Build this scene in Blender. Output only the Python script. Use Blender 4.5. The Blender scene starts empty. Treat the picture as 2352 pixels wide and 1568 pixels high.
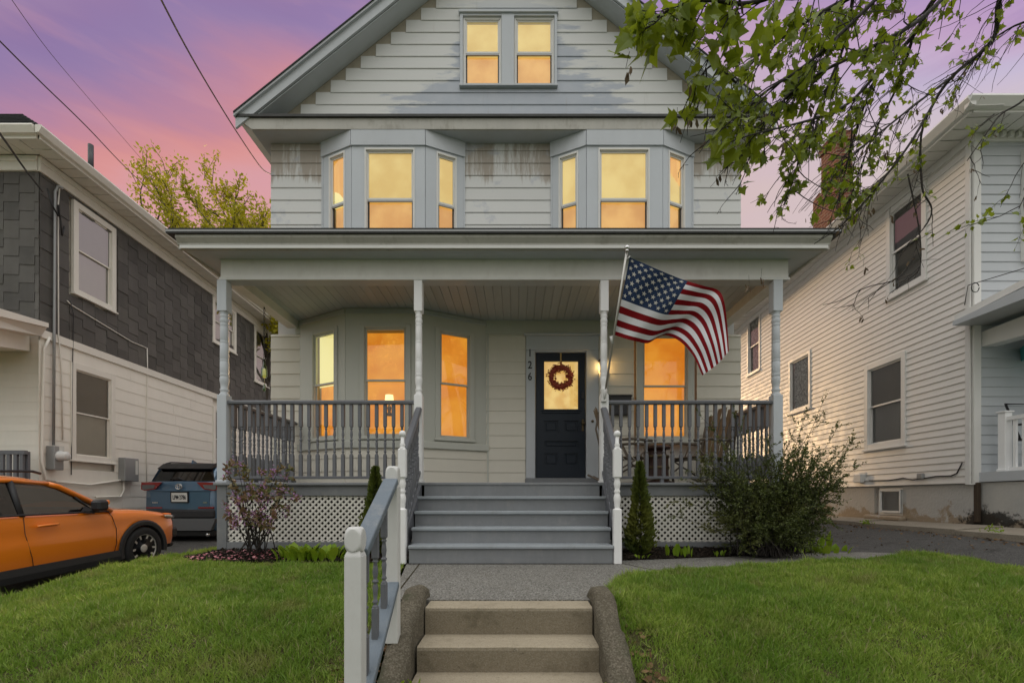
import bpy, bmesh, math, random
import numpy as np
from mathutils import Vector, Matrix, noise as mnoise
random.seed(7); rng = np.random.default_rng(11)
scn = bpy.context.scene
COL = scn.collection
R = math.radians

# ------------------------------------------------------------------ camera
F, U0, V0, EYE = 1045.2, 1187.3, 1140.2, 0.70     # focal length and principal point on a 2352 px wide picture
cam = bpy.data.cameras.new("camera"); camo = bpy.data.objects.new("camera", cam); COL.objects.link(camo)
cam.sensor_width = 36; cam.lens = F / 2352 * 36
cam.shift_x = (1176 - U0) / 2352; cam.shift_y = (V0 - 784) / 2352
cam.clip_start = 0.05; cam.clip_end = 2000
camo.location = (0, 0, EYE); camo.rotation_euler = (R(90), 0, 0)
scn.camera = camo

# ------------------------------------------------------------------ sky, sun, exposure
def srgb(r, g, b):
    f = lambda c: (c / 255 / 12.92) if c / 255 <= .04045 else ((c / 255 + .055) / 1.055) ** 2.4
    return (f(r), f(g), f(b))
EXPOSURE = 0.88
def sk(r, g, b): return tuple(q / 2 ** EXPOSURE for q in srgb(r, g, b))     # a sky colour as the picture shows it
world = bpy.data.worlds.new("World"); scn.world = world; world.use_nodes = True
def build_sky():
    nt = world.node_tree; N = nt.nodes; L = nt.links; N.clear()
    out = N.new("ShaderNodeOutputWorld"); bg = N.new("ShaderNodeBackground")
    tc = N.new("ShaderNodeTexCoord"); sep = N.new("ShaderNodeSeparateXYZ"); L.new(tc.outputs["Generated"], sep.inputs[0])
    def math_(op, a, b=None, clamp=False):
        m = N.new("ShaderNodeMath"); m.operation = op; m.use_clamp = clamp
        for i, v in enumerate((a, b)):
            if v is None: continue
            if isinstance(v, (int, float)): m.inputs[i].default_value = v
            else: L.new(v, m.inputs[i])
        return m.outputs[0]
    def mix(f, a, b):
        m = N.new("ShaderNodeMix"); m.data_type = 'RGBA'
        for s, v in ((m.inputs[0], f), (m.inputs[6], a), (m.inputs[7], b)):
            if isinstance(v, tuple): s.default_value = (*v, 1)
            elif isinstance(v, (int, float)): s.default_value = v
            else: L.new(v, s)
        return m.outputs[2]
    def ramp(fac, stops):
        r = N.new("ShaderNodeValToRGB"); e = r.color_ramp.elements
        r.color_ramp.interpolation = 'B_SPLINE'
        for i, (p, c) in enumerate(stops):
            el = e[i] if i < 2 else e.new(p)
            el.position = p; el.color = (*c, 1)
        L.new(fac, r.inputs[0]); return r.outputs[0]
    # drifting cloud streaks bend the colour bands
    mp = N.new("ShaderNodeMapping"); L.new(tc.outputs["Generated"], mp.inputs[0])
    mp.inputs["Scale"].default_value = (.9, 1.0, 5.0); mp.inputs["Rotation"].default_value = (0, R(-9), 0)
    nz = N.new("ShaderNodeTexNoise"); nz.inputs["Scale"].default_value = 2.3; nz.inputs["Detail"].default_value = 5
    nz.inputs["Roughness"].default_value = 0.52; L.new(mp.outputs[0], nz.inputs[0])
    nz2 = N.new("ShaderNodeTexNoise"); nz2.inputs["Scale"].default_value = 5.5; nz2.inputs["Detail"].default_value = 4
    L.new(mp.outputs[0], nz2.inputs[0])
    z = sep.outputs[2]
    # height of the cloud bands: they run straight across, parallel to the street
    t = math_('DIVIDE', z, math_('MAXIMUM', sep.outputs[1], 0.05)); t = math_('MULTIPLY', t, 0.5, True)
    zz = math_('ADD', t, math_('MULTIPLY', math_('SUBTRACT', nz.outputs[0], 0.5), 0.21))
    zz = math_('ADD', zz, math_('MULTIPLY', sep.outputs[0], -0.05))
    zz = math_('ADD', zz, -0.03)
    left = ramp(zz, [(0.0, sk(218, 172, 158)), (.26, sk(220, 158, 158)), (.335, sk(212, 160, 170)), (.37, sk(222, 150, 142)), (.41, sk(198, 138, 152)),
                     (.455, sk(172, 132, 164)), (.50, sk(142, 126, 172)), (.545, sk(150, 118, 162)), (.64, sk(165, 150, 180)), (.95, (1.0, .99, .98))])
    right = ramp(zz, [(0.0, sk(214, 198, 190)), (.27, sk(210, 196, 196)), (.35, sk(205, 190, 206)), (.40, sk(194, 186, 214)), (.45, sk(200, 168, 198)),
                      (.50, sk(178, 148, 194)), (.55, sk(150, 138, 194)), (.66, sk(165, 155, 190)), (.95, (1.0, .99, .98))])
    fx = math_('ADD', math_('MULTIPLY', sep.outputs[0], 1.1), 0.36, True)
    view = mix(fx, left, right)
    streak = math_('MULTIPLY', math_('SUBTRACT', nz2.outputs[0], 0.52, True), 1.6, True)
    view = mix(streak, view, mix(fx, sk(214, 158, 168), sk(210, 188, 204)))
    nz3 = N.new("ShaderNodeTexNoise"); nz3.inputs["Scale"].default_value = 3.0; nz3.inputs["Detail"].default_value = 6; nz3.inputs["Roughness"].default_value = .6
    mp3 = N.new("ShaderNodeMapping"); L.new(tc.outputs["Generated"], mp3.inputs[0]); mp3.inputs["Scale"].default_value = (.8, 1.0, 6.5); mp3.inputs["Rotation"].default_value = (0, R(-8), 0); mp3.inputs["Location"].default_value = (3.1, 1.7, .4)
    L.new(mp3.outputs[0], nz3.inputs[0])
    dk = math_('MULTIPLY', math_('SUBTRACT', nz3.outputs[0], 0.50, True), 1.8, True)
    dk = math_('MULTIPLY', dk, math_('MULTIPLY', math_('SUBTRACT', t, .40, True), 8.0, True))
    view = mix(dk, view, sk(132, 110, 160))
    back = ramp(z, [(0.0, (.34, .33, .31)), (.40, (.44, .43, .41)), (.70, (.72, .71, .69)), (1.0, (1.12, 1.11, 1.08))])
    fy = N.new("ShaderNodeMapRange"); fy.interpolation_type = 'SMOOTHSTEP'
    fy.inputs[1].default_value = 0.14; fy.inputs[2].default_value = 0.50; L.new(sep.outputs[1], fy.inputs[0])
    col = mix(fy.outputs[0], back, view)
    L.new(col, bg.inputs[0]); bg.inputs[1].default_value = SKY_STRENGTH
    L.new(bg.outputs[0], out.inputs[0])
SKY_STRENGTH = 1.0
build_sky()
sun = bpy.data.lights.new("sun", 'SUN'); suno = bpy.data.objects.new("sun", sun); COL.objects.link(suno)
sun.energy = 0.95; sun.angle = R(7); sun.color = (1.0, 0.66, 0.34)
suno.rotation_euler = Vector((0.30, -0.92, -0.21)).to_track_quat('-Z', 'Y').to_euler()
scn.view_settings.view_transform = 'Standard'; scn.view_settings.look = 'None'
scn.view_settings.exposure = EXPOSURE; scn.view_settings.gamma = 1.0
scn.cycles.use_denoising = True
scn.cycles.max_bounces = 8; scn.cycles.diffuse_bounces = 6; scn.cycles.transparent_max_bounces = 12
scn.cycles.sample_clamp_indirect = 4.0

# ------------------------------------------------------------------ materials
MATS = {}
class NT:
    def __init__(s, name):
        s.m = bpy.data.materials.new(name); s.m.use_nodes = True; s.t = s.m.node_tree; s.N = s.t.nodes; s.L = s.t.links
        s.N.clear(); s.out = s.N.new("ShaderNodeOutputMaterial")
    def n(s, typ, **kw):
        x = s.N.new("ShaderNode" + typ)
        for k, v in kw.items(): setattr(x, k, v)
        return x
    def set(s, sock, v):
        if hasattr(v, "is_linked"): s.L.new(v, sock)
        elif isinstance(v, tuple) and len(v) == 3 and sock.type == 'RGBA': sock.default_value = (*v, 1)
        else: sock.default_value = v
    def math(s, op, a, b=0.0, clamp=False):
        x = s.n("Math", operation=op); x.use_clamp = clamp; s.set(x.inputs[0], a); s.set(x.inputs[1], b); return x.outputs[0]
    def mix(s, f, a, b, mode='MIX'):
        x = s.n("Mix", data_type='RGBA', blend_type=mode); s.set(x.inputs[0], f); s.set(x.inputs[6], a); s.set(x.inputs[7], b); return x.outputs[2]
    def noise(s, scale, detail=3.0, rough=.5, vec=None, dist=0.0):
        x = s.n("TexNoise"); x.inputs["Scale"].default_value = scale; x.inputs["Detail"].default_value = detail
        x.inputs["Roughness"].default_value = rough; x.inputs["Distortion"].default_value = dist
        s.set(x.inputs[0], vec if vec is not None else s.pos()); return x.outputs[0]
    def pos(s):
        if not hasattr(s, "_g"): s._g = s.n("NewGeometry")
        return s._g.outputs["Position"]
    def map(s, vec, scale=(1, 1, 1), rot=(0, 0, 0), loc=(0, 0, 0)):
        x = s.n("Mapping"); s.set(x.inputs[0], vec); x.inputs["Scale"].default_value = scale; x.inputs["Rotation"].default_value = rot
        x.inputs["Location"].default_value = loc; return x.outputs[0]
    def ramp(s, f, stops):
        x = s.n("ValToRGB"); e = x.color_ramp.elements
        for i, (p, c) in enumerate(stops):
            el = e[i] if i < 2 else e.new(p)
            el.position = p; el.color = (c, c, c, 1) if isinstance(c, (int, float)) else (*c, 1)
        s.set(x.inputs[0], f); return x.outputs[0]
    def mr(s, f, a, b, c=0.0, d=1.0, smooth=True):
        x = s.n("MapRange"); x.interpolation_type = 'SMOOTHSTEP' if smooth else 'LINEAR'
        s.set(x.inputs[0], f)
        for i, v in enumerate((a, b, c, d)): x.inputs[1 + i].default_value = v
        return x.outputs[0]
    def rnd(s): return s.n("ObjectInfo").outputs["Random"]
    def bump(s, h, strength=.3, dist=.01, prev=None):
        x = s.n("Bump"); x.inputs["Strength"].default_value = strength; x.inputs["Distance"].default_value = dist
        s.set(x.inputs["Height"], h)
        if prev is not None: s.L.new(prev, x.inputs["Normal"])
        return x.outputs[0]
    def principled(s, col, rough=.6, metal=0.0, normal=None, spec=.5, coat=0.0, emis=None, estr=0.0, sub=0.0):
        x = s.n("BsdfPrincipled"); s.set(x.inputs["Base Color"], col); s.set(x.inputs["Roughness"], rough)
        x.inputs["Metallic"].default_value = metal; x.inputs["Specular IOR Level"].default_value = spec
        x.inputs["Coat Weight"].default_value = coat; x.inputs["Coat Roughness"].default_value = .06
        if normal is not None: s.L.new(normal, x.inputs["Normal"])
        if emis is not None: s.set(x.inputs["Emission Color"], emis); x.inputs["Emission Strength"].default_value = estr
        return x
    def done(s, shader):
        s.L.new(shader.outputs[0] if hasattr(shader, "outputs") else shader, s.out.inputs[0]); MATS[s.m.name] = s.m; return s.m

def paint(name, col, rough=.55, var=.10, scale=1.6, bump=.15, bscale=60, piece=.05, dirt=.0, dirtcol=(.10, .085, .06), streak=True, spec=.35, grain=None):
    """weathered paint: blotchy tone, vertical streaks, thin grime, a little relief"""
    t = NT(name); p = t.pos()
    n1 = t.noise(scale, 4, .55); n2 = t.noise(scale * 9, 3, .6)
    v = t.math('ADD', t.math('MULTIPLY', t.math('SUBTRACT', n1, .5), var * 2.4), t.math('MULTIPLY', t.math('SUBTRACT', n2, .5), var))
    v = t.math('ADD', v, t.math('MULTIPLY', t.math('SUBTRACT', t.rnd(), .5), piece * 2))
    if streak:
        ns = t.noise(1.0, 4, .6, t.map(p, (7, 7, .45)))
        v = t.math('ADD', v, t.math('MULTIPLY', t.math('SUBTRACT', ns, .5), var * 1.5))
    c = t.mix(1.0, col, t.mix(t.math('ADD', v, .5, True), (.5, .5, .5), (1.5, 1.5, 1.5)), 'MULTIPLY')
    if dirt > 0:
        nd = t.noise(scale * 1.7, 6, .65); nf = t.noise(scale * 14, 3, .6, t.map(p, (1, 1, .3)))
        f = t.mr(t.math('ADD', t.math('MULTIPLY', nd, .7), t.math('MULTIPLY', nf, .3)), .48, .72, 0, dirt)
        c = t.mix(f, c, dirtcol)
    h = t.noise(bscale, 4, .6, t.map(p, grain) if grain else None)
    nb = t.bump(h, bump, .004)
    h2 = t.noise(2.2, 2, .5); nb = t.bump(h2, .12, .02, nb)
    rr = t.mr(n2, .3, .7, rough - .08, rough + .1)
    return t.done(t.principled(c, rr, normal=nb, spec=spec))

def plain(name, col, rough=.5, metal=0.0, coat=0.0, spec=.5, var=.05, scale=8):
    t = NT(name); n = t.noise(scale, 3)
    c = t.mix(1.0, col, t.mix(t.math('ADD', t.math('MULTIPLY', t.math('SUBTRACT', n, .5), var * 3), .5, True), (.5, .5, .5), (1.5, 1.5, 1.5)), 'MULTIPLY')
    return t.done(t.principled(c, t.mr(n, .3, .7, max(.03, rough - .05), rough + .05), metal, spec=spec, coat=coat))

def leafmat(name, c1, c2, c3=None, rough=.5, trans=.35):
    t = NT(name); a = t.n("Attribute", attribute_name="rnd")
    f = t.math('FRACT', t.math('ADD', a.outputs["Fac"], t.math('MULTIPLY', t.rnd(), .618)))
    c = t.mix(f, c1, c2)
    if c3: c = t.mix(t.mr(t.noise(1.3, 3), .45, .65), c, c3)
    b = t.principled(c, rough, spec=.3); tr = t.n("BsdfTranslucent"); t.set(tr.inputs[0], t.mix(.5, c, (.30, .34, .02)) if c1[1] > c1[0] else c)
    mx = t.n("MixShader"); mx.inputs[0].default_value = trans; t.L.new(b.outputs[0], mx.inputs[1]); t.L.new(tr.outputs[0], mx.inputs[2])
    return t.done(mx)

# ------------------------------------------------------------------ mesh helpers
def P(u, v, d):
    """where a picture point at distance d stands in the street"""
    return Vector(((u - U0) / F * d, d, EYE + (V0 - v) / F * d))
def X(u, d): return (u - U0) / F * d
def Z(v, d): return EYE + (V0 - v) / F * d

class MB:
    def __init__(s, T=None): s.v = []; s.f = []; s.mi = []; s.sm = []; s.T = T
    def add(s, vs, fs, mi=0, smooth=False):
        b = len(s.v); T = s.T
        s.v += [tuple(T @ Vector(q)) if T else tuple(q) for q in vs]
        for f in fs: s.f.append([b + i for i in f]); s.mi.append(mi); s.sm.append(smooth)
        return s
    def box(s, x0, x1, y0, y1, z0, z1, mi=0, bev=0.0):
        if x0 > x1: x0, x1 = x1, x0
        if y0 > y1: y0, y1 = y1, y0
        if z0 > z1: z0, z1 = z1, z0
        if bev <= 0:
            return s.add([(x0, y0, z0), (x1, y0, z0), (x1, y1, z0), (x0, y1, z0), (x0, y0, z1), (x1, y0, z1), (x1, y1, z1), (x0, y1, z1)],
                         [(0, 3, 2, 1), (4, 5, 6, 7), (0, 1, 5, 4), (1, 2, 6, 5), (2, 3, 7, 6), (3, 0, 4, 7)], mi)
        b = bev; vs = []; xs = (x0, x1); ys = (y0, y1); zs = (z0, z1)
        def vid(i, j, k, a): return ((i * 2 + j) * 2 + k) * 3 + a
        for i in (0, 1):
            for j in (0, 1):
                for k in (0, 1):
                    x, y, z = xs[i], ys[j], zs[k]; ix = x + (b if i == 0 else -b); iy = y + (b if j == 0 else -b); iz = z + (b if k == 0 else -b)
                    vs += [(x, iy, iz), (ix, y, iz), (ix, iy, z)]
        fs = []
        for a in range(3):
            o = [q for q in range(3) if q != a]
            for side in (0, 1):
                idx = []
                for (p, q) in ((0, 0), (1, 0), (1, 1), (0, 1)):
                    ijk = [0, 0, 0]; ijk[a] = side; ijk[o[0]] = p; ijk[o[1]] = q
                    idx.append(vid(*ijk, a))
                flip = (side == 0) ^ (a == 1)
                fs.append(idx[::-1] if flip else idx)
        for a in range(3):
            o = [q for q in range(3) if q != a]
            for p in (0, 1):
                for q in (0, 1):
                    e = []
                    for side in (0, 1):
                        ijk = [0, 0, 0]; ijk[a] = side; ijk[o[0]] = p; ijk[o[1]] = q
                        e.append((vid(*ijk, o[0]), vid(*ijk, o[1])))
                    fs.append([e[0][0], e[1][0], e[1][1], e[0][1]])
        for i in (0, 1):
            for j in (0, 1):
                for k in (0, 1): fs.append([vid(i, j, k, 0), vid(i, j, k, 1), vid(i, j, k, 2)])
        return s.add(vs, fs, mi)
    def prism(s, poly, axis, a0, a1, mi=0):
        """poly: 2D points; axis 'x','y','z' is the extrusion axis"""
        def p3(p, a): return {'x': (a, p[0], p[1]), 'y': (p[0], a, p[1]), 'z': (p[0], p[1], a)}[axis]
        n = len(poly)
        return s.add([p3(p, a0) for p in poly] + [p3(p, a1) for p in poly],
                     [tuple(range(n))[::-1], tuple(range(n, 2 * n))] + [(i, (i + 1) % n, n + (i + 1) % n, n + i) for i in range(n)], mi)
    def lathe(s, prof, cx, cy, seg=12, mi=0, axis='z', caps=True):
        """prof: list (r,z)"""
        vs = []; fs = []
        for r, z in prof:
            for k in range(seg):
                a = 2 * math.pi * k / seg
                q = (r * math.cos(a), r * math.sin(a))
                vs.append({'z': (cx + q[0], cy + q[1], z), 'y': (cx + q[0], z, cy + q[1]), 'x': (z, cx + q[0], cy + q[1])}[axis])
        for i in range(len(prof) - 1):
            for k in range(seg):
                a, b = i * seg + k, i * seg + (k + 1) % seg
                fs.append((a, b, b + seg, a + seg))
        if caps: fs += [tuple(range(seg))[::-1], tuple(range((len(prof) - 1) * seg, len(prof) * seg))]
        return s.add(vs, fs, mi, True)
    def tube(s, pts, rad, seg=6, mi=0, cap=True):
        pts = [Vector(p) for p in pts]; n = len(pts)
        if not hasattr(rad, '__len__'): rad = [rad] * n
        vs = []; fs = []; up = None
        for i, p in enumerate(pts):
            t = (pts[min(i + 1, n - 1)] - pts[max(i - 1, 0)])
            t = t.normalized() if t.length > 1e-9 else Vector((0, 0, 1))
            if up is None:
                up = Vector((0, 0, 1)) if abs(t.z) < .9 else Vector((1, 0, 0))
            a = t.cross(up); a = a.normalized() if a.length > 1e-6 else t.orthogonal().normalized()
            b = a.cross(t).normalized(); up = b
            for k in range(seg):
                w = 2 * math.pi * k / seg
                vs.append(p + (a * math.cos(w) + b * math.sin(w)) * rad[i])
        for i in range(n - 1):
            for k in range(seg):
                q, r = i * seg + k, i * seg + (k + 1) % seg
                fs.append((q, r, r + seg, q + seg))
        if cap: fs += [tuple(range(seg))[::-1], tuple(range((n - 1) * seg, n * seg))]
        return s.add(vs, fs, mi, True)
    def mesh(s, name):
        me = bpy.data.meshes.new(name); me.from_pydata([tuple(v) for v in s.v], [], s.f)
        me.polygons.foreach_set("material_index", s.mi); me.polygons.foreach_set("use_smooth", s.sm)
        me.update(); return me

WM = {}
def link(o, parent=None, local=None):
    """local: the object's own matrix in the street (identity when its mesh is in street coordinates)"""
    COL.objects.link(o); M = local if local is not None else Matrix.Identity(4)
    if parent is not None:
        o.parent = parent; o.matrix_parent_inverse = WM[parent.name].inverted()
    o.matrix_basis = M; WM[o.name] = M.copy(); return o
def tag(o, label=None, cat=None, group=None, kind=None):
    for k, v in (("label", label), ("category", cat), ("group", group), ("kind", kind)):
        if v: o[k] = v
    return o
def thing(name, loc, label, cat, group=None):
    o = bpy.data.objects.new(name, None); o.empty_display_size = .2
    link(o, None, Matrix.Translation(Vector(loc))); return tag(o, label, cat, group)
def obj(name, mb, mats, parent=None, M=None, smooth_angle=None, **tags):
    me = mb.mesh(name) if isinstance(mb, MB) else mb
    if not me.materials:
        for m in (mats if isinstance(mats, (list, tuple)) else [mats]): me.materials.append(MATS[m] if isinstance(m, str) else m)
    o = bpy.data.objects.new(name, me); link(o, parent, M)
    return tag(o, **tags)
def structure(name, mb, mats, parent=None):
    return obj(name, mb, mats, parent, kind='structure')

def frame2(A, B):
    """street frame along a wall from A to B (plan points, seen from outside A is on the left): x along, y outwards is -y"""
    A = Vector((A[0], A[1])); B = Vector((B[0], B[1])); e = (B - A).normalized(); n = Vector((e.y, -e.x))   # n points outwards (towards the viewer)
    M = Matrix(((e.x, -n.x, 0, A.x), (e.y, -n.y, 0, A.y), (0, 0, 1, 0), (0, 0, 0, 1)))
    return M, (B - A).length

def scatter(name, tv, tf, pos, rot, sc, mats, parent=None, rnd=None, **tags):
    """many small faces as one mesh. tv (n,3), tf (m,k); pos (N,3); rot (N,3,3); sc (N,)"""
    tv = np.asarray(tv, float); tf = np.asarray(tf, int); N = len(pos); n = len(tv); m, k = tf.shape
    sc = np.asarray(sc, float); sc = sc[:, None, None] if sc.ndim == 1 else sc[:, None, :]
    V = np.einsum('nij,nkj->nki', rot, tv[None] * sc) + np.asarray(pos)[:, None, :]
    Fc = (tf[None] + (np.arange(N) * n)[:, None, None]).reshape(-1)
    me = bpy.data.meshes.new(name); me.vertices.add(N * n); me.vertices.foreach_set("co", V.reshape(-1).astype(np.float32))
    me.loops.add(len(Fc)); me.loops.foreach_set("vertex_index", Fc.astype(np.int32))
    me.polygons.add(N * m); me.polygons.foreach_set("loop_start", (np.arange(N * m) * k).astype(np.int32))
    me.update(calc_edges=True); me.validate()
    a = me.attributes.new("rnd", 'FLOAT', 'POINT'); r = rng.random(N) if rnd is None else rnd
    a.data.foreach_set("value", np.repeat(r, n).astype(np.float32))
    return obj(name, me, mats, parent, **tags)
def rots(dirs, roll=None, ups=None):
    """matrices whose +y follows dirs (N,3); random roll about it"""
    d = np.asarray(dirs, float); d = d / np.linalg.norm(d, axis=1, keepdims=True); N = len(d)
    r = rng.normal(size=(N, 3)) if ups is None else np.asarray(ups, float)
    x = np.cross(d, r); x /= np.maximum(np.linalg.norm(x, axis=1, keepdims=True), 1e-9); z = np.cross(x, d)
    return np.stack([x, d, z], axis=2)
# ------------------------------------------------------------------ material library
paint("siding_cream", (.64, .65, .645), .55, .07, .8, .10, 45, .035, dirt=.10, dirtcol=(.30, .27, .21))
paint("siding_porch", (.70, .67, .585), .55, .05, .8, .08, 45, .03, dirt=.06, dirtcol=(.33, .29, .21))
def weathered_siding():
    t = NT("siding_gable"); p = t.pos()
    base = t.mix(t.noise(1.1, 4), (.60, .61, .60), (.66, .67, .66))
    base = t.mix(t.math('MULTIPLY', t.math('SUBTRACT', t.rnd(), .5), .5, True), base, (.50, .50, .47))
    # blue-grey patches where the newer coat has worn through, widest along the lower middle courses
    sx = t.n("SeparateXYZ"); t.L.new(p, sx.inputs[0])
    dx = t.math('ABSOLUTE', t.math('ADD', sx.outputs[0], .15)); zz = sx.outputs[2]
    reach = t.mr(zz, 6.4, 8.4, 2.55, .75, False)
    inside = t.math('MULTIPLY', t.math('SUBTRACT', reach, dx), .55)
    pn = t.noise(1.0, 5, .6, t.map(p, (1.1, 1, 5.2)))
    f = t.mr(t.math('ADD', inside, t.math('MULTIPLY', t.math('SUBTRACT', pn, .5), 1.9)), .02, .20)
    f = t.math('MULTIPLY', f, t.mr(zz, 8.3, 8.9, .9, .15))
    c = t.mix(f, base, t.mix(t.noise(6, 3), (.34, .385, .46), (.44, .47, .52)))
    # brown run marks
    rs = t.noise(1.0, 5, .65, t.map(p, (9, 9, .8)))
    c = t.mix(t.mr(rs, .60, .80, 0, .35), c, (.27, .22, .15))
    nb = t.bump(t.noise(50, 3), .1, .004)
    return t.done(t.principled(c, .55, normal=nb, spec=.35))
weathered_siding()
def stained_siding():
    t = NT("siding_stained"); p = t.pos(); sx = t.n("SeparateXYZ"); t.L.new(p, sx.inputs[0])
    base = t.mix(t.noise(1.3, 4), (.61, .62, .61), (.67, .68, .67))
    base = t.mix(t.math('MULTIPLY', t.math('SUBTRACT', t.rnd(), .5), .4, True), base, (.52, .52, .5))
    blk = t.noise(1.0, 4, .6, t.map(p, (2.0, 2, .3))); runs = t.noise(1.0, 6, .75, t.map(p, (16, 16, .9)))
    zr = sx.outputs[2]
    band = t.mr(zr, 5.35, 6.05, 0, 1)                       # grime that the gutter line lets down
    f = t.mr(t.math('ADD', t.math('ADD', t.math('MULTIPLY', blk, .8), t.math('MULTIPLY', runs, .7)), t.math('MULTIPLY', band, .55)), 1.12, 1.30, 0, .75)
    c = t.mix(f, base, (.28, .225, .165))
    bl = t.noise(3.2, 4, .6); c = t.mix(t.mr(bl, .60, .70, 0, .55), c, (.43, .46, .52))
    return t.done(t.principled(c, .55, normal=t.bump(t.noise(50, 3), .1, .004), spec=.35))
stained_siding()
paint("trim_grey", (.52, .555, .59), .5, .06, 1.0, .12, 60, .03, dirt=.10, dirtcol=(.30, .28, .24))
paint("trim_cool", (.50, .53, .56), .5, .06, 1.0, .12, 60, .03, dirt=.12, dirtcol=(.30, .27, .22))
paint("trim_sage", (.54, .55, .50), .5, .05, 1.0, .10, 60, .03)
paint("trim_white", (.70, .70, .68), .5, .06, 1.2, .15, 60, .03, dirt=.10, dirtcol=(.33, .29, .22))
paint("beam_white", (.74, .73, .70), .55, .09, 1.1, .2, 45, .03, dirt=.22, dirtcol=(.34, .30, .23))
paint("fascia_worn", (.47, .46, .42), .6, .12, 1.4, .25, 40, .04, dirt=.55, dirtcol=(.20, .18, .14))
paint("ceiling_grey", (.43, .46, .475), .5, .06, 1.2, .1, 60, .05)
paint("rail_dark", (.125, .13, .145), .42, .12, 3.0, .12, 60, .05, spec=.5)
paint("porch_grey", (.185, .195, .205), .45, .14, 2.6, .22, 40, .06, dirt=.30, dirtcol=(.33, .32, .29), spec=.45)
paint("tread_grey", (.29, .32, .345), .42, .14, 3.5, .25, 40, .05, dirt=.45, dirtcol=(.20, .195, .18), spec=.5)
paint("post_white", (.80, .80, .80), .42, .04, 2.0, .15, 40, .02, dirt=.06, dirtcol=(.45, .40, .30))
paint("post_worn", (.60, .60, .585), .5, .07, 2.5, .5, 16, .02, dirt=.22, dirtcol=(.36, .33, .27), grain=(3, 3, .5))
paint("rail_worn", (.135, .165, .195), .55, .16, 3.0, .6, 30, .03, dirt=.25, dirtcol=(.42, .40, .36), grain=(4, .6, 4))
paint("lattice_white", (.70, .68, .62), .5, .06, 3.0, .1, 60, .05, dirt=.10, dirtcol=(.36, .31, .22))
paint("backing_tan", (.36, .325, .26), .7, .15, 3.0, .2, 40, .0, dirt=.3, dirtcol=(.13, .10, .07))
paint("door_navy", (.010, .017, .028), .40, .12, 3.0, .05, 60, .0, streak=False, spec=.3)
plain("roof_edge", (.035, .036, .034), .6)
paint("shingle_roof", (.055, .055, .058), .85, .25, 6.0, .6, 90, .1, streak=False)
paint("shingle_brown", (.088, .083, .076), .66, .26, 1.5, .45, 55, .22, dirt=.35, dirtcol=(.098, .098, .070), streak=True, grain=(3, 3, 1))
paint("neighbour_cream", (.78, .745, .67), .6, .06, .8, .14, 40, .03, dirt=.08, dirtcol=(.34, .30, .22))
paint("neighbour_trim", (.76, .73, .66), .55, .06, 1.2, .12, 50, .03, dirt=.12, dirtcol=(.36, .32, .25))
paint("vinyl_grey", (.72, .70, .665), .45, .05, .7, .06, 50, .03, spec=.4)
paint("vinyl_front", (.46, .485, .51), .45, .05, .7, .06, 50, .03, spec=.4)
paint("vinyl_trim", (.68, .675, .65), .45, .05, 1.0, .06, 60, .02)
def foundation():
    t = NT("foundation"); p = t.pos(); sx = t.n("SeparateXYZ"); t.L.new(p, sx.inputs[0]); z = sx.outputs[2]
    c = t.mix(t.noise(2.2, 5, .6), (.34, .345, .345), (.50, .48, .44))
    n = t.noise(3.5, 7, .68); low = t.mr(z, .22, .62, .34, 0.0, False)
    c = t.mix(t.mr(t.math('ADD', n, low), .60, .72, 0, .8), c, (.27, .20, .12))
    c = t.mix(t.mr(t.noise(5.5, 6, .7), .60, .70, 0, .55), c, (.50, .45, .34))
    # near-black patch at the corner, densest low down
    dy = t.math('ABSOLUTE', t.math('SUBTRACT', sx.outputs[1], 6.28)); spot = t.math('SUBTRACT', .62, t.math('ADD', dy, t.math('MULTIPLY', t.math('MAXIMUM', t.math('SUBTRACT', z, .40), 0), 2.2)))
    f = t.mr(t.math('ADD', spot, t.math('MULTIPLY', t.math('SUBTRACT', t.noise(9, 6, .7), .5), 1.5)), .18, .42, 0, .92)
    c = t.mix(f, c, (.022, .020, .018))
    return t.done(t.principled(c, .85, normal=t.bump(t.noise(25, 6, .65), .7, .012), spec=.2))
foundation()
def concrete(name, c1, c2, agg, aggcol, bs=90, stain=(.10, .085, .06), st=.35, bump=.5):
    t = NT(name); c = t.mix(t.noise(1.8, 5, .6), c1, c2)
    vo = t.n("TexVoronoi"); vo.inputs["Scale"].default_value = bs; t.set(vo.inputs[0], t.pos())
    sp = t.n("SeparateColor"); t.L.new(vo.outputs["Color"], sp.inputs[0])
    c = t.mix(t.mr(sp.outputs[0], .3, 1.0, 0, agg), c, aggcol); c = t.mix(t.mr(sp.outputs[1], .55, 1.0, 0, agg), c, tuple(q * .35 for q in c1))
    c = t.mix(t.mr(t.noise(4.5, 6, .7), .52, .72, 0, st), c, stain)
    c = t.mix(t.mr(t.noise(38, 3, .6), .66, .72, 0, .5), c, tuple(q * .25 for q in c1))
    nb = t.bump(t.noise(bs * 1.1, 4, .65), bump, .006); nb = t.bump(t.noise(6, 4), .35, .02, nb)
    return t.done(t.principled(c, .88, normal=nb, spec=.2))
concrete("walk_concrete", (.122, .117, .104), (.18, .172, .15), .75, (.34, .33, .31), 110, st=.25)
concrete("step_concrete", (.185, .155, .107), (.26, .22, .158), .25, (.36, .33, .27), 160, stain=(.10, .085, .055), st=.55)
concrete("step_concrete_lit", (.29, .245, .175), (.39, .335, .245), .25, (.42, .38, .31), 160, stain=(.19, .16, .11), st=.45)  # lighter copy of the step colour: light on the tops painted in
concrete("curb_concrete", (.062, .054, .038), (.135, .116, .083), .35, (.27, .24, .19), 120, stain=(.05, .055, .03), st=.75, bump=.9)
concrete("strip_concrete", (.24, .21, .165), (.33, .29, .23), .3, (.36, .34, .3), 120, st=.3)
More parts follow.
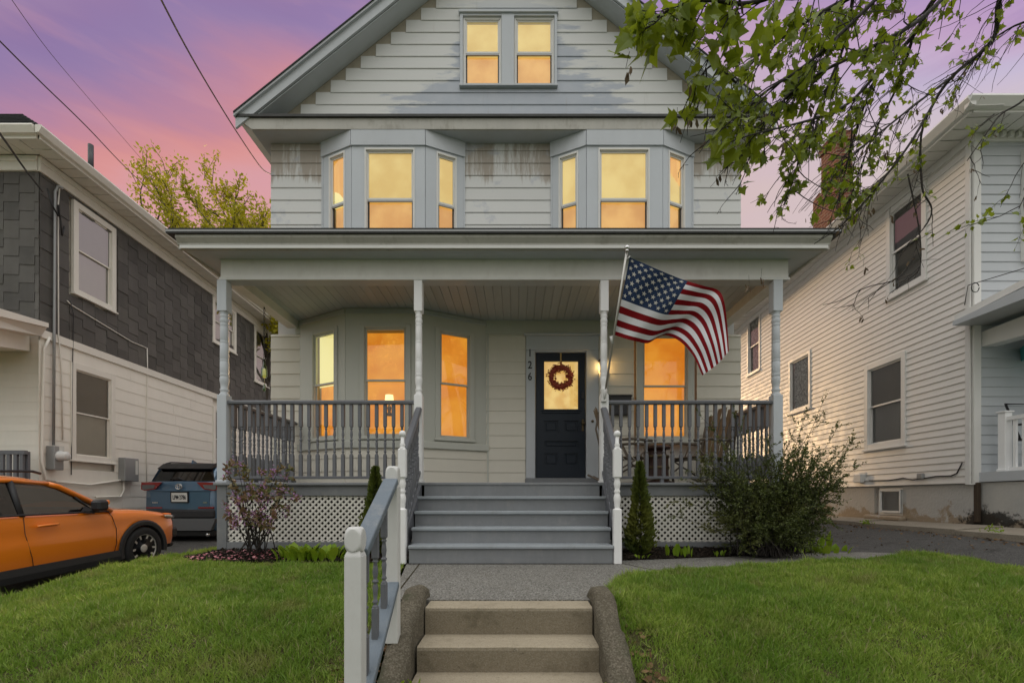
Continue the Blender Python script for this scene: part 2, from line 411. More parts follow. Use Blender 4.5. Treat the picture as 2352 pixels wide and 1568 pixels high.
concrete("asphalt", (.052, .051, .050), (.085, .082, .078), .55, (.17, .165, .155), 170, stain=(.034, .031, .028), st=.7, bump=.9)
plain("strip_brown", (.045, .030, .018), .85, var=.3, scale=20)
def painted_reflection():  # pale mottling painted in for tree and sky reflections
    t = NT("painted_reflection"); n = t.noise(14, 5, .7, dist=1.5); c = t.mix(t.mr(n, .42, .58), (.22, .22, .20), (.78, .77, .74)); return t.done(t.principled(c, .8))
painted_reflection()
def earth(name, c1, c2, sc=30, b=1.0):
    t = NT(name); c = t.mix(t.mr(t.noise(sc, 6, .7), .3, .7), c1, c2)
    return t.done(t.principled(c, .95, normal=t.bump(t.noise(sc * 1.5, 6, .7), b, .03), spec=.1))
earth("mulch_soil", (.008, .006, .005), (.035, .026, .019), 40)
earth("soil", (.030, .024, .014), (.062, .052, .026), 18)
earth("lawn_soil", (.055, .052, .022), (.11, .10, .045), 22)
earth("far_grass", (.03, .05, .012), (.06, .085, .025), 3)
leafmat("mulch_chip", (.010, .007, .005), (.045, .032, .022), rough=.9, trans=0.0)
def grassmat():
    t = NT("grass"); a = t.n("Attribute", attribute_name="rnd"); p = t.pos()
    c = t.mix(a.outputs["Fac"], (.14, .245, .022), (.46, .55, .11))
    c = t.mix(t.mr(t.noise(7, 4, .6), .40, .66, 0, .5), c, (.15, .28, .025))
    c = t.mix(t.mr(t.noise(.9, 4, .6), .38, .66, 0, .70), c, (.105, .22, .02))
    c = t.mix(t.mr(t.noise(2.6, 5, .65), .52, .68, 0, .70), c, (.27, .27, .085))
    c = t.mix(t.mr(a.outputs["Fac"], .92, .95, 0, .85), c, (.36, .31, .17))
    b = t.principled(c, .45, spec=.35); tr = t.n("BsdfTranslucent"); t.set(tr.inputs[0], t.mix(.4, c, (.12, .20, .02)))
    mx = t.n("MixShader"); mx.inputs[0].default_value = .32; t.L.new(b.outputs[0], mx.inputs[1]); t.L.new(tr.outputs[0], mx.inputs[2])
    return t.done(mx)
grassmat()
leafmat("leaf_maple", (.12, .185, .008), (.23, .29, .022), rough=.42, trans=.5)
leafmat("leaf_spring", (.30, .28, .012), (.55, .50, .035), rough=.5, trans=.5)
leafmat("leaf_shrub", (.045, .064, .018), (.11, .132, .038), (.14, .138, .042), rough=.38, trans=.15)
leafmat("leaf_cedar", (.040, .066, .014), (.115, .145, .028), (.13, .14, .025), rough=.55, trans=.2)
leafmat("leaf_rhodo", (.12, .135, .045), (.21, .125, .075), (.22, .09, .08), rough=.4, trans=.15)
leafmat("leaf_hosta", (.16, .28, .014), (.30, .42, .04), rough=.4, trans=.4)
leafmat("petal", (.55, .16, .20), (.72, .36, .38), rough=.6, trans=.25)
leafmat("flower_mauve", (.40, .20, .44), (.62, .36, .56), rough=.6, trans=.3)
leafmat("samara", (.10, .068, .040), (.20, .15, .095), rough=.7, trans=.2)
leafmat("dead_leaf", (.10, .055, .025), (.22, .14, .07), rough=.8, trans=.1)
paint("bark", (.036, .031, .027), .9, .25, 6, .8, 60, .1, streak=False)
paint("bark_far", (.07, .058, .045), .9, .25, 6, .5, 40, .1, streak=False)
plain("wreath_red", (.40, .075, .04), .7, var=.25, scale=40)
plain("black_metal", (.018, .018, .02), .4)
plain("number_black", (.012, .012, .014), .45)
plain("grey_metal", (.30, .31, .31), .45, .4)
plain("pole_silver", (.46, .45, .42), .35, .7)
plain("gold_ribbon", (.42, .28, .08), .4)
plain("brass_dark", (.10, .075, .04), .4, .7)
plain("plastic_white", (.62, .62, .60), .5)
plain("wire_black", (.02, .02, .02), .6)
plain("wood_twig", (.13, .105, .08), .8, var=.25, scale=25)
plain("wood_slat", (.19, .14, .085), .7, var=.25, scale=18)
plain("barrel_brown", (.045, .018, .012), .45, var=.2)
plain("tyre", (.018, .018, .019), .85)
plain("cladding", (.022, .022, .024), .6)
plain("car_dark", (.006, .006, .007), .5)
plain("rim_dark", (.02, .02, .022), .3, .6)
plain("rim_bright", (.60, .58, .54), .38, .25)
plain("chrome", (.62, .62, .62), .15, .95)
plain("bumper_silver", (.13, .135, .14), .45, .3)
plain("plate_white", (.62, .62, .58), .5)
plain("teal_cloth", (.05, .30, .32), .7)
plain("tail_red", (.22, .008, .010), .15, coat=1)
plain("lens_clear", (.40, .36, .28), .12, coat=1)
def carpaint(name, c, fl=.35):
    t = NT(name); n = t.noise(900, 1); c2 = t.mix(t.mr(n, .4, .7, 0, .4), c, tuple(min(1, q * 1.6) for q in c))
    return t.done(t.principled(c2, .34, fl, coat=1.0))
carpaint("paint_orange", (.90, .215, .008), .08); carpaint("paint_blue", (.055, .115, .185))
def glass(name, tint, refl=.10, rough=.02):
    t = NT(name); tr = t.n("BsdfTransparent"); t.set(tr.inputs[0], tint); g = t.n("BsdfGlossy"); g.inputs["Roughness"].default_value = rough
    nb = t.bump(t.noise(1.6, 2), .06, .02); t.L.new(nb, g.inputs["Normal"])
    lw = t.n("LayerWeight"); lw.inputs[0].default_value = .35; f = t.mr(lw.outputs["Fresnel"], 0, 1, refl, .9, False)
    mx = t.n("MixShader"); t.L.new(f, mx.inputs[0]); t.L.new(tr.outputs[0], mx.inputs[1]); t.L.new(g.outputs[0], mx.inputs[2]); return t.done(mx)
glass("pane_glass", (.96, .97, .95), .05); glass("pane_dark", (.80, .82, .82), .10); glass("pane_sky", (.70, .72, .72), .34); glass("car_glass", (.20, .24, .215), .14); glass("bottle_glass", (.45, .62, .40), .12)
glass("car_glass_dark", (.05, .055, .055), .07)
def lit(name, c1, c2, strength, sc=1.4, str_=(1, 1, 1), tree_reflections=False):
    """shade or room glowing with lamp light"""
    t = NT(name); n = t.noise(1.0, 4, .55, t.map(t.pos(), tuple(sc * q for q in str_))); n2 = t.noise(9, 3)
    f = t.math('ADD', t.mr(n, .32, .68, 0, .85), t.math('MULTIPLY', n2, .15))
    c = t.mix(f, c1, c2)
    if tree_reflections: c = t.mix(t.math("MULTIPLY", t.mr(t.noise(9, 6, .75, dist=2.0), .50, .66, 0, .55), t.mr(t.noise(1.7, 2), .45, .62)), c, tuple(min(1, q * 1.45 + .02) for q in c2))  # brighter blotches painted in for trees reflected on the glass
    e = t.n("Emission"); t.set(e.inputs[0], c); e.inputs[1].default_value = strength
    d = t.n("BsdfDiffuse"); t.set(d.inputs[0], (.35, .27, .15)); ad = t.n("AddShader"); t.L.new(e.outputs[0], ad.inputs[0]); t.L.new(d.outputs[0], ad.inputs[1])
    return t.done(ad)
lit("lit_orange", srgb(196, 106, 16), srgb(220, 146, 44), .56, 2.2, tree_reflections=True)
lit("lit_amber", srgb(192, 130, 58), srgb(220, 168, 92), .54, 2.4)
lit("lit_yellow", srgb(198, 165, 88), srgb(220, 196, 122), .52, 2.0)
lit("lit_cream", srgb(226, 216, 142), srgb(234, 226, 160), .56)
lit("lit_door", srgb(205, 158, 80), srgb(232, 200, 124), .52, 6)
lit("lit_drape", srgb(205, 140, 60), srgb(226, 172, 88), .54, 3, (5, 5, .4))
lit("lit_lamp", srgb(255, 225, 150), srgb(255, 236, 175), .95)
t_ = NT("bulb"); e_ = t_.n("Emission"); e_.inputs[0].default_value = (1, .62, .22, 1); e_.inputs[1].default_value = 30; t_.done(e_)
paint("blind_grey", (.20, .195, .175), .7, .1, 2, .1, 60, .05)
paint("blind_pale", (.42, .43, .42), .7, .1, 2, .1, 60, .05)
def brick():
    t = NT("brick"); b = t.n("TexBrick"); m = t.map(t.pos(), (1, 1, 1), (R(90), 0, 0))
    sx = t.n("SeparateXYZ"); t.L.new(t.pos(), sx.inputs[0]); cb = t.n("CombineXYZ")
    t.L.new(t.math('ADD', sx.outputs[0], sx.outputs[1]), cb.inputs[0]); t.L.new(sx.outputs[2], cb.inputs[1]); t.L.new(cb.outputs[0], b.inputs[0])
    b.inputs["Scale"].default_value = 4.6; b.inputs["Color1"].default_value = (.16, .050, .028, 1); b.inputs["Color2"].default_value = (.23, .078, .042, 1)
    b.inputs["Mortar"].default_value = (.30, .22, .15, 1); b.inputs["Mortar Size"].default_value = .03; b.inputs["Brick Width"].default_value = .9; b.inputs["Row Height"].default_value = .33
    c = t.mix(t.mr(t.noise(6, 4), .5, .75, 0, .5), b.outputs["Color"], (.10, .045, .03))
    return t.done(t.principled(c, .9, normal=t.bump(b.outputs["Fac"], .5, -.01)))
brick()
plain("flag_red", (.19, .001, .005), .75, var=.08, spec=.2); plain("flag_white", (.70, .70, .74), .75, var=.06, spec=.2); plain("flag_blue", (.022, .042, .10), .75, var=.10, spec=.2)
plain("star_white", (.58, .56, .52), .75, spec=.2)
# ================================================================== THE SETTING: ground, drives, walk, lawns
def sheet(xs, ys, zf, keep=None, skirt=.0):
    mb = MB(); id_ = {}
    for i, x in enumerate(xs):
        for j, y in enumerate(ys): id_[i, j] = len(mb.v); mb.v.append((x, y, zf(x, y)))
    for i in range(len(xs) - 1):
        for j in range(len(ys) - 1):
            if keep is None or keep((xs[i] + xs[i + 1]) / 2, (ys[j] + ys[j + 1]) / 2):
                mb.f.append([id_[i, j], id_[i + 1, j], id_[i + 1, j + 1], id_[i, j + 1]]); mb.mi.append(0); mb.sm.append(True)
    return mb
lin = lambda a, b, n: [a + (b - a) * i / n for i in range(n + 1)]
def sstep(a, b, x):
    t = max(0, min(1, (x - a) / (b - a))); return t * t * (3 - 2 * t)
def inside(poly, x, y):
    c = False; n = len(poly)
    for i in range(n):
        (x1, y1), (x2, y2) = poly[i], poly[i - 1]
        if (y1 > y) != (y2 > y) and x < (x2 - x1) * (y - y1) / (y2 - y1) + x1: c = not c
    return c
structure("ground", sheet(lin(-300, 300, 60), [-60, -20, -5, 0, 4, 8, 12, 15, 18, 22, 30, 60, 120, 300, 700],
          lambda x, y: -1.05 + .9 * sstep(10, 20, y)), "far_grass")
def zdrive_l(x, y): return -.475 + .05 * (min(y, 14) - 7.36)
def zl(x, y):
    """left lawn: level by the walk, falling to the street and rounding off at the drive"""
    z = -.022 - .060 * sstep(4.6, 3.2, y) - .62 * max(0, 3.15 - y) ** 1.25 * .62
    z -= .09 * sstep(5.2, 3.4, y) * sstep(-2.0, -4.2, x)
    z += .02 * math.sin(x * 1.7 + y) * math.sin(y * 1.3)
    z -= .75 * sstep(-4.18, -5.0, x)
    return z
def zr(x, y):
    z = .012 - .05 * sstep(4.2, 3.2, y) - .62 * max(0, 3.2 - y) ** 1.25 * .62
    z += .03 * sstep(2, 4, x) * sstep(3.5, 5, y) + .012 * math.sin(x * 1.9 + 2 * y)
    z -= .10 * sstep(4.5, 5.2, x)
    return z
structure("driveway", sheet(lin(-10.5, -4.3, 6), lin(.5, 26, 40), zdrive_l), "asphalt")
def zdrive_r(x, y): return -.20 * sstep(5.35, 4.75, x) * sstep(5.7, 4.7, y) + .075 * sstep(4.4, 6.0, x) * 2.6 + .02 * sstep(4, 9, y) - .12 * sstep(4.5, 2.0, y)
structure("driveway", sheet(lin(3.3, 5.96, 12), lin(.5, 24, 40), lambda x, y: zdrive_r(x, y)), "asphalt")
# concrete strip along the neighbour's wall
def strip():
    mb = MB()
    ys = [1.5, 4.1, 6.0, 7.9, 9.8, 11.7, 13.6, 15.5]
    return ys
for i, (a, b) in enumerate(zip(strip()[:-1], strip()[1:])):
    o = MB(); off = lambda y: .045 * (y - 6.4)
    o.add([(5.80 + off(a), a + .008, .27), (6.45 + off(a), a + .008, .315), (6.45 + off(b), b - .008, .30), (5.80 + off(b), b - .008, .255),
           (5.80 + off(a), a + .008, .05), (6.45 + off(a), a + .008, .05), (6.45 + off(b), b - .008, .05), (5.80 + off(b), b - .008, .05)],
          [(0, 1, 2, 3), (4, 5, 1, 0), (7, 6, 2, 3), (4, 0, 3, 7), (5, 6, 2, 1)])
    if i == 0: STRIP = structure("path", o, "strip_concrete")
    else: obj("slab", o, "strip_concrete", STRIP)
# front walk and the branch to the right-hand drive
walk_poly = [(-1.16, 4.80), (-1.0, 3.9), (-.82, 3.10), (.62, 3.10), (1.0, 3.75), (1.35, 4.05), (1.75, 4.18), (2.8, 4.38), (3.9, 4.72), (4.7, 5.05),
             (4.75, 6.0), (4.15, 5.86), (2.6, 5.35), (1.10, 4.98), (1.10, 4.80)]
mb = MB(); n = len(walk_poly)
mb.prism(walk_poly, 'z', -.30, 0.0); WALK = structure("walk", mb, "walk_concrete")
for (a, b) in (((1.10, 4.80), (1.42, 4.08)), ((2.75, 5.40), (2.95, 4.40)), ((-1.02, 4.78), (-.86, 3.2))):
    d = (Vector(b) - Vector(a)).normalized(); nn = Vector((-d.y, d.x)) * .006
    j = MB(); j.add([(a[0] - nn.x, a[1] - nn.y, .0025), (b[0] - nn.x, b[1] - nn.y, .0025), (b[0] + nn.x, b[1] + nn.y, .0025), (a[0] + nn.x, a[1] + nn.y, .0025)], [(0, 1, 2, 3)])
    obj("joint", j, "soil", WALK)
# mulch beds
bedL = [(-3.85, 5.95), (-3.95, 5.35), (-3.5, 5.02), (-2.6, 4.92), (-1.75, 4.90), (-1.25, 4.92), (-1.22, 5.95)]
bedR = [(1.12, 5.95), (1.12, 4.98), (2.6, 5.35), (3.6, 5.62), (4.12, 5.86), (4.15, 6.15), (3.6, 6.3), (3.3, 5.95)]
def bedz(poly, base):
    def f(x, y):
        dmin = 9
        for i in range(len(poly)):
            a, b = Vector(poly[i]), Vector(poly[i - 1]); ab = b - a; t = max(0, min(1, (Vector((x, y)) - a).dot(ab) / ab.length_squared))
            dmin = min(dmin, (a + ab * t - Vector((x, y))).length)
        ins = inside(poly, x, y)
        return base + ((.012 + .06 * sstep(0, .35, dmin)) if ins else -.05) + .012 * mnoise.noise((x * 9, y * 9, 0))
    return f
def bed_sheet(poly, base):
    x0, x1 = min(p[0] for p in poly), max(p[0] for p in poly); y0, y1 = min(p[1] for p in poly), max(p[1] for p in poly)
    zf = bedz(poly, base)
    return sheet(lin(x0 - .06, x1 + .06, int((x1 - x0) / .05)), lin(y0 - .06, y1 + .06, int((y1 - y0) / .05)), zf, lambda x, y: inside(poly, x, y) or zf(x, y) > base - .03), zf
chips_t = [(-.5, -.18, 0), (.5, -.14, .05), (.48, .16, 0), (-.46, .2, .08)]
for poly, base, nm in ((bedL, -.02, "left"), (bedR, .0, "right")):
    s, zf = bed_sheet(poly, base); B = structure("mulch_bed", s, "mulch_soil")
    pts = []
    while len(pts) < 2600:
        x = random.uniform(min(p[0] for p in poly), max(p[0] for p in poly)); y = random.uniform(min(p[1] for p in poly), max(p[1] for p in poly))
        if inside(poly, x, y): pts.append((x, y, zf(x, y) + .006))
    d = rng.normal(size=(len(pts), 3)); d[:, 2] *= .35
    up = rng.normal(size=(len(pts), 3)) * .4; up[:, 2] += 1
    scatter("bark_chips", chips_t, [(0, 1, 2, 3)], np.array(pts), rots(d, ups=up), rng.uniform(.02, .055, len(pts)), "mulch_chip", B, kind="stuff")
zbedL = bedz(bedL, -.02); zbedR = bedz(bedR, .0)

lawnL = [(-5.1, 1.4), (-.80, 1.4), (-.80, 2.3), (-.90, 3.1), (-1.06, 3.9), (-1.2, 4.82), (-1.75, 4.84), (-2.6, 4.86), (-3.5, 4.97), (-3.98, 5.35), (-3.86, 6.0), (-3.75, 8.5), (-4.6, 8.5), (-5.0, 5.0)]
lawnR = [(.61, 1.4), (.62, 2.6), (.60, 3.28), (.88, 3.90), (1.24, 4.20), (1.66, 4.33), (2.21, 4.44), (2.77, 4.53), (3.5, 4.74), (4.2, 5.05), (4.72, 5.22), (5.0, 5.05), (5.04, 4.4), (5.05, 3.4), (5.1, 1.4)]
for nm, poly, zf in (("left", lawnL, zl), ("right", lawnR, zr)):
    x0, x1 = min(p[0] for p in poly), max(p[0] for p in poly); y0, y1 = min(p[1] for p in poly), max(p[1] for p in poly)
    LO = structure("lawn", sheet(lin(x0, x1, int((x1 - x0) / .07)), lin(y0, y1, int((y1 - y0) / .07)), zf, lambda x, y: inside(poly, x, y)), "lawn_soil")
    # blades of grass
    A = []; tot = 0
    N = 560000 if nm == "left" else 470000
    px = rng.uniform(x0, x1, N); py = rng.uniform(y0, y1, N)
    ok = np.zeros(N, bool); n_ = len(poly)
    for q in range(n_):
        (x1_, y1_), (x2_, y2_) = poly[q], poly[q - 1]
        if y1_ != y2_: ok ^= ((y1_ > py) != (y2_ > py)) & (px < (x2_ - x1_) * (py - y1_) / (y2_ - y1_) + x1_)
    px, py = px[ok], py[ok]
    vis = py > 1.95; px, py = px[vis], py[vis]
    # thin and bare patches, more of them on the bank beside the steps
    if nm == "left": bare = np.exp(-((px + .78) / .22) ** 2) * (py < 3.0)
    else: bare = np.exp(-((px - .74) / .12) ** 2) * (py < 2.85) * .85
    nz = np.array([mnoise.noise((a * 2.3, b * 2.3, 3.1)) for a, b in zip(px, py)])
    keep = rng.random(len(px)) < np.clip(1.0 - bare * .95 - np.clip((nz - .32) * 1.6, 0, .55), .04, 1); px, py, nz = px[keep], py[keep], nz[keep]
    pz = np.array([zf(a, b) for a, b in zip(px, py)]) - .004
    lean = rng.normal(size=(len(px), 3)) * .55; lean[:, 2] = 1
    far = np.clip((py - 2) / 3.5, 0, 1)
    n7 = np.array([mnoise.noise((a * 8.5, b * 8.5, 9.7)) for a, b in zip(px, py)])
    hs = rng.uniform(.020, .064, len(px)) * (1 + .6 * nz) * (1 + .75 * n7) * np.where(rng.random(len(px)) > .96, 1.5, 1.0); w = rng.uniform(.8, 1.5, len(px)) * (.0016 + .0016 * far)
    t = [(-1, 0, 0), (1, 0, 0), (.75, .55, .10), (-.75, .55, .10), (.05, 1.0, .34)]
    sc3 = np.stack([w, hs, hs], 1)
    side = rng.normal(size=(len(px), 3)); 
    tv = np.array(t, float); tf = np.array([(0, 1, 2), (0, 2, 3), (3, 2, 4)])
    scatter("grass", tv, tf, np.stack([px, py, pz], 1), rots(lean, ups=side), sc3, "grass", LO, kind="stuff")
# grass straws and dead leaves lying on the bank beside the hand rail
pts = [(random.gauss(-.84, .09), random.uniform(1.95, 2.9)) for _ in range(150)] + [(random.gauss(.74, .06), random.uniform(2.0, 2.9)) for _ in range(60)]
pp = np.array([(x, y, (zl if x < 0 else zr)(x, y) + .012) for x, y in pts]); d = rng.normal(size=(len(pp), 3)); d[:, 2] *= .25; up = rng.normal(size=(len(pp), 3)) * .5; up[:, 2] += 1
tag(scatter("leaf_litter", [(-.3, -.5, 0), (.3, -.5, .05), (.42, .1, 0), (0, .6, .1), (-.4, .1, .04)], [(0, 1, 2, 3, 4)], pp, rots(d, ups=up), rng.uniform(.02, .045, len(pp)), "dead_leaf"),
    "brown dead leaves strewn on the bank beside the concrete steps", "leaf litter", kind="stuff")

pts = [(5.72 + .045 * (y - 6.4) + random.gauss(0, .07), y) for y in [random.uniform(4.6, 10.5) for _ in range(420)]] + [(random.uniform(4.6, 5.8), random.uniform(4.8, 9)) for _ in range(160)]
pp = np.array([(x, y, max(zdrive_r(x, y), .0) + .008) for x, y in pts]); d = rng.normal(size=(len(pp), 3)); d[:, 2] *= .25; up = rng.normal(size=(len(pp), 3)) * .5; up[:, 2] += 1
tag(scatter("drive_litter", [(-.3, -.5, 0), (.3, -.5, .05), (.42, .1, 0), (0, .6, .1), (-.4, .1, .04)], [(0, 1, 2, 3, 4)], pp, rots(d, ups=up), rng.uniform(.012, .035, len(pp)), "dead_leaf"),
    "brown leaf bits along the concrete strip beside the right drive", "leaf litter", kind="stuff")
# ================================================================== THE HOUSE
WL, WR, WY = -3.995, 3.636, 7.40
HOUSE = thing("house", (-.17, WY, 0), "two-storey cream clapboard house with a gabled front and open porch, windows lit orange", "house")
def hloc(A, B, u):
    """distance along the wall A-B, and depth, where picture column u meets it"""
    A = Vector(A); B = Vector(B); e = (B - A).normalized(); a = (u - U0) / F
    t = (a * A.y - A.x) / (e.x - a * e.y); return t, A.y + t * e.y
def plank(parent, A, B, z0, h, mat, x0=None, x1=None, th=.017, name="siding_board", lip=.008, wav=0):
    M, L = frame2(A, B); x0 = 0 if x0 is None else x0; x1 = L if x1 is None else x1
    mb = MB(M); top = z0 + h + .012
    if wav == 0:
        mb.prism([(.0, z0), (-th, z0), (-th - .002, z0 + lip), (-.006, top), (.0, top)], 'x', x0, x1)
    else:
        n = max(2, int((x1 - x0) / .16)); V = []; Fs = []
        for i in range(n + 1):
            x = x0 + (x1 - x0) * i / n; dz = wav * (random.random() - .5)
            V += [(x, 0, z0 + dz), (x, -th, z0 + dz), (x, -.006, top), (x, 0, top)]
        for i in range(n):
            b = i * 4
            Fs += [(b + 1, b + 5, b + 6, b + 2), (b, b + 4, b + 5, b + 1)]
        Fs += [(0, 1, 2, 3), (n * 4, n * 4 + 3, n * 4 + 2, n * 4 + 1)]
        mb.add(V, Fs)
    return obj(name, mb, mat, parent)
def win(parent, A, B, x0, x1, z0, z1, cas=(.06, .06, .06, .05), mats=("trim_grey", "trim_white"), shade=("lit_yellow", "lit_amber"),
        depth=.05, split=.5, pane="pane_glass", dark_lower=False, sash_w=.032, proud=.035, sill=.03, name="window", back=None):
    """double-hung window; x0..x1, z0..z1 is the glazed opening in the wall A-B; cas = casing left, right, top, bottom"""
    M, L = frame2(A, B); cl, cr, ct, cb = cas
    c = MB(M); y0, y1 = -proud, .03
    c.box(x0 - cl, x0, y0, y1, z0 - cb, z1 + ct, bev=.004); c.box(x1, x1 + cr, y0, y1, z0 - cb, z1 + ct, bev=.004)
    c.box(x0, x1, y0 + .002, y1, z1, z1 + ct); c.box(x0, x1, y0 + .002, y1, z0 - cb, z0)
    if sill: c.box(x0 - cl - .02, x1 + cr + .02, -proud - sill, y1, z0 - cb - .03, z0 - cb + .004, bev=.004)
    for s in (x0, x1 - .012): c.box(s, s + .012, -.012, .05, z0, z1)
    c.box(x0, x1, -.012, .05, z1 - .012, z1)
    W = obj(name, c, mats[0], parent)
    zm = z0 + (z1 - z0) * (1 - split) if split else None
    for k, (a, b, yy, mm) in enumerate(((zm - .018, z1, .000, mats[1]), (z0, zm + .018, .026, "black_metal" if dark_lower else mats[1])) if split else ((z0, z1, .0, mats[1]),)):
        s = MB(M); w = sash_w
        s.box(x0, x0 + w, yy, yy + .024, a, b); s.box(x1 - w, x1, yy, yy + .024, a, b)
        s.box(x0 + w, x1 - w, yy + .001, yy + .023, b - w, b); s.box(x0 + w, x1 - w, yy + .001, yy + .023, a, a + (w if k or not split else w * .9))
        obj("sash", s, mm, W)
        if dark_lower and k == 1:
            s = MB(M); s.box(x0, x1, .001, .025, zm - .045, zm - .02); obj("meeting_rail", s, "grey_metal", W)
        g = MB(M); g.add([(x0 + w, yy + .012, a + w), (x1 - w, yy + .012, a + w), (x1 - w, yy + .012, b - w), (x0 + w, yy + .012, b - w)], [(0, 1, 2, 3)])
        obj("pane", g, pane, W)
        if shade:
            h = MB(M); dd = depth + (.004 if k else 0.0) + (.03 if k else 0)
            ex = .06 if depth > .15 else 0
            h.box(x0 - ex, x1 + ex, dd, dd + .004, a - (.0 if k else -.0), b); obj("shade", h, shade[min(k, len(shade) - 1)], W)
    return W
def courses(parent, A, B, z0, z1, h, mat, holes=(), **kw):
    """boards from z0 to z1; holes = (x0,x1,z0,z1) along the wall, boards are cut round them"""
    M, L = frame2(A, B); z = z0
    while z < z1 - .02:
        hh = min(h, z1 - z); segs = [(0.0, L)]
        for (a, b, c, d) in holes:
            if z + hh > c + .01 and z < d - .01:
                ns = []
                for (p, q) in segs:
                    if b <= p or a >= q: ns.append((p, q))
                    else:
                        if a > p + .01: ns.append((p, a))
                        if b < q - .01: ns.append((b, q))
                segs = ns
        for (p, q) in segs: plank(parent, A, B, z, hh - (.012 if z + hh >= z1 - .03 else 0), mat, p, q, **kw)
        for (a, b, c, d) in holes:                     # pieces fitted under and over the opening
            if z + hh > c + .01 and z < d - .01 and 0 < a < L:
                if z < c - .02: plank(parent, A, B, z, c - z - .012, mat, a, min(b, L), **kw)
                if z + hh > d + .02: plank(parent, A, B, d, z + hh - d, mat, a, min(b, L), **kw)
        z += h

# ---- body
b = MB(); b.box(WL + .03, WR - .03, WY + .16, 17, -.4, 6.42); obj("wall", b, "siding_cream", HOUSE)
b = MB(); b.prism([(-3.80, 6.86), (3.46, 6.86), (-.17, 9.86)], 'y', WY + .17, 17); obj("gable_wall", b, "siding_cream", HOUSE)
A0, B0 = (WL, WY), (WR, WY)
# ---- lower front wall
LB = [(-3.52, 7.4), (-2.596, 6.9), (-1.487, 6.9), (-.498, 7.4)]
ZF = .876
doorc = (X(1207, WY) - WL, X(1375, WY) - WL, 0, 3.34); rw = (X(1456, WY) - WL, X(1600, WY) - WL, 1.30, 3.335)
courses(HOUSE, A0, B0, .89, 3.335, .2, "siding_porch", [(LB[0][0] - WL, LB[3][0] - WL, 0, 9), doorc, rw])
b = MB(); b.box(WL + .40, WR - .40, WY - .02, WY + .16, 3.335, 3.56); obj("frieze_board", b, "trim_sage", HOUSE)
for u in (1121, 1395):
    b = MB(); b.box(X(u, WY) - .012, X(u, WY) + .012, WY - .030, WY + .02, .89, 3.33); obj("corner_bead", b, "trim_sage", HOUSE)
# lower bay
def bay(parent, pts, z0, z1, mat, y_in=.0, name="bay_wall"): pass
zt = Z(753, 6.9); zbm = Z(1000, 6.9)
for i in range(3):
    a, c = LB[i], LB[i + 1]; M, L = frame2(a, c)
    us = [(722, 770), (838, 933), (1010, 1078)][i]
    x0 = hloc(a, c, us[0])[0]; x1 = hloc(a, c, us[1])[0]
    win(HOUSE, a, c, x0, x1, zbm, zt, (.075, .075, .05, .03), ("trim_sage", "trim_sage"), (("lit_orange", "lit_orange") if i else ("lit_cream", "lit_orange")), depth=.10 if i != 1 else .22, split=.485, sill=.02)
    # flat boards that fill the face round the window
    w = MB(M); w.box(0.001, x0 - .075, -.012, .03, 1.44, 3.56); w.box(x1 + .075, L - .001, -.012, .03, 1.44, 3.56)
    w.box(x0 - .075, x1 + .075, -.012, .03, zt + .05, 3.56); w.box(x0 - .075, x1 + .075, -.012, .03, 1.44, zbm - .03); obj("bay_panel", w, "trim_sage", HOUSE)
    w = MB(M); w.box(-.03 if i != 1 else 0, L + (.03 if i != 1 else 0), -.05, .0, 1.435, 1.545, bev=.008); obj("sill_band", w, "trim_sage", HOUSE)
    courses(HOUSE, a, c, .89, 1.435, .2, "siding_porch")
    w = MB(M); w.box(0, L, -.028, .0, 3.47, 3.545, bev=.01); obj("crown_moulding", w, "ceiling_grey", HOUSE)
# brighter drape edge and reflections inside the left side light
a, c = LB[0], LB[1]
# right porch window
a, c = A0, B0
x0, x1 = X(1476, WY) - WL, X(1578, WY) - WL
win(HOUSE, a, c, x0, x1, Z(1005, WY), Z(772, WY), (.11, .11, .12, .06), ("trim_sage", "trim_sage"), ("lit_orange", "lit_orange"), depth=.09, split=.49)
# ---- door
DX0, DX1, DZ0, DZ1 = X(1231, WY), X(1344, WY), Z(1097, WY), Z(810, WY)
DF = MB(); DF.box(X(1208, WY), DX0 - .012, WY - .04, WY + .06, .89, DZ1 + .03, bev=.006); DF.box(DX1 + .012, X(1374, WY), WY - .04, WY + .06, .89, DZ1 + .03, bev=.006)
DF.box(X(1208, WY), X(1374, WY), WY - .045, WY + .06, DZ1 + .032, 3.30, bev=.006); DF.box(X(1203, WY), X(1379, WY), WY - .085, WY + .02, 3.30, 3.335, bev=.01)
DF.box(DX0 - .012, DX1 + .012, WY - .03, WY + .06, DZ1 + .003, DZ1 + .030)
obj("door_frame", DF, "trim_cool", HOUSE)
b = MB(); b.box(X(1206, WY), X(1376, WY), WY - .09, WY + .05, .885, DZ0 - .005, bev=.01); obj("threshold", b, "porch_grey", HOUSE)
gx0, gx1, gz0, gz1 = X(1250, WY), X(1328, WY), Z(939, WY), Z(829, WY)
D = MB(); yd0, yd1 = WY + .005, WY + .045
D.box(DX0, gx0, yd0, yd1, DZ0, DZ1); D.box(gx1, DX1, yd0, yd1, DZ0, DZ1); D.box(gx0, gx1, yd0, yd1, gz1, DZ1)
pan = [(1250, 1279, 1017, 1040), (1298, 1327, 1017, 1040), (1250, 1327, 1055, 1077), (1250, 1279, 1092, 1113)]
zr_ = lambda v: Z(v, WY)
PR = [(X(1246, WY), X(1280, WY), zr_(1037), zr_(1013)), (X(1297, WY), X(1329, WY), zr_(1037), zr_(1013)), (X(1246, WY), X(1329, WY), zr_(1000), zr_(1000))]
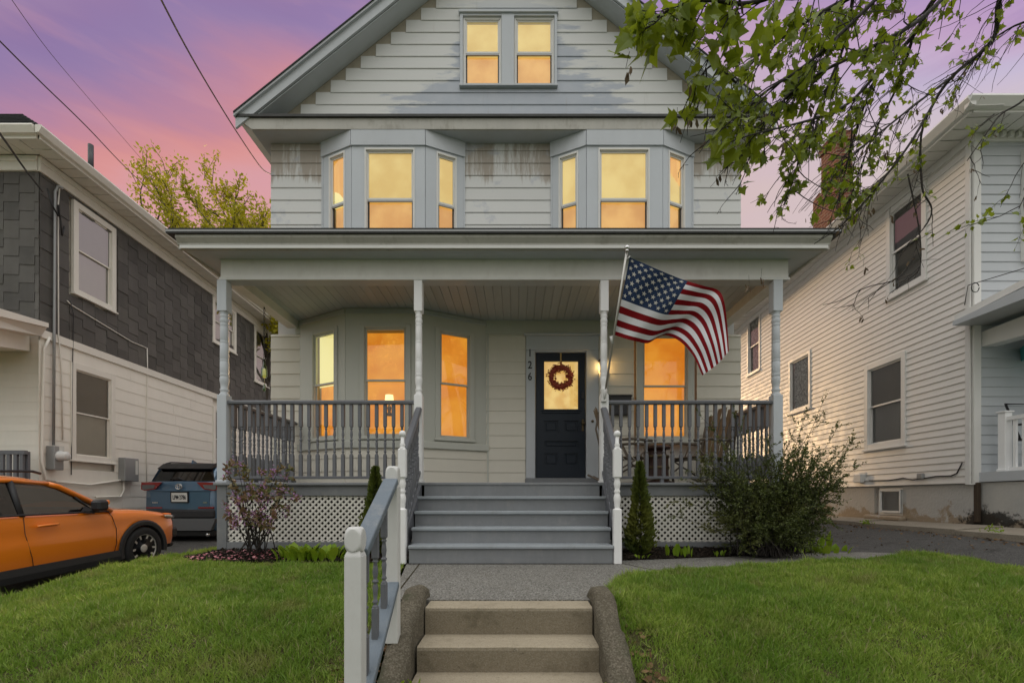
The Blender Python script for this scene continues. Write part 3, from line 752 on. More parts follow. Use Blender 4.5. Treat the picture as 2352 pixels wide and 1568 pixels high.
# solid lower half with sunken panels: rails and stiles in front, panels behind
lz = [DZ0, DZ0 + .20, DZ0 + .40, DZ0 + .50, DZ0 + .60, DZ0 + .74, DZ0 + .93, gz0]
D.box(gx0, gx1, yd0, yd1, DZ0, lz[1]); D.box(gx0, gx1, yd0, yd1, lz[2], lz[3]); D.box(gx0, gx1, yd0, yd1, lz[4], lz[5]); D.box(gx0, gx1, yd0, yd1, lz[6], gz0)
xm = (gx0 + gx1) / 2
for (a_, b_) in ((lz[1], lz[2]), (lz[5], lz[6])): D.box(xm - .05, xm + .05, yd0, yd1, a_, b_)
D.box(gx0, gx1, yd0 + .022, yd1 - .003, DZ0 + .1, gz0 - .02)
D.box(gx0 - .03, gx1 + .03, yd0 - .02, yd0, gz0 - .07, gz0 - .035, bev=.006); D.box(gx0 - .045, gx1 + .045, yd0 - .03, yd0, gz0 - .035, gz0 - .02, bev=.004)
for (a_, b_, c_, d_) in ((gx0 + .03, xm - .08, lz[1] + .03, lz[2] - .03), (xm + .08, gx1 - .03, lz[1] + .03, lz[2] - .03), (gx0 + .03, xm - .08, lz[5] + .03, lz[6] - .03), (xm + .08, gx1 - .03, lz[5] + .03, lz[6] - .03), (gx0 + .03, gx1 - .03, lz[3] + .02, lz[4] - .02)):
    D.box(a_, b_, yd0 + .010, yd0 + .03, c_, d_, bev=.008)
DOOR = obj("door", D, "door_navy", HOUSE, label="navy blue front door with a lit window in its upper half")
b = MB(); b.add([(gx0, yd0 + .02, gz0), (gx1, yd0 + .02, gz0), (gx1, yd0 + .02, gz1), (gx0, yd0 + .02, gz1)], [(0, 1, 2, 3)]); obj("pane", b, "pane_glass", DOOR)
b = MB(); b.box(gx0 - .02, gx1 + .02, yd0 + .07, yd0 + .075, gz0 - .02, gz1 + .02); obj("curtain", b, "lit_door", DOOR)
b = MB(); b.box(DX1 - .055, DX1 - .02, yd0 - .012, yd0 + .001, Z(990, WY), Z(962, WY), bev=.004); b.lathe([(.008, yd0), (.010, yd0 - .03), (.026, yd0 - .04), (.03, yd0 - .055), (.018, yd0 - .07)], DX1 - .038, Z(972, WY), 12, axis='y'); obj("door_knob", b, "brass_dark", DOOR)
b = MB(); b.box(DX1 - .058, DX1 - .022, yd0 - .025, yd0 + .001, Z(916, WY), Z(901, WY), bev=.006); obj("door_lock", b, "black_metal", DOOR)
b = MB(); b.lathe([(.022, WY - .04), (.022, WY - .052), (.012, WY - .056)], X(1360, WY), Z(968, WY), 14, axis='y'); obj("doorbell", b, "brass_dark", HOUSE)
# ---- upper front wall
UB = [[(-3.153, 7.4), (-2.588, 7.15), (-1.439, 7.15), (-.853, 7.4)], [(X(1266, 7.4), 7.4), (X(1347, 7.15), 7.15), (X(1521, 7.15), 7.15), (X(1590, 7.4), 7.4)]]
courses(HOUSE, A0, B0, 4.31, 6.43, .2, "siding_stained", [(q[0][0] - WL, q[3][0] - WL, 0, 9) for q in UB])
GL = [[(763, 790), (845, 947), (1008, 1042)], [(1290, 1323), (1380, 1485), (1538, 1566)]]
zt, zb_, zband = Z(350, 7.15), 4.63, 6.19
for q, gl in zip(UB, GL):
    for i in range(3):
        a, c = q[i], q[i + 1]; M, L = frame2(a, c); x0, x1 = hloc(a, c, gl[i][0])[0], hloc(a, c, gl[i][1])[0]
        x0 = max(x0, .05); x1 = min(x1, L - .05)
        win(HOUSE, a, c, x0 - .02, x1 + .02, zb_, zt + .02, (.025, .025, .03, .03), ("trim_white", "trim_white"),
            ("lit_yellow" if not (q is UB[0] and i == 0) else "lit_cream", "lit_amber"), depth=.07, split=.5, dark_lower=True, sill=0)
        w = MB(M); w.box(.0, x0 - .045, -.02, .05, 4.3, zband); w.box(x1 + .045, L, -.02, .05, 4.3, zband)
        w.box(x0 - .045, x1 + .045, -.02, .05, zt + .05, zband); obj("bay_panel", w, "trim_grey", HOUSE)
        w = MB(M); w.box(-.004, L + .004, -.045, .04, zband, 6.43); obj("bay_frieze", w, "trim_cool", HOUSE)
    for p in (q[0], q[3]):
        b = MB(); b.box(p[0] - .012, p[0] + .012, WY - .035, WY + .02, 4.4, 6.43); obj("corner_bead", b, "trim_cool", HOUSE)
# drapes behind two of the upper side lights
for q, i, gl, cr in ((UB[0], 0, GL[0][0], 0), (UB[1], 2, GL[1][2], 1)):
    a, c = q[i], q[i + 1]; M, L = frame2(a, c); x0, x1 = max(.05, hloc(a, c, gl[0])[0]), min(L - .05, hloc(a, c, gl[1])[0]); b = MB(M); n = 14; V = []; Fs = []
    for k in range(n + 1):
        s = k / n; x = x0 - .02 + (x1 - x0 + .04) * s; yy = .052 + .007 * math.sin(k * 2.2); lo = (5.62 - .30 * s * s) if cr == 0 else (5.95 - .25 * s)
        V += [(x, yy, lo + (.0 if cr == 0 else 0)), (x, yy, zt + .05)]
    for k in range(n): Fs.append((2 * k, 2 * k + 2, 2 * k + 3, 2 * k + 1))
    b.add(V, Fs, 0, True); obj("curtain", b, "lit_drape", HOUSE)
# ---- cornice
def slab(parent, pts, th, name, mat):
    """thin board from 4 corner points, thickness th along its normal"""
    p = [Vector(q) for q in pts]; n = (p[1] - p[0]).cross(p[3] - p[0]).normalized() * th; mb = MB()
    mb.add(p + [q + n for q in p], [(3, 2, 1, 0), (4, 5, 6, 7), (0, 1, 5, 4), (1, 2, 6, 5), (2, 3, 7, 6), (3, 0, 4, 7)]); return obj(name, mb, mat, parent)
EL, ER, YC = -4.38, 4.05, 7.10
b = MB(); b.prism([(EL + .02, 6.60), (ER - .02, 6.60), (ER - .24, 6.43), (EL + .24, 6.43)], 'y', YC, YC + .03); obj("cornice_fascia", b, "fascia_worn", HOUSE)
b = MB(); b.box(EL, ER, YC - .035, YC + .05, 6.602, 6.64); obj("drip_edge", b, "roof_edge", HOUSE)
b = MB(); b.box(EL + .23, ER - .23, YC + .032, 17, 6.431, 6.445); obj("soffit", b, "trim_cool", HOUSE)
slab(HOUSE, [(EL + .23, YC + .03, 6.43), (EL + .23, 17, 6.43), (EL, 17, 6.60), (EL, YC + .03, 6.60)], .02, "cornice_fascia", "beam_white")
slab(HOUSE, [(ER - .23, 17, 6.43), (ER - .23, YC + .03, 6.43), (ER, YC + .03, 6.60), (ER, 17, 6.60)], .02, "cornice_fascia", "beam_white")
slab(HOUSE, [(EL + .02, YC, 6.643), (ER - .02, YC, 6.643), (ER - .3, WY, 6.86), (EL + .3, WY, 6.86)], .012, "pent_roof", "shingle_roof")
# ---- gable
GC = -.17; RS = .82
gw = [X(1057, WY), X(1279, WY), Z(202, WY), Z(32, WY)]
z = 6.862; k = 0
while z < 9.7:
    h = .1955; xr = (9.73 - (z + h)) / .80
    if xr < .12: break
    segs = [(GC - xr, GC + xr)]
    if z + h > gw[2] + .01 and z < gw[3] - .01: segs = [(GC - xr, gw[0]), (gw[1], GC + xr)]
    for (p, q) in segs: plank(HOUSE, (-10, WY), (10, WY), z, h, "siding_gable", p + 10, q + 10)
    if len(segs) > 1:
        if z < gw[2] - .02: plank(HOUSE, (-10, WY), (10, WY), z, gw[2] - z - .03, "siding_gable", gw[0] + 10, gw[1] + 10)
        if z + h > gw[3] + .02: plank(HOUSE, (-10, WY), (10, WY), gw[3], z + h - gw[3], "siding_gable", gw[0] + 10, gw[1] + 10)
    z += h
for s in (-1, 1):
    b = MB(); P0 = lambda dx, z: (GC + s * dx, z)
    b.prism([P0(3.72, 6.86), P0(2.9, 6.86), P0(.0, 9.2), P0(0, 9.90)], 'y', WY + .005, WY + .02); obj("gable_backing", b, "backing_tan", HOUSE)
# gable window pair
M, L = frame2((-10, WY), (10, WY))
b = MB(); zt, zb_ = Z(47, WY), Z(194, WY)
xs = [X(u, WY) for u in (1057, 1064, 1152, 1181, 1273, 1279)]
for (a, c) in ((xs[0], xs[1]), (xs[2], xs[3]), (xs[4], xs[5])): b.box(a, c, WY - .05, WY + .08, gw[2], gw[3] - .045, bev=.004)
b.box(xs[0], xs[5], WY - .047, WY + .08, zt + .03, gw[3] - .045); b.box(xs[0] - .02, xs[5] + .02, WY - .075, WY + .02, gw[3] - .045, gw[3], bev=.008)
b.box(xs[0], xs[5], WY - .047, WY + .08, gw[2], zb_ - .03); b.box(xs[0] - .01, xs[5] + .01, WY - .07, WY + .02, gw[2] - .02, gw[2] + .015, bev=.004)
obj("window_surround", b, "trim_grey", HOUSE)
for (a, c) in ((xs[1], xs[2]), (xs[3], xs[4])):
    win(HOUSE, (-10, WY), (10, WY), a + 10 + .03, c + 10 - .03, zb_, zt, (.028, .028, .028, .028), ("trim_white", "trim_white"), ("lit_yellow", "lit_amber"), depth=.07, split=.5, dark_lower=True, sill=0, proud=.02)
# rakes and roof
for s in (-1, 1):
    top = lambda dx: 10.0 - .80 * dx                     # roof edge line
    def prof(d0, d1, t0, t1): return [(GC + s * d0, top(d0) - t0), (GC + s * d1, top(d1) - t0), (GC + s * d1, top(d1) - t1), (GC + s * d0, top(d0) - t1)]
    b = MB(); b.prism(prof(0, 4.21, .03, .20), 'y', YC - .02, YC + .015); obj("barge_board", b, "trim_cool", HOUSE)
    b = MB(); b.prism(prof(0, 4.22, .0, .035), 'y', YC - .06, YC + .0); obj("rake_moulding", b, "trim_cool", HOUSE)
    b = MB(); b.prism(prof(0, 3.98, .205, .225), 'y', YC + .017, WY - .0); obj("rake_soffit", b, "trim_cool", HOUSE)
    b = MB(); b.prism(prof(0, 4.215, -.022, -.002), 'y', YC - .075, 17.2); obj("roof", b, "shingle_roof", HOUSE)
# ================================================================== PORCH
PD = 5.74                                    # the row of posts
PXL, PXR = -3.69, 3.265
POSTS = [-3.69, X(962, PD), X(1387, PD), 3.265]
# floor, skirt, lattice
b = MB(); b.box(PXL - .08, PXR + .08, PD - .10, WY, ZF - .035, ZF, bev=.006); obj("porch_floor", b, "porch_grey", HOUSE)
for (a, c) in ((PXL - .05, -1.26), (1.13, PXR + .05)):
    b = MB(); b.box(a, c, PD - .055, PD - .02, .715, ZF - .037); obj("porch_skirt", b, "porch_grey", HOUSE)
    b = MB(); b.box(a, c, PD - .055, PD - .02, .02, .135); obj("skirt_base", b, "porch_grey", HOUSE)
b = MB(); b.box(PXL - .05, PXL - .02, PD, WY, .0, ZF - .037); obj("porch_skirt", b, "porch_grey", HOUSE)
b = MB(); b.box(PXR + .02, PXR + .05, PD, WY, .0, ZF - .037); obj("porch_skirt", b, "porch_grey", HOUSE)
for a in (PXL - .055, PXR - .055):
    b = MB(); b.box(a, a + .115, PD - .06, PD - .0, -.06, ZF - .037); obj("corner_board", b, "porch_grey", HOUSE)
def lattice(x0, x1, z0, z1):
    b = MB(); b.box(x0, x1, PD - .030, PD - .016, z1 - .012, z1 + .01); b.box(x0, x1, PD - .030, PD - .016, z0 - .01, z0 + .012)
    L = obj("lattice_panel", b, "lattice_white", HOUSE); pitch, w = .0766, .0125
    H = z1 - z0; hw = w * math.sqrt(2)
    for s in (1, -1):
        k = -int(H / pitch) - 1
        while True:
            c = x0 + k * pitch; k += 1
            if c > x1 + H: break
            # centre line: x = c + (z-z0) * s  (for s=-1 start from c)
            lo, hi = z0, z1
            xa = lambda z: c + (z - z0) if s > 0 else c - (z - z0)
            if s > 0: lo = max(z0, z0 + (x0 - c)); hi = min(z1, z0 + (x1 - c))
            else: lo = max(z0, z0 + (c - x1)); hi = min(z1, z0 + (c - x0))
            if hi - lo < .012: continue
            y0 = PD - .030 + (.007 if s < 0 else 0)
            m = MB(); m.prism([(xa(lo) - hw, lo), (xa(lo) + hw, lo), (xa(hi) + hw, hi), (xa(hi) - hw, hi)], 'y', y0, y0 + .0065)
            obj("slat", m, "lattice_white", L)
lattice(PXL + .06, -1.30, .136, .714); lattice(1.17, PXR - .06, .136, .714)
b = MB(); b.add([(PXL, PD + .35, .02), (PXR, PD + .35, .02), (PXR, PD + .35, ZF - .04), (PXL, PD + .35, ZF - .04)], [(0, 1, 2, 3)]); obj("under_porch", b, "soil", HOUSE)
b = MB(); b.box(PXL, PXR, PD, WY, -.2, .0); obj("crawl_space", b, "soil", HOUSE)
# posts
def turned(prof_pts, r): return [(q[0] * r, q[1]) for q in prof_pts]
def porch_post(x, w, mat):
    z0, z1 = ZF, 3.41; a, c = 1.975, 3.02; hw = w / 2
    b = MB(); b.box(x - hw, x + hw, PD - hw, PD + hw, z0, a, bev=.005); b.box(x - hw, x + hw, PD - hw, PD + hw, c, z1 - .002, bev=.005)
    b.box(x - hw - .012, x + hw + .012, PD - hw - .012, PD + hw + .012, z0 + .001, z0 + .03, bev=.004)
    r = hw * .98; zs = lambda t: a + (c - a) * t
    pf = [(.96, 0), (.98, .012), (.75, .03), (.72, .04), (.86, .055), (.86, .07), (.70, .085), (.74, .12), (.86, .155), (.92, .185), (.86, .215), (.76, .225), (.88, .235), (.88, .25), (.80, .262),
          (.86, .275), (.86, .40), (.80, .405), (.88, .412), (.88, .422), (.80, .43), (.86, .438), (.84, .62), (.78, .625), (.86, .632), (.86, .645), (.78, .652), (.84, .66), (.80, .82),
          (.74, .828), (.86, .84), (.86, .852), (.72, .862), (.84, .875), (.90, .895), (.84, .915), (.72, .93), (.86, .945), (.86, .96), (.72, .97), (.90, .985), (.94, 1.0)]
    b.lathe([(r * p, zs(t)) for p, t in pf], x, PD, 20, caps=False)
    return obj("porch_post", b, mat, HOUSE)
porch_post(POSTS[0], .118, "trim_grey"); porch_post(POSTS[1], .104, "post_white"); porch_post(POSTS[2], .104, "post_white"); porch_post(POSTS[3], .118, "trim_grey")
# beam, bed mould, cornice, roof
bl, br, bd = -3.71, 3.40, 5.70
def ring(name, y0, y1, z0, z1, mat, off=0.0, sides=True):
    b = MB(); b.box(bl - off, br + off, y0, y1, z0, z1); obj(name, b, mat, HOUSE)
    if sides:
        for (p, q) in ((bl - off, bl - off + (y1 - y0)), (br + off - (y1 - y0), br + off)):
            s = MB(); s.box(p, q, y1 + .001, WY - .03, z0, z1); obj(name, s, mat, HOUSE)
ring("porch_beam", bd, bd + .16, 3.425, 3.68, "beam_white")
ring("beam_moulding", bd - .014, bd + .0, 3.410, 3.442, "trim_white", .012, False)
b = MB(); b.box(bl - .0, br + .0, bd + .001, bd + .159, 3.412, 3.424); obj("beam_soffit", b, "trim_cool", HOUSE)
b = MB(); b.prism([(bd - .045, 3.735), (bd + .0, 3.735), (bd + .0, 3.665), (bd - .012, 3.665)], 'x', bl - .02, br + .02); obj("bed_moulding", b, "trim_cool", HOUSE)
cf = 5.43; cl, cr = -3.99, 3.68
b = MB()
b.add([(cl, cf, 3.655), (cr, cf, 3.655), (cr - .0, WY - .02, 3.76), (cl, WY - .02, 3.76)], [(0, 1, 2, 3)])
obj("porch_soffit", b, "trim_cool", HOUSE)
pz = [(cf + .004, 3.65), (cf, 3.69), (cf - .012, 3.70), (cf - .012, 3.715), (cf - .055, 3.765), (cf - .055, 3.795), (cf + .05, 3.795), (cf + .05, 3.655)]
b = MB(); b.prism(pz, 'x', cl - .05, cr + .05); obj("porch_fascia", b, "fascia_worn", HOUSE)
b = MB(); b.box(cl - .02, cr + .02, cf - .022, cf - .004, 3.652, 3.690); obj("fascia_board", b, "trim_white", HOUSE)
for (p, q) in ((cl - .03, cl), (cr, cr + .03)):
    b = MB(); b.box(p, q, cf + .06, WY - .03, 3.66, 3.795); obj("porch_fascia", b, "fascia_worn", HOUSE)
b = MB(); b.box(cl - .14, cr + .14, cf - .085, cf + .10, 3.797, 3.845); obj("drip_edge", b, "roof_edge", HOUSE)
b = MB(); b.box(cl - .135, cr + .135, cf - .089, cf - .085, 3.813, 3.832); obj("drip_strip", b, "grey_metal", HOUSE)
slab(HOUSE, [(cl - .12, cf - .06, 3.847), (cr + .12, cf - .06, 3.847), (cr + .12, WY, 4.42), (cl - .12, WY, 4.42)], .02, "porch_roof", "shingle_roof")
# ceiling boards
nB = 58; wB = (PXR - PXL + .02) / nB; CE = MB(); CE.box(bl + .16, br - .16, bd + .161, WY, 3.575, 3.585); CE = obj("porch_ceiling", CE, "ceiling_grey", HOUSE)
bm_ = MB(); bm_.box(.0018, wB - .0018, 0, WY - bd - .18, 0, .02, bev=.003); cbm = bm_.mesh("ceiling_board"); cbm.materials.append(MATS["ceiling_grey"])
for i in range(nB):
    o = bpy.data.objects.new("ceiling_board", cbm); link(o, CE, Matrix.Translation((PXL - .01 + i * wB, bd + .165, 3.552 + random.uniform(-.0015, .0015))))
# railings
def baluster_mesh(h, w, mat, name="baluster", seg=8):
    b = MB(); hw = w / 2; r = hw
    a, c = h * .30, h * .69
    b.box(-hw, hw, -hw, hw, 0, a, bev=.003); b.box(-hw, hw, -hw, hw, c, h, bev=.003)
    zs = lambda t: a + (c - a) * t
    pf = [(.95, 0), (1.0, .02), (.6, .05), (.55, .07), (.9, .10), (.9, .12), (.58, .16), (.72, .28), (.9, .40), (.62, .47), (.6, .49), (1.0, .515), (1.0, .545), (.6, .57), (.62, .60), (.92, .72), (.72, .83), (.55, .90), (.9, .93), (.9, .945), (.6, .965), (.95, 1.0)]
    b.lathe([(r * p, zs(t)) for p, t in pf], 0, 0, seg, caps=False)
    me = b.mesh(name); me.materials.append(MATS[mat]); return me
ZR = 1.91
bal = baluster_mesh(ZR - .05 - .955, .040, "rail_dark")
def railing(x0, y0, x1, y1, n, mat="rail_dark"):
    A, Bp = Vector((x0, y0)), Vector((x1, y1)); L = (Bp - A).length; ang = math.atan2(Bp.y - A.y, Bp.x - A.x); M = Matrix.Translation((x0, y0, 0)) @ Matrix.Rotation(ang, 4, 'Z')
    b = MB(M); b.prism([(-.038, ZR - .045), (-.042, ZR - .02), (-.028, ZR), (.028, ZR), (.042, ZR - .02), (.038, ZR - .045)], 'x', 0, L)
    T = obj("porch_railing", b, mat, HOUSE)
    b = MB(M); b.box(0, L, -.028, .028, .925, .958, bev=.004); obj("bottom_rail", b, mat, T)
    for t in (.33,):
        b = MB(M); b.box(L * t - .02, L * t + .02, -.02, .02, ZF + .002, .924); obj("foot_block", b, mat, T)
    for i in range(n):
        t = (i + .5) / n; p = A.lerp(Bp, t); o = bpy.data.objects.new("baluster", bal); link(o, T, Matrix.Translation((p.x, p.y, .955)) @ Matrix.Rotation(ang, 4, 'Z'))
railing(POSTS[0] + .06, PD, POSTS[1] - .053, PD, 22); railing(POSTS[2] + .053, PD, POSTS[3] - .06, PD, 19)
railing(-3.64, PD + .08, -3.60, WY - .03, 15); railing(3.215, PD + .08, 3.19, WY - .03, 15)
# stairs
STX0, STX1, RZ, TR = -1.17, 1.045, .17, .24
ST = MB(); ST.box(STX0 + .02, STX1 - .02, PD - .09, PD - .04, ZF - .17, ZF - .037); ST = obj("front_stairs", ST, "porch_grey", HOUSE)
for k in range(1, 5):
    zt = ZF - RZ * k; yf = PD - .08 - TR * k
    ta, tb_ = STX0 + .022 * (k - 2), STX1 - .022 * (k - 2)
    b = MB(); b.box(ta, tb_, yf, yf + TR + .03, zt - .035, zt, bev=.006); obj("tread", b, "tread_grey", ST)
    b = MB(); b.box(ta + .004, tb_ - .004, yf + .030, yf + .05, (zt - RZ) if k < 4 else .008, zt - .036); obj("riser", b, "porch_grey", ST)
for x in (STX0 - .052, STX1 + .012):
    b = MB(); pts = [(PD - .08, ZF - .01), (PD - .08, ZF - .32), (4.76, .0), (4.74, .0), (4.74, .21)]
    b.prism([(p[0], p[1]) for p in pts], 'x', x, x + .04); obj("stringer", b, "rail_dark", ST)
for sx, xp, xn in ((-1, POSTS[1] + .01, X(924.5, 4.75)), (1, POSTS[2] - .01, X(1417.5, 4.75))):
    a, c = Vector((xp, PD - .07, 1.80)), Vector((xn, 4.79, 1.165))
    d = (c - a); M = Matrix.Translation(a) @ d.to_track_quat('X', 'Z').to_matrix().to_4x4(); L = d.length
    b = MB(M); b.prism([(-.036, -.04), (-.042, -.012), (-.026, .012), (.026, .012), (.042, -.012), (.036, -.04)], 'x', -.01, L); T = obj("stair_rail", b, "rail_dark", HOUSE)
    a2, c2 = a + Vector((0, 0, -.80)), c + Vector((0, 0, -.82)); d2 = c2 - a2; M2 = Matrix.Translation(a2) @ d2.to_track_quat('X', 'Z').to_matrix().to_4x4()
    b = MB(M2); b.box(-.01, d2.length, -.026, .026, -.015, .018); obj("bottom_rail", b, "rail_dark", T)
    sb = baluster_mesh(.79, .038, "rail_dark", "stair_baluster")
    for i in range(8):
        t = (i + .6) / 8.2; p = a2.lerp(c2, t); o = bpy.data.objects.new("baluster", sb); link(o, T, Matrix.Translation((p.x, p.y, p.z)))
    # newel
    b = MB(); y = 4.75; hw = .041; zz = lambda v: Z(v, 4.75)
    b.box(xn - hw, xn + hw, y - hw, y + hw, .0, zz(1168), bev=.008); b.box(xn - hw, xn + hw, y - hw, y + hw, zz(1097), zz(1030), bev=.010)
    t0, t1 = zz(1170), zz(1095); q = lambda t: t0 + (t1 - t0) * t
    b.lathe([(hw * r, q(t)) for r, t in [(.95, 0), (.7, .04), (.62, .08), (.75, .12), (.72, .16), (.82, .24), (.92, .36), (.74, .46), (.60, .50), (.78, .54), (.78, .58), (.6, .62), (.70, .68), (.88, .80), (.7, .90), (.66, .94), (.9, 1)]], xn, y, 16, caps=False)
    t0, t1 = zz(1031), zz(988); r0 = .036; zc = t1 - r0
    b.lathe([(hw * .98, t0), (hw * .7, t0 + .012), (hw * .55, t0 + .03), (hw * .75, t0 + .045), (hw * .5, t0 + .06), (hw * .45, zc - r0 * .95)] + [(r0 * math.cos(a_), zc + r0 * math.sin(a_)) for a_ in [R(x) for x in (-70, -50, -30, -10, 10, 30, 50, 70, 86)]], xn, y, 18)
    obj("newel_post", b, "post_white", HOUSE)
# house number
def text_mesh(s, size, depth=.004):
    cu = bpy.data.curves.new("txt", 'FONT'); cu.body = s; cu.size = size; cu.extrude = depth; cu.offset = size * .012; cu.align_x = 'CENTER'; cu.align_y = 'CENTER'
    o = bpy.data.objects.new("txt", cu); COL.objects.link(o); dg = bpy.context.evaluated_depsgraph_get(); dg.update()
    me = bpy.data.meshes.new_from_object(o.evaluated_get(dg)); bpy.data.objects.remove(o); bpy.data.curves.remove(cu); me.materials.clear(); return me
for ch, v in (("1", 813), ("2", 840.5), ("6", 867)):
    me = text_mesh(ch, .17); me.materials.append(MATS["number_black"])
    o = bpy.data.objects.new("house_number", me); link(o, HOUSE, Matrix.Translation((X(1217, WY), WY - .047, Z(v, WY))) @ Matrix.Rotation(R(90), 4, 'X') @ Matrix.Diagonal((.82, 1, 1, 1)))
# wall lantern right of the door
lx, ly, lz_ = X(1379, WY) + .02, WY - .10, Z(846, WY)
T = thing("wall_lantern", (lx, WY, lz_), "small black wall lantern glowing beside the front door, half behind the porch post", "lantern")
b = MB(); b.box(lx - .03, lx + .03, WY - .02, WY - .001, lz_ + .0, lz_ + .16, bev=.004); b.lathe([(.075, lz_ + .09), (.06, lz_ + .115), (.02, lz_ + .14), (.012, lz_ + .17), (.004, lz_ + .18)], lx, ly, 10); b.box(lx - .012, lx + .012, ly, WY - .01, lz_ + .125, lz_ + .14)
b.lathe([(.035, lz_ - .10), (.05, lz_ - .085), (.055, lz_ - .07)], lx, ly, 10)
for k in range(4): a_ = R(45 + 90 * k); b.tube([(lx + .05 * math.cos(a_), ly + .05 * math.sin(a_), lz_ - .08), (lx + .06 * math.cos(a_), ly + .06 * math.sin(a_), lz_ + .095)], .005, 5)
obj("cage", b, "black_metal", T)
b = MB(); b.lathe([(.010, lz_ - .05), (.026, lz_ - .01), (.026, lz_ + .03), (.012, lz_ + .06)], lx, ly, 10); obj("bulb", b, "bulb", T)
# wreath
wx, wz = X(1288, WY), Z(867, WY)
T = thing("wreath", (wx, WY, wz), "round dark red berry wreath hanging on the navy front door", "wreath")
N = 900; a_ = rng.uniform(0, 2 * math.pi, N); rr = .163 + .028 * rng.normal(size=N); rr = np.clip(rr, .10, .225); yy = WY - .035 + .02 * rng.normal(size=N)
pos = np.stack([wx + rr * np.cos(a_), yy, wz + rr * np.sin(a_)], 1); dirs = np.stack([np.cos(a_) - .7 * np.sin(a_), rng.normal(size=N) * .6 - .4, np.sin(a_) + .7 * np.cos(a_)], 1) * (rr > .15)[:, None] * 2 - np.stack([np.cos(a_), 0 * a_, np.sin(a_)], 1) + rng.normal(size=(N, 3)) * .7
scatter("berry_sprigs", [(-.25, 0, 0), (.25, 0, .1), (.3, .7, 0), (0, 1.1, .1), (-.3, .7, .05)], [(0, 1, 2, 3, 4)], pos, rots(dirs), rng.uniform(.018, .038, N), "wreath_red", T, kind="stuff")
b = MB(); b.lathe([(.0, 0)], 0, 0, 3, caps=False); b = MB(); pts = [(wx + .16 * math.cos(t), WY - .03, wz + .16 * math.sin(t)) for t in [2 * math.pi * k / 24 for k in range(25)]]; b.tube(pts, .035, 8); obj("hoop", b, "wreath_red", T)
b = MB(); b.box(wx - .012, wx + .012, WY - .006, WY - .002, wz + .14, DZ1 - .002); obj("ribbon", b, "gold_ribbon", T)
# mailbox on the wall
mx0, mx1, mz0, mz1 = X(1399, WY), X(1446, WY), Z(955, WY), Z(906, WY)
T = thing("mailbox", (mx0, WY, mz0), "black wall mailbox mounted between the door and the right porch window", "mailbox")
b = MB(); b.box(mx0, mx1, WY - .13, WY - .026, mz0, mz1 - .05, bev=.006); obj("box_body", b, "black_metal", T)
b = MB(); b.prism([(WY - .15, mz1 - .055), (WY - .15, mz1 - .04), (WY - .03, mz1), (WY - .026, mz1), (WY - .026, mz1 - .048)], 'x', mx0 - .012, mx1 + .012); obj("lid", b, "black_metal", T)
# lamp seen through the bay window
p = P(893, 915, 7.0)
T = thing("table_lamp", (p.x, 7.03, p.z - .25), "small lit table lamp glowing inside the bay window", "lamp")
b = MB(); b.lathe([(.072, p.z - .075), (.058, p.z + .06)], p.x, 7.03, 16, caps=False); obj("lamp_shade", b, "lit_lamp", T)
b = MB(); b.lathe([(.045, p.z - .26), (.05, p.z - .24), (.02, p.z - .2), (.035, p.z - .14), (.012, p.z - .08)], p.x, 7.03, 10); obj("lamp_base", b, "brass_dark", T)
# ================================================================== LEFT NEIGHBOUR
NL = thing("house", (-8.9, 8.48, -.5), "neighbouring house with dark shingled upper storey over cream lower siding, at the left edge", "house")
def LX(y): return -8.9 - .05 * (y - 8.48)
LA, LBk = (LX(8.48), 8.48), (LX(19.0), 19.0)
ML, LL = frame2(LA, LBk)
def lpx(u, v):
    t, y = hloc(LA, LBk, u); return t, Z(v, y)
zsh = lpx(127.8, 770.3)[1]; zfr = lpx(165.9, 448.8)[1]; zso = zfr + .28
FA, FB = (-13.0, 8.48), (-8.9, 8.48)                # its street front
b = MB(); b.add([(FA[0], 8.56, -.6), (-8.97, 8.56, -.6), (LX(19) - .07, 19, -.6), (-13.5, 19, -.6), (FA[0], 8.56, zso + .1), (-8.97, 8.56, zso + .1), (LX(19) - .07, 19, zso + .1), (-13.5, 19, zso + .1)],
               [(0, 1, 5, 4), (1, 2, 6, 5), (2, 3, 7, 6), (3, 0, 4, 7)]); obj("wall", b, "neighbour_cream", NL)
wins = {}
def lwin(u0, u1, vt, vb, shade, pane="pane_sky", cas=(.11, .11, .12, .10), **kw):
    x0, zt = lpx(u0, vt); _, zb = lpx(u0, vb); x1, _ = lpx(u1, vb)
    W = win(NL, LA, LBk, x0 + cas[0], x1 - cas[1], zb + cas[3], zt - cas[2], cas, ("neighbour_trim", "neighbour_trim"), shade, depth=.055, pane=pane, **kw)
    return (x0, x1, zb, zt)
LH = [lwin(166, 264, 457, 671, ("blind_pale", "blind_grey")), lwin(487, 541, 676, 784, ("blind_pale", "blind_grey")), lwin(583, 616, 745, 875, ("blind_pale", "blind_grey")),
      lwin(160, 262, 830, 1055, ("blind_grey", "car_dark"), "pane_dark"), lwin(488, 535, 932, 1078, ("blind_grey", "car_dark"), "pane_dark")]
x0, x1, zb, zt = LH[3]
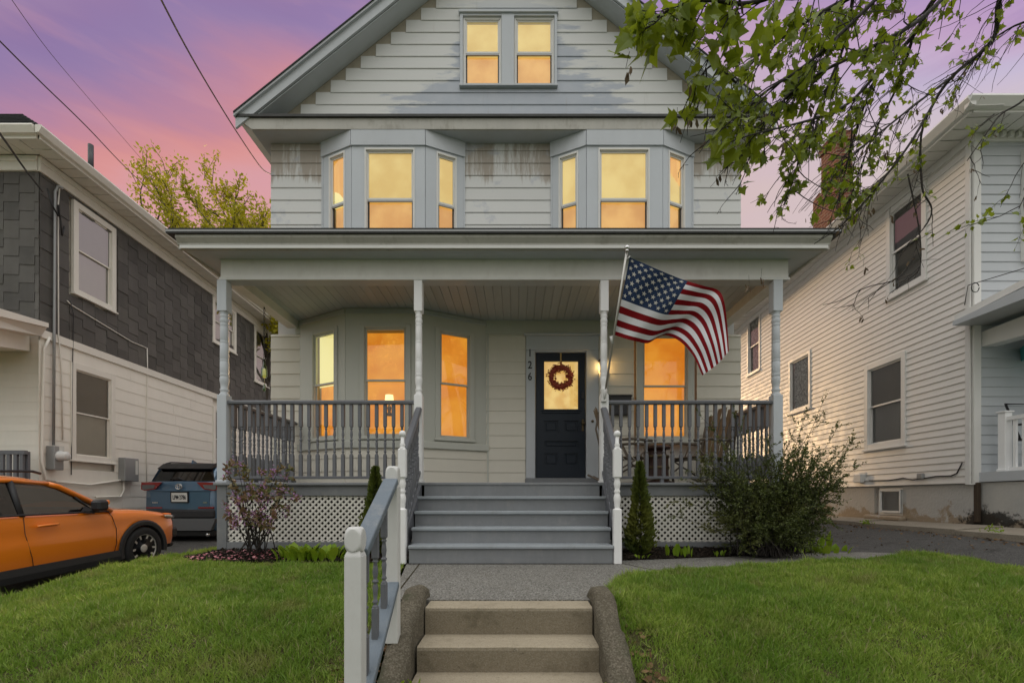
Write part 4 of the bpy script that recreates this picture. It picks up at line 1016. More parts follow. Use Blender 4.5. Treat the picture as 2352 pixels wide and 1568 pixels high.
# cream courses, wavy lower edges
z = zsh - .14; obj("belt_board", MB(ML).box(0, LL, -.04, .0, zsh - .14, zsh + .01), "neighbour_trim", NL)
k = 0; zz_ = zsh - .14 - .27
while zz_ > -.75:
    segs = [(0, LL)]
    for (a, c, e, f) in LH[3:]:
        if zz_ + .27 > e and zz_ < f:
            ns = []
            for (p, q) in segs:
                if c <= p or a >= q: ns.append((p, q)); continue
                if a > p: ns.append((p, a))
                if c < q: ns.append((c, q))
            segs = ns
    for (p, q) in segs:
        # broken into shingles' lengths
        x = p
        while x < q - .05:
            e = min(q, x + random.uniform(1.8, 2.6)); e = q if q - e < .5 else e
            plank(NL, LA, LBk, zz_, .27, "neighbour_cream", x, e - .003, th=.014, wav=.010); x = e
    zz_ -= .27
# dark shingles in stepped columns
sm = MB(); w_, h_ = .292, .40
sm.add([(.003, -.006, h_), (w_ - .003, -.006, h_), (w_ - .003, -.020, .0), (.003, -.020, .01), (.003, 0, h_), (w_ - .003, 0, h_), (w_ - .003, -.004, 0), (.003, -.004, .01)],
       [(0, 1, 2, 3), (3, 2, 6, 7), (0, 3, 7, 4), (1, 5, 6, 2)])
shm = sm.mesh("shingle"); shm.materials.append(MATS["shingle_brown"])
cnt = 0; ex = .335; extra = MB()
def shingle(M, x, z, wide=1.0, zmax=9):
    global cnt
    o_m = M @ Matrix.Translation((x, 0, z)) @ Matrix.Diagonal((wide, random.uniform(.55, 1.0), min(1, (zmax - z) / h_), 1)); cnt += 1
    if cnt <= 300:
        o = bpy.data.objects.new("shingle", shm); link(o, NL, o_m)
    else:
        vs = [o_m @ Vector(v) for v in sm.v]; extra.add(vs, sm.f)
def shingles(M, L0, L1, z0, z1, holes):
    c = 0; x = L0
    while x < L1:
        wide = min(1, (L1 - x) / w_); zz = z0 + (0 if c % 2 else -.5 * ex) 
        while zz < z1 - .04:
            cx, cz = x + w_ / 2, zz + ex / 2
            zb_ = zz + random.uniform(-.008, .008)
            if zz < z0: zb_ = z0 + random.uniform(-.015, .01)
            if not any(a < cx < b_ and e < cz < f for (a, b_, e, f) in holes): shingle(M, x + random.uniform(-.003, .003), zb_, wide, z1 if zb_ + h_ > z1 else 9)
            zz += ex
        x += w_; c += 1
tmax = lpx(628, 800)[0]
MF, LF = frame2(FA, FB)
shingles(MF, LF - .95, LF - .002, zsh + .02, zfr, []); shingles(ML, .004, tmax, zsh + .02, zfr, [(a + .02, b_ - .02, e + .02, f - .02) for (a, b_, e, f) in LH[:3]])
if extra.v: obj("shingle_rows", extra, "shingle_brown", NL, kind="stuff")
b = MB(ML); b.box(tmax, LL, -.012, 0, zsh + .02, zfr); obj("shingle_field", b, "shingle_brown", NL)
b = MB(MF); b.box(0, LF - .951, -.012, 0, zsh + .02, zfr); obj("shingle_field", b, "shingle_brown", NL)
for M_, L_ in ((ML, LL), (MF, LF)):
    b = MB(M_); b.box(-.03 if M_ is ML else 0, L_, -.05, 0, zfr, zso, bev=.006); b.box(-.02 if M_ is ML else 0, L_, -.075, -.05, zfr + .16, zfr + .19); obj("frieze_board", b, "neighbour_trim", NL)
b = MB(MF); b.box(0, LF, -.012, .0, -.6, zsh + .01); obj("front_siding", b, "neighbour_cream", NL)
z = zsh - .27
while z > -.6:
    plank(NL, FA, FB, z, .27, "neighbour_cream", LF - 1.3, LF, th=.016, wav=.008); z -= .27
# eaves: soffit strips, fascia, gutter, roof
ov = .46; EZ = zso + .01
b = MB(ML); b.box(-ov, LL, -ov, -ov + .03, EZ - .03, EZ + .16); b.prism([(-ov - .10, EZ + .16), (-ov - .11, EZ + .13), (-ov - .06, EZ + .03), (-ov, EZ + .02), (-ov, EZ + .16)], 'x', -ov - .10, LL); obj("gutter", b, "neighbour_trim", NL)
b = MB(MF); b.box(0, LF + ov - .031, -ov, -ov + .03, EZ - .03, EZ + .16); b.prism([(-ov - .10, EZ + .16), (-ov - .11, EZ + .13), (-ov - .06, EZ + .03), (-ov, EZ + .02), (-ov, EZ + .16)], 'x', 0, LF + ov); obj("gutter", b, "neighbour_trim", NL)
sp = MB(); sp.box(.007, .243, -ov + .03, -.045, 0, .012, bev=.003); spm = sp.mesh("soffit_panel"); spm.materials.append(MATS["neighbour_trim"])
x = -ov + .03
while x < tmax + .3:
    o = bpy.data.objects.new("soffit_panel", spm); link(o, NL, ML @ Matrix.Translation((x, 0, EZ + random.uniform(-.002, .002)))); x += .25
x = LF - 1.2
while x < LF - .01:
    o = bpy.data.objects.new("soffit_panel", spm); link(o, NL, MF @ Matrix.Translation((x, 0, EZ + random.uniform(-.002, .002)))); x += .25
c0 = Vector((LX(8) + ov + .06, 8.48 - ov - .06, EZ + .165)); zt_ = EZ + .90
b = MB(); top = Vector((X(52, 8.62), 8.62, zt_)); far = Vector((LX(19) + ov, 19.0, EZ + .165))
b.add([c0, (-13.6, c0.y, c0.z), (-13.6, 8.62, zt_), top, (top.x - .5, 19.0, zt_ + .02), far], [(0, 3, 2, 1), (0, 5, 4, 3), (3, 4, 2)]); obj("roof", b, "shingle_roof", NL)
for k in range(5):
    zz = c0.z + (zt_ - c0.z) * (k + .3) / 5; f = (k + .3) / 5; yy = c0.y + (8.62 - c0.y) * f; xe = c0.x + (top.x - c0.x) * f
    b = MB(); b.box(-11.5, xe - .02, yy - .02, yy + .02, zz, zz + .018); obj("roof_shingle_course", b, "shingle_roof", NL)
pv = P(208.5, 385, 10.1); b = MB(); b.tube([(pv.x, 10.1, pv.z - .3), (pv.x, 10.1, Z(333, 10.1))], .052, 10); b.lathe([(.10, pv.z - .22), (.06, pv.z - .02)], pv.x, 10.1, 10); obj("vent_pipe", b, "black_metal", NL)
# little porch at its front
pr = P(108, 745, 8.2)
b = MB(); q = [P(-60, 690, 7.0), P(112, 742, 8.36), P(112, 752, 8.36), P(-60, 712, 7.0)]
b.add(q + [v + Vector((-2.4, 0, 0)) for v in q], [(0, 1, 2, 3), (4, 7, 6, 5), (0, 4, 5, 1), (3, 2, 6, 7)]); obj("porch_roof_edge", b, "neighbour_trim", NL)
q = [P(-60, 713, 7.05), P(108, 753, 8.36), P(95, 771, 8.36), P(-60, 741, 7.05)]
b = MB(); b.add(q + [v + Vector((-2.4, 0, 0)) for v in q], [(0, 1, 2, 3), (4, 7, 6, 5), (0, 4, 5, 1), (3, 2, 6, 7)]); obj("porch_fascia", b, "neighbour_trim", NL)
q = [P(-60, 742, 7.2), P(68, 772, 8.44), P(68, 806, 8.44), P(-60, 786, 7.2)]
b = MB(); b.add(q + [v + Vector((-2.0, 0, 0)) for v in q], [(0, 1, 2, 3), (4, 7, 6, 5), (0, 4, 5, 1), (3, 2, 6, 7)]); obj("porch_beam", b, "neighbour_cream", NL)
yy = 8.1
b = MB(); b.box(X(-40, yy), X(60, yy), yy - .03, yy + .03, Z(1043, yy), Z(1034, yy)); T = obj("porch_railing", b, "rail_dark", NL)
for u in (2, 17, 33, 47):
    b = MB(); b.box(X(u, yy), X(u + 8, yy), yy - .02, yy + .02, Z(1112, yy), Z(1043, yy)); obj("baluster", b, "rail_dark", T)
b = MB(); b.box(X(50, yy), X(59, yy), yy + .04, yy + .08, Z(1120, yy), Z(1036, yy)); obj("railing_post", b, "rail_dark", T)
# electric service on the wall
def lw(u, v, out=.03):
    t, z = lpx(u, v); return ML @ Vector((t, -out, z))
b = MB(); b.tube([lw(123, 432, .16), lw(122, 428, .10), lw(119, 440, .06), lw(118, 600, .06), lw(117, 760, .06), lw(115, 1022, .06)], [.03, .032, .023, .023, .023, .023], 8); obj("service_mast", b, "grey_metal", NL)
b = MB(); b.tube([lw(133, 380, .03), lw(134, 420), lw(127, 470, .05), lw(128, 770, .05), lw(138, 850), lw(140, 1010)], .012, 6); obj("drop_cable", b, "neighbour_trim", NL)
b = MB(); b.tube([lw(108, 775, .05), lw(95, 800, .05), lw(92, 900, .05), lw(90, 1060, .05), lw(98, 1100, .05), lw(120, 1105, .05)], .022, 8); obj("conduit", b, "neighbour_trim", NL)
b = MB(); b.tube([lw(120, 1105, .05), lw(200, 1113, .05), lw(268, 1103, .05), lw(277, 1100, .05)], .022, 8); b.tube([lw(279, 1098, .05), lw(279, 1125, .05), lw(272, 1140, .05), lw(215, 1141, .05)], .022, 8); obj("conduit", b, "neighbour_trim", NL)
b = MB(); b.tube([lw(335, 800, .03), lw(336, 850), lw(333, 1000), lw(334, 1130)], .010, 6); b.tube([lw(150, 690, .03), lw(160, 700), lw(300, 785), lw(325, 795), lw(336, 800)], .010, 6); obj("cable_run", b, "neighbour_trim", NL)
b = MB(); b.tube([lw(156, 690, .04), lw(164, 720, .04), lw(163, 850, .03), lw(160, 1090, .03)], .008, 6); b.tube([lw(96, 432, .10), lw(104, 470, .12), lw(116, 495, .14), lw(121, 470, .10), lw(124, 515, .13), lw(130, 540, .10), lw(138, 520, .08)], .016, 6); obj("cable_loop", b, "wire_black", NL)
def lbox(name, u0, u1, vt, vb, dep, mat, parent=NL):
    t0, zt = lpx(u0, vt); t1, _ = lpx(u1, vt); zb = lpx(u0, vb)[1]; m = MB(ML); m.box(t0, t1, -dep, -.012, zb, zt, bev=.01); return obj(name, m, mat, parent)
T = lbox("meter_box", 103, 126, 1023, 1078, .17, "grey_metal"); t0, z0 = lpx(116, 1047)
b = MB(ML); b.lathe([(.10, -.165), (.10, -.20), (.088, -.21), (.085, -.30), (.06, -.325)], t0, z0, 16, axis='y'); obj("meter", b, "plastic_white", T)
t0, z0 = lpx(120, 1030); b = MB(ML); b.box(t0 - .05, t0 + .05, -.175, -.17, z0 - .05, z0 + .05); obj("warning_label", b, "plate_white", T)
T = lbox("disconnect_box", 270, 303, 1050, 1104, .16, "grey_metal"); t0, z0 = lpx(300, 1070); b = MB(ML); b.box(t0 - .07, t0 + .0, -.167, -.16, z0 - .20, z0 + .12); obj("warning_label", b, "plate_white", T)
lbox("vent", 497, 503, 654, 672, .03, "black_metal")
lbox("corner_trim", 86, 93, 780, 1200, .02, "neighbour_trim")

# ================================================================== RIGHT NEIGHBOUR
NR = thing("house", (6.4, 6.4, .3), "neighbouring house with pale grey vinyl siding and a brick chimney, at the right edge", "house")
def RX(y): return 6.4 + .045 * (y - 6.4)
RF, RN = (RX(17.5), 17.5), (RX(6.4), 6.4)
MR, RL = frame2(RF, RN)
def rpx(u, v):
    t, y = hloc(RF, RN, u); return t, Z(v, y)
zsb = Z(1109, 6.4); ztop = rpx(2217, 340)[1]; zeave = ztop + .11
b = MB(); b.add([(RX(6.5) + .09, 6.49, .0), (RX(17.5) + .09, 17.5, .0), (16, 17.5, 0), (16, 6.49, 0), (RX(6.5) + .09, 6.49, zeave), (RX(17.5) + .09, 17.5, zeave), (16, 17.5, zeave), (16, 6.49, zeave)], [(0, 1, 5, 4), (1, 2, 6, 5), (2, 3, 7, 6), (3, 0, 4, 7)]); obj("wall", b, "vinyl_grey", NR)
def rwin(u0, u1, vt, vb, shade, cas=(.09, .09, .09, .09), uref=None, **kw):
    x0, zt = rpx(u0, vt); x1, _ = rpx(u1, vt); zb = rpx(u0, vb)[1]
    win(NR, RF, RN, x0 + cas[0], x1 - cas[1], zb + cas[3], zt - cas[2], cas, ("vinyl_trim", "vinyl_trim"), shade, depth=.055, pane="pane_dark", **kw); return (x0, x1, zb, zt)
RH = [rwin(2039, 2131.5, 487, 691, ("blind_grey", "blind_grey")), rwin(1988.6, 2083.5, 842, 1034, ("blind_grey", "blind_pale")),
      rwin(1814, 1864, 829, 952, ("painted_reflection",), (.07, .07, .07, .07), split=0), rwin(1718, 1748, 739, 865, ("painted_reflection", "painted_reflection"), (.07, .07, .06, .06))]  # small windows: bright reflections painted on the sheet behind the glass
courses(NR, RF, RN, zsb, ztop, .1035, "vinyl_grey", [(a + .02, b_ - .02, e + .02, f - .02) for (a, b_, e, f) in RH], th=.019, lip=.005)
b = MB(MR); b.box(0, RL + .03, -.04, 0, ztop - .005, zeave); obj("frieze_board", b, "vinyl_trim", NR)
b = MB(MR); b.box(RL - .07, RL + .0, -.03, 0, zsb - .02, ztop); obj("corner_post", b, "vinyl_trim", NR)
# street front
RA, RBp = (RX(6.4), 6.4), (RX(6.4) + 6, 6.4); MRf, _ = frame2(RA, RBp)
b = MB(MRf); b.box(.002, .10, -.03, 0, zsb - .02, ztop); obj("corner_post", b, "vinyl_trim", NR)
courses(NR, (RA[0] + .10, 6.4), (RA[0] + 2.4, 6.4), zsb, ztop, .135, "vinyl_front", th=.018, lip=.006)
b = MB(MRf); b.box(.0, 6, -.04, 0, ztop - .005, zeave); obj("frieze_board", b, "vinyl_trim", NR)
for k in range(22):
    b = MB(MRf); b.box(.12 + k * .11, .17 + k * .11, -.09, -.041, ztop + .03, ztop + .095); obj("dentil", b, "vinyl_trim", NR)
W_ = [P(2347, 345, 6.37), P(2347, 600, 6.37)]
b = MB(); b.box(W_[0].x, W_[0].x + .9, 6.33, 6.40, W_[1].z, W_[0].z); obj("window", b, "vinyl_trim", NR)
# foundation, basement window
hb = rpx(2005.6, 1120)[0], rpx(2070.6, 1120)[0], rpx(2005.6, 1181)[1], rpx(2005.6, 1120)[1]
b = MB(MR); b.box(0, hb[0], .02, .12, .0, zsb - .004); b.box(hb[1], RL + .0, .02, .12, .0, zsb - .004); b.box(hb[0], hb[1], .022, .12, .0, hb[2]); b.box(hb[0], hb[1], .022, .12, hb[3], zsb - .004); obj("foundation_wall", b, "foundation", NR)
win(NR, RF, RN, hb[0] + .16, hb[1] - .02, hb[2] + .05, hb[3] - .04, (.04, .02, .03, .04), ("vinyl_trim", "vinyl_trim"), ("blind_pale",), depth=.10, split=0, pane="pane_dark", proud=-.07, sill=0, name="basement_window")
b = MB(MR); b.box(hb[0] - .15, hb[1] + .1, -.09, .02, .28, hb[2] - .0, bev=.03); obj("window_ledge", b, "foundation", NR)
# eaves
ov = .42; 
b = MB(MR); b.box(0, RL + ov, -ov, -ov + .025, zeave - .04, zeave + .12); b.prism([(-ov - .10, zeave + .12), (-ov - .11, zeave + .09), (-ov - .05, zeave - .0), (-ov, zeave - .01), (-ov, zeave + .12)], 'x', 0, RL + ov + .1); obj("gutter", b, "vinyl_trim", NR)
b = MB(MRf); b.box(-ov + .026, 6, -ov, -ov + .025, zeave - .04, zeave + .12); b.prism([(-ov - .10, zeave + .12), (-ov - .11, zeave + .09), (-ov - .05, zeave - .0), (-ov, zeave - .01), (-ov, zeave + .12)], 'x', -ov - .1, 6); obj("gutter", b, "vinyl_trim", NR)
sp = MB(); sp.box(.006, .194, -ov + .03, -.04, 0, .012, bev=.003); spm = sp.mesh("soffit_panel"); spm.materials.append(MATS["vinyl_trim"])
x = RL - 8.5
while x < RL + ov - .05:
    o = bpy.data.objects.new("soffit_panel", spm); link(o, NR, MR @ Matrix.Translation((x, 0, zeave + random.uniform(-.0015, .0015)))); x += .2
x = -.036
while x < 1.5:
    o = bpy.data.objects.new("soffit_panel", spm); link(o, NR, MRf @ Matrix.Translation((x, 0, zeave + random.uniform(-.0015, .0015)))); x += .2
b = MB(); q0 = MR @ Vector((RL + ov, -ov, zeave + .125)); q1 = MR @ Vector((0, -ov, zeave + .125))
b.add([q0, q1, q1 + Vector((4, -2, 1.6)), q0 + Vector((4, 3, 1.6)), q0 + Vector((8, 0, 0))], [(0, 1, 2, 3), (0, 3, 4)]); obj("roof", b, "shingle_roof", NR)
b = MB(); q = P(2300, 246, 6.6); b.box(q.x - .3, q.x + 2, 6.6, 7.4, q.z - .4, q.z + .0); b.prism([(q.x - .35, q.z), (q.x + 2, q.z), (q.x + 2, q.z + .06), (q.x - .35, q.z + .06)], 'y', 6.5, 7.5); obj("dormer", b, "vinyl_trim", NR)
# chimneys
dC = 10.0
b = MB(); xa, xb_ = X(1921, dC), X(1958, dC); b.box(xa, xb_, dC, dC + .50, zeave - 1.2, Z(322, dC)); b.box(xa - .04, xb_ + .04, dC - .04, dC + .54, Z(322, dC) + .001, Z(307, dC)); b.box(xa, xb_, dC, dC + .5, Z(307, dC) + .001, Z(298, dC)); obj("chimney", b, "brick", NR)
dC = 10.7; b = MB(); xa, xb_ = X(1894, dC), X(1899, dC) + .25; b.box(xa, xb_, dC, dC + .42, zeave - 1.6, Z(462, dC)); b.prism([(dC, Z(462, dC) + .001), (dC + .42, Z(462, dC) + .001), (dC + .42, Z(438, dC)), (dC + .2, Z(430, dC))], 'x', xa, xb_); obj("chimney", b, "brick", NR)
b = MB(MR); t0 = rpx(1896, 545)[0]; 
# wall box and cable
def rw_(u, v, out=.03):
    t, z = rpx(u, v); return MR @ Vector((t, -out, z))
t0, z0 = rpx(1983, 1097); b = MB(MR); b.box(t0 - .13, t0 + .07, -.10, -.02, z0 - .09, z0 + .07, bev=.012); b.box(t0 - .07, t0 + .10, -.03, -.018, z0 - .06, z0 + .10); obj("utility_box", b, "plastic_white", NR)
b = MB(); b.tube([rw_(2000, 1103), rw_(2045, 1103), rw_(2078, 1097), rw_(2100, 1102), rw_(2125, 1098), rw_(2155, 1093), rw_(2190, 1092), rw_(2203, 1086), rw_(2215, 1062)], .009, 6); obj("cable_run", b, "wire_black", NR)
b = MB(MR); t1, z1 = rpx(2122, 1092); b.box(t1 - .06, t1 + .05, -.07, -.02, z1 - .05, z1 + .04, bev=.01); obj("cable_clamp", b, "grey_metal", NR)
b = MB(); b.tube([rw_(2352, 620, .0) + Vector((.2, -.5, 0)), rw_(2232, 655, .05), rw_(2224, 700, .05)], .006, 5); pts = [P(2240 + 9 * math.cos(a), 660 + 11 * math.sin(a), 6.3) for a in [k * .5 for k in range(13)]]; b.tube(pts, .006, 5); obj("cable_run", b, "wire_black", NR)
# its porch
q = lambda u, v, x: P(u, v, x * F / (u - U0))
def side_strip(name, pts, xin, thick, mat):
    """board whose side faces the drive, running towards the street"""
    p = [P(u, v, xin * F / (u - U0)) for u, v in pts]; m = MB(); m.add(p + [w + Vector((thick, 0, 0)) for w in p], [(0, 1, 2, 3), (4, 7, 6, 5), (0, 4, 5, 1), (1, 5, 6, 2), (2, 6, 7, 3), (3, 7, 4, 0)]); return obj(name, m, mat, NR)
side_strip("porch_roof_edge", [(2192, 724), (2420, 605), (2420, 622), (2192, 738)], 6.18, 3, "vinyl_trim")
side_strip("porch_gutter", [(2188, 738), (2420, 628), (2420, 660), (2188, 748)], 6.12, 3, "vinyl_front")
side_strip("porch_beam", [(2240, 768), (2440, 690), (2440, 745), (2240, 800)], 6.52, .2, "vinyl_trim")
b = MB(); b.add([P(2240, 745, 6.52 * F / (2240 - U0)), P(2440, 668, 6.52 * F / (2440 - U0)), P(2440, 668, 6.52 * F / (2440 - U0)) + Vector((3, 0, 0)), P(2240, 745, 6.52 * F / (2240 - U0)) + Vector((3, 0, 0))], [(0, 1, 2, 3)]); obj("porch_ceiling", b, "ceiling_grey", NR)
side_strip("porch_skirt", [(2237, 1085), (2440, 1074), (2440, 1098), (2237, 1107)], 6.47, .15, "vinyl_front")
b = MB(); b.box(6.50, 12, 4.6, 6.39, .98, 1.02); obj("porch_floor", b, "vinyl_front", NR)
b = MB(); b.box(6.50, 12, 4.4, 6.41, .0, .90); obj("porch_base", b, "foundation", NR)
b = MB(); b.box(6.60, 6.70, 6.15, 6.25, 1.02, Z(948, 6.2), bev=.006); b.box(6.585, 6.715, 6.135, 6.265, Z(948, 6.2), Z(944, 6.2), bev=.006); b.box(6.59, 6.71, 6.14, 6.26, 1.02, 1.08, bev=.006); T = obj("railing_post", b, "post_white", NR)
b = MB(); b.box(6.62, 6.68, 4.6, 6.149, Z(958, 6.2) - .05, Z(958, 6.2)); b.box(6.63, 6.67, 4.6, 6.149, Z(1085, 6.2), Z(1085, 6.2) + .07); T = obj("porch_railing", b, "post_white", NR)
for k in range(13):
    b = MB(); y = 6.07 - k * .11; b.box(6.635, 6.665, y - .018, y + .018, Z(1085, 6.2) + .07, Z(958, 6.2) - .05); obj("baluster", b, "post_white", T)
# brown box added for the stained recess at the corner; no pipe there
b = MB(); b.box(RX(6.4) + .015, RX(6.4) + .075, 6.34, 6.40, .34, .90, bev=.01); obj("stain_strip", b, "strip_brown", NR)
# ================================================================== CARS
def loft(stations, mb=None, smooth=True, mi=0):
    """stations: (x, half section [(y,z)...] from bottom centre to top centre); closed ends"""
    mb = mb or MB(); rings = []
    for x, hs in stations:
        full = [(y, z) for y, z in hs] + [(-y, z) for y, z in hs[::-1] if abs(y) > 1e-6]
        rings.append([(x, y, z) for y, z in full])
    n = len(rings[0]); vs = [p for r in rings for p in r]; fs = []
    for i in range(len(rings) - 1):
        for k in range(n):
            a, b = i * n + k, i * n + (k + 1) % n; fs.append((a, b, b + n, a + n))
    fs += [tuple(range(n)), tuple(range((len(rings) - 1) * n, len(rings) * n))[::-1]]
    mb.add(vs, fs, mi, smooth); return mb
def cut_wheels(me, cuts, rad, W, mats):
    """wheel wells cut out of a closed body mesh"""
    o = bpy.data.objects.new("tmp", me); COL.objects.link(o); rem = [o]
    for (cx, cz) in cuts:
        for s in (-1, 1):
            c = MB(); c.lathe([(rad, s * (W - .24)), (rad, s * (W + .3))], cx, cz, 28, axis='y'); cm = c.mesh("cut"); co = bpy.data.objects.new("cut", cm); COL.objects.link(co); rem.append(co)
            bmx = bmesh.new(); bmx.from_mesh(cm); bmesh.ops.recalc_face_normals(bmx, faces=bmx.faces); bmx.to_mesh(cm); bmx.free()
            m = o.modifiers.new("b", 'BOOLEAN'); m.operation = 'DIFFERENCE'; m.object = co; m.solver = 'EXACT'
    bmx = bmesh.new(); bmx.from_mesh(me); bmesh.ops.recalc_face_normals(bmx, faces=bmx.faces); bmx.to_mesh(me); bmx.free()
    dg = bpy.context.evaluated_depsgraph_get(); dg.update(); r = bpy.data.meshes.new_from_object(o.evaluated_get(dg))
    for x in rem: bpy.data.objects.remove(x)
    r.materials.clear()
    for m in mats: r.materials.append(MATS[m])
    return r
def wheel(parent, M, cx, cy, cz, r, side, bright="rim_bright"):
    """side -1: right-hand side of the car"""
    W = .11
    t = MB(M); s = side
    prof = [(r * .66, -W), (r * .80, -W * 1.02), (r * .93, -W), (r * .985, -W * .75), (r, -W * .4), (r, W * .4), (r * .985, W * .75), (r * .93, W), (r * .80, W * 1.02), (r * .66, W)]
    t.lathe([(a, cy + b) for a, b in prof], cx, cz, 36, axis='y', caps=False)
    for k in range(36):
        a = 2 * math.pi * k / 36
        t.add([(cx + (r + .004) * math.cos(a + q), cy + w, cz + (r + .004) * math.sin(a + q)) for q, w in ((-.03, -W * .7), (.03, -W * .7), (.03, W * .7), (-.03, W * .7))], [(0, 1, 2, 3)])
    T = obj("wheel", t, "tyre", parent)
    d = MB(M); yo = cy + s * W * .55; d.lathe([(r * .665, yo + s * .03), (r * .64, yo + s * .028), (r * .62, yo - s * .03), (r * .2, yo - s * .06)], cx, cz, 30, axis='y', caps=True); obj("barrel", d, "rim_dark", T)
    g = MB(M); g.lathe([(r * .675, yo + s * .028), (r * .675, yo + s * .040), (r * .625, yo + s * .038), (r * .62, yo + s * .02)], cx, cz, 36, axis='y', caps=False)
    for k in range(5):
        a = 2 * math.pi * k / 5 + .3
        for j in (-1, 1):
            def pt(rad, ang, y): return (cx + rad * math.cos(ang), yo + s * y, cz + rad * math.sin(ang))
            a0, a1 = a + j * .10, a + j * .36
            V = [pt(r * .16, a0 - .26, .02), pt(r * .16, a0 + .26, .02), pt(r * .63, a1 + .07, .036), pt(r * .63, a1 - .07, .036), pt(r * .16, a0 - .28, -.01), pt(r * .16, a0 + .28, -.01), pt(r * .63, a1 + .10, .0), pt(r * .63, a1 - .10, .0)]
            g.add(V, [(0, 1, 2, 3), (4, 7, 6, 5), (0, 4, 5, 1), (1, 5, 6, 2), (2, 6, 7, 3), (3, 7, 4, 0)], mi=0)
    g.lathe([(r * .20, yo + s * .018), (r * .19, yo + s * .03), (r * .10, yo + s * .034)], cx, cz, 16, axis='y'); obj("rim", g, [bright, "rim_dark"], T)
    return T

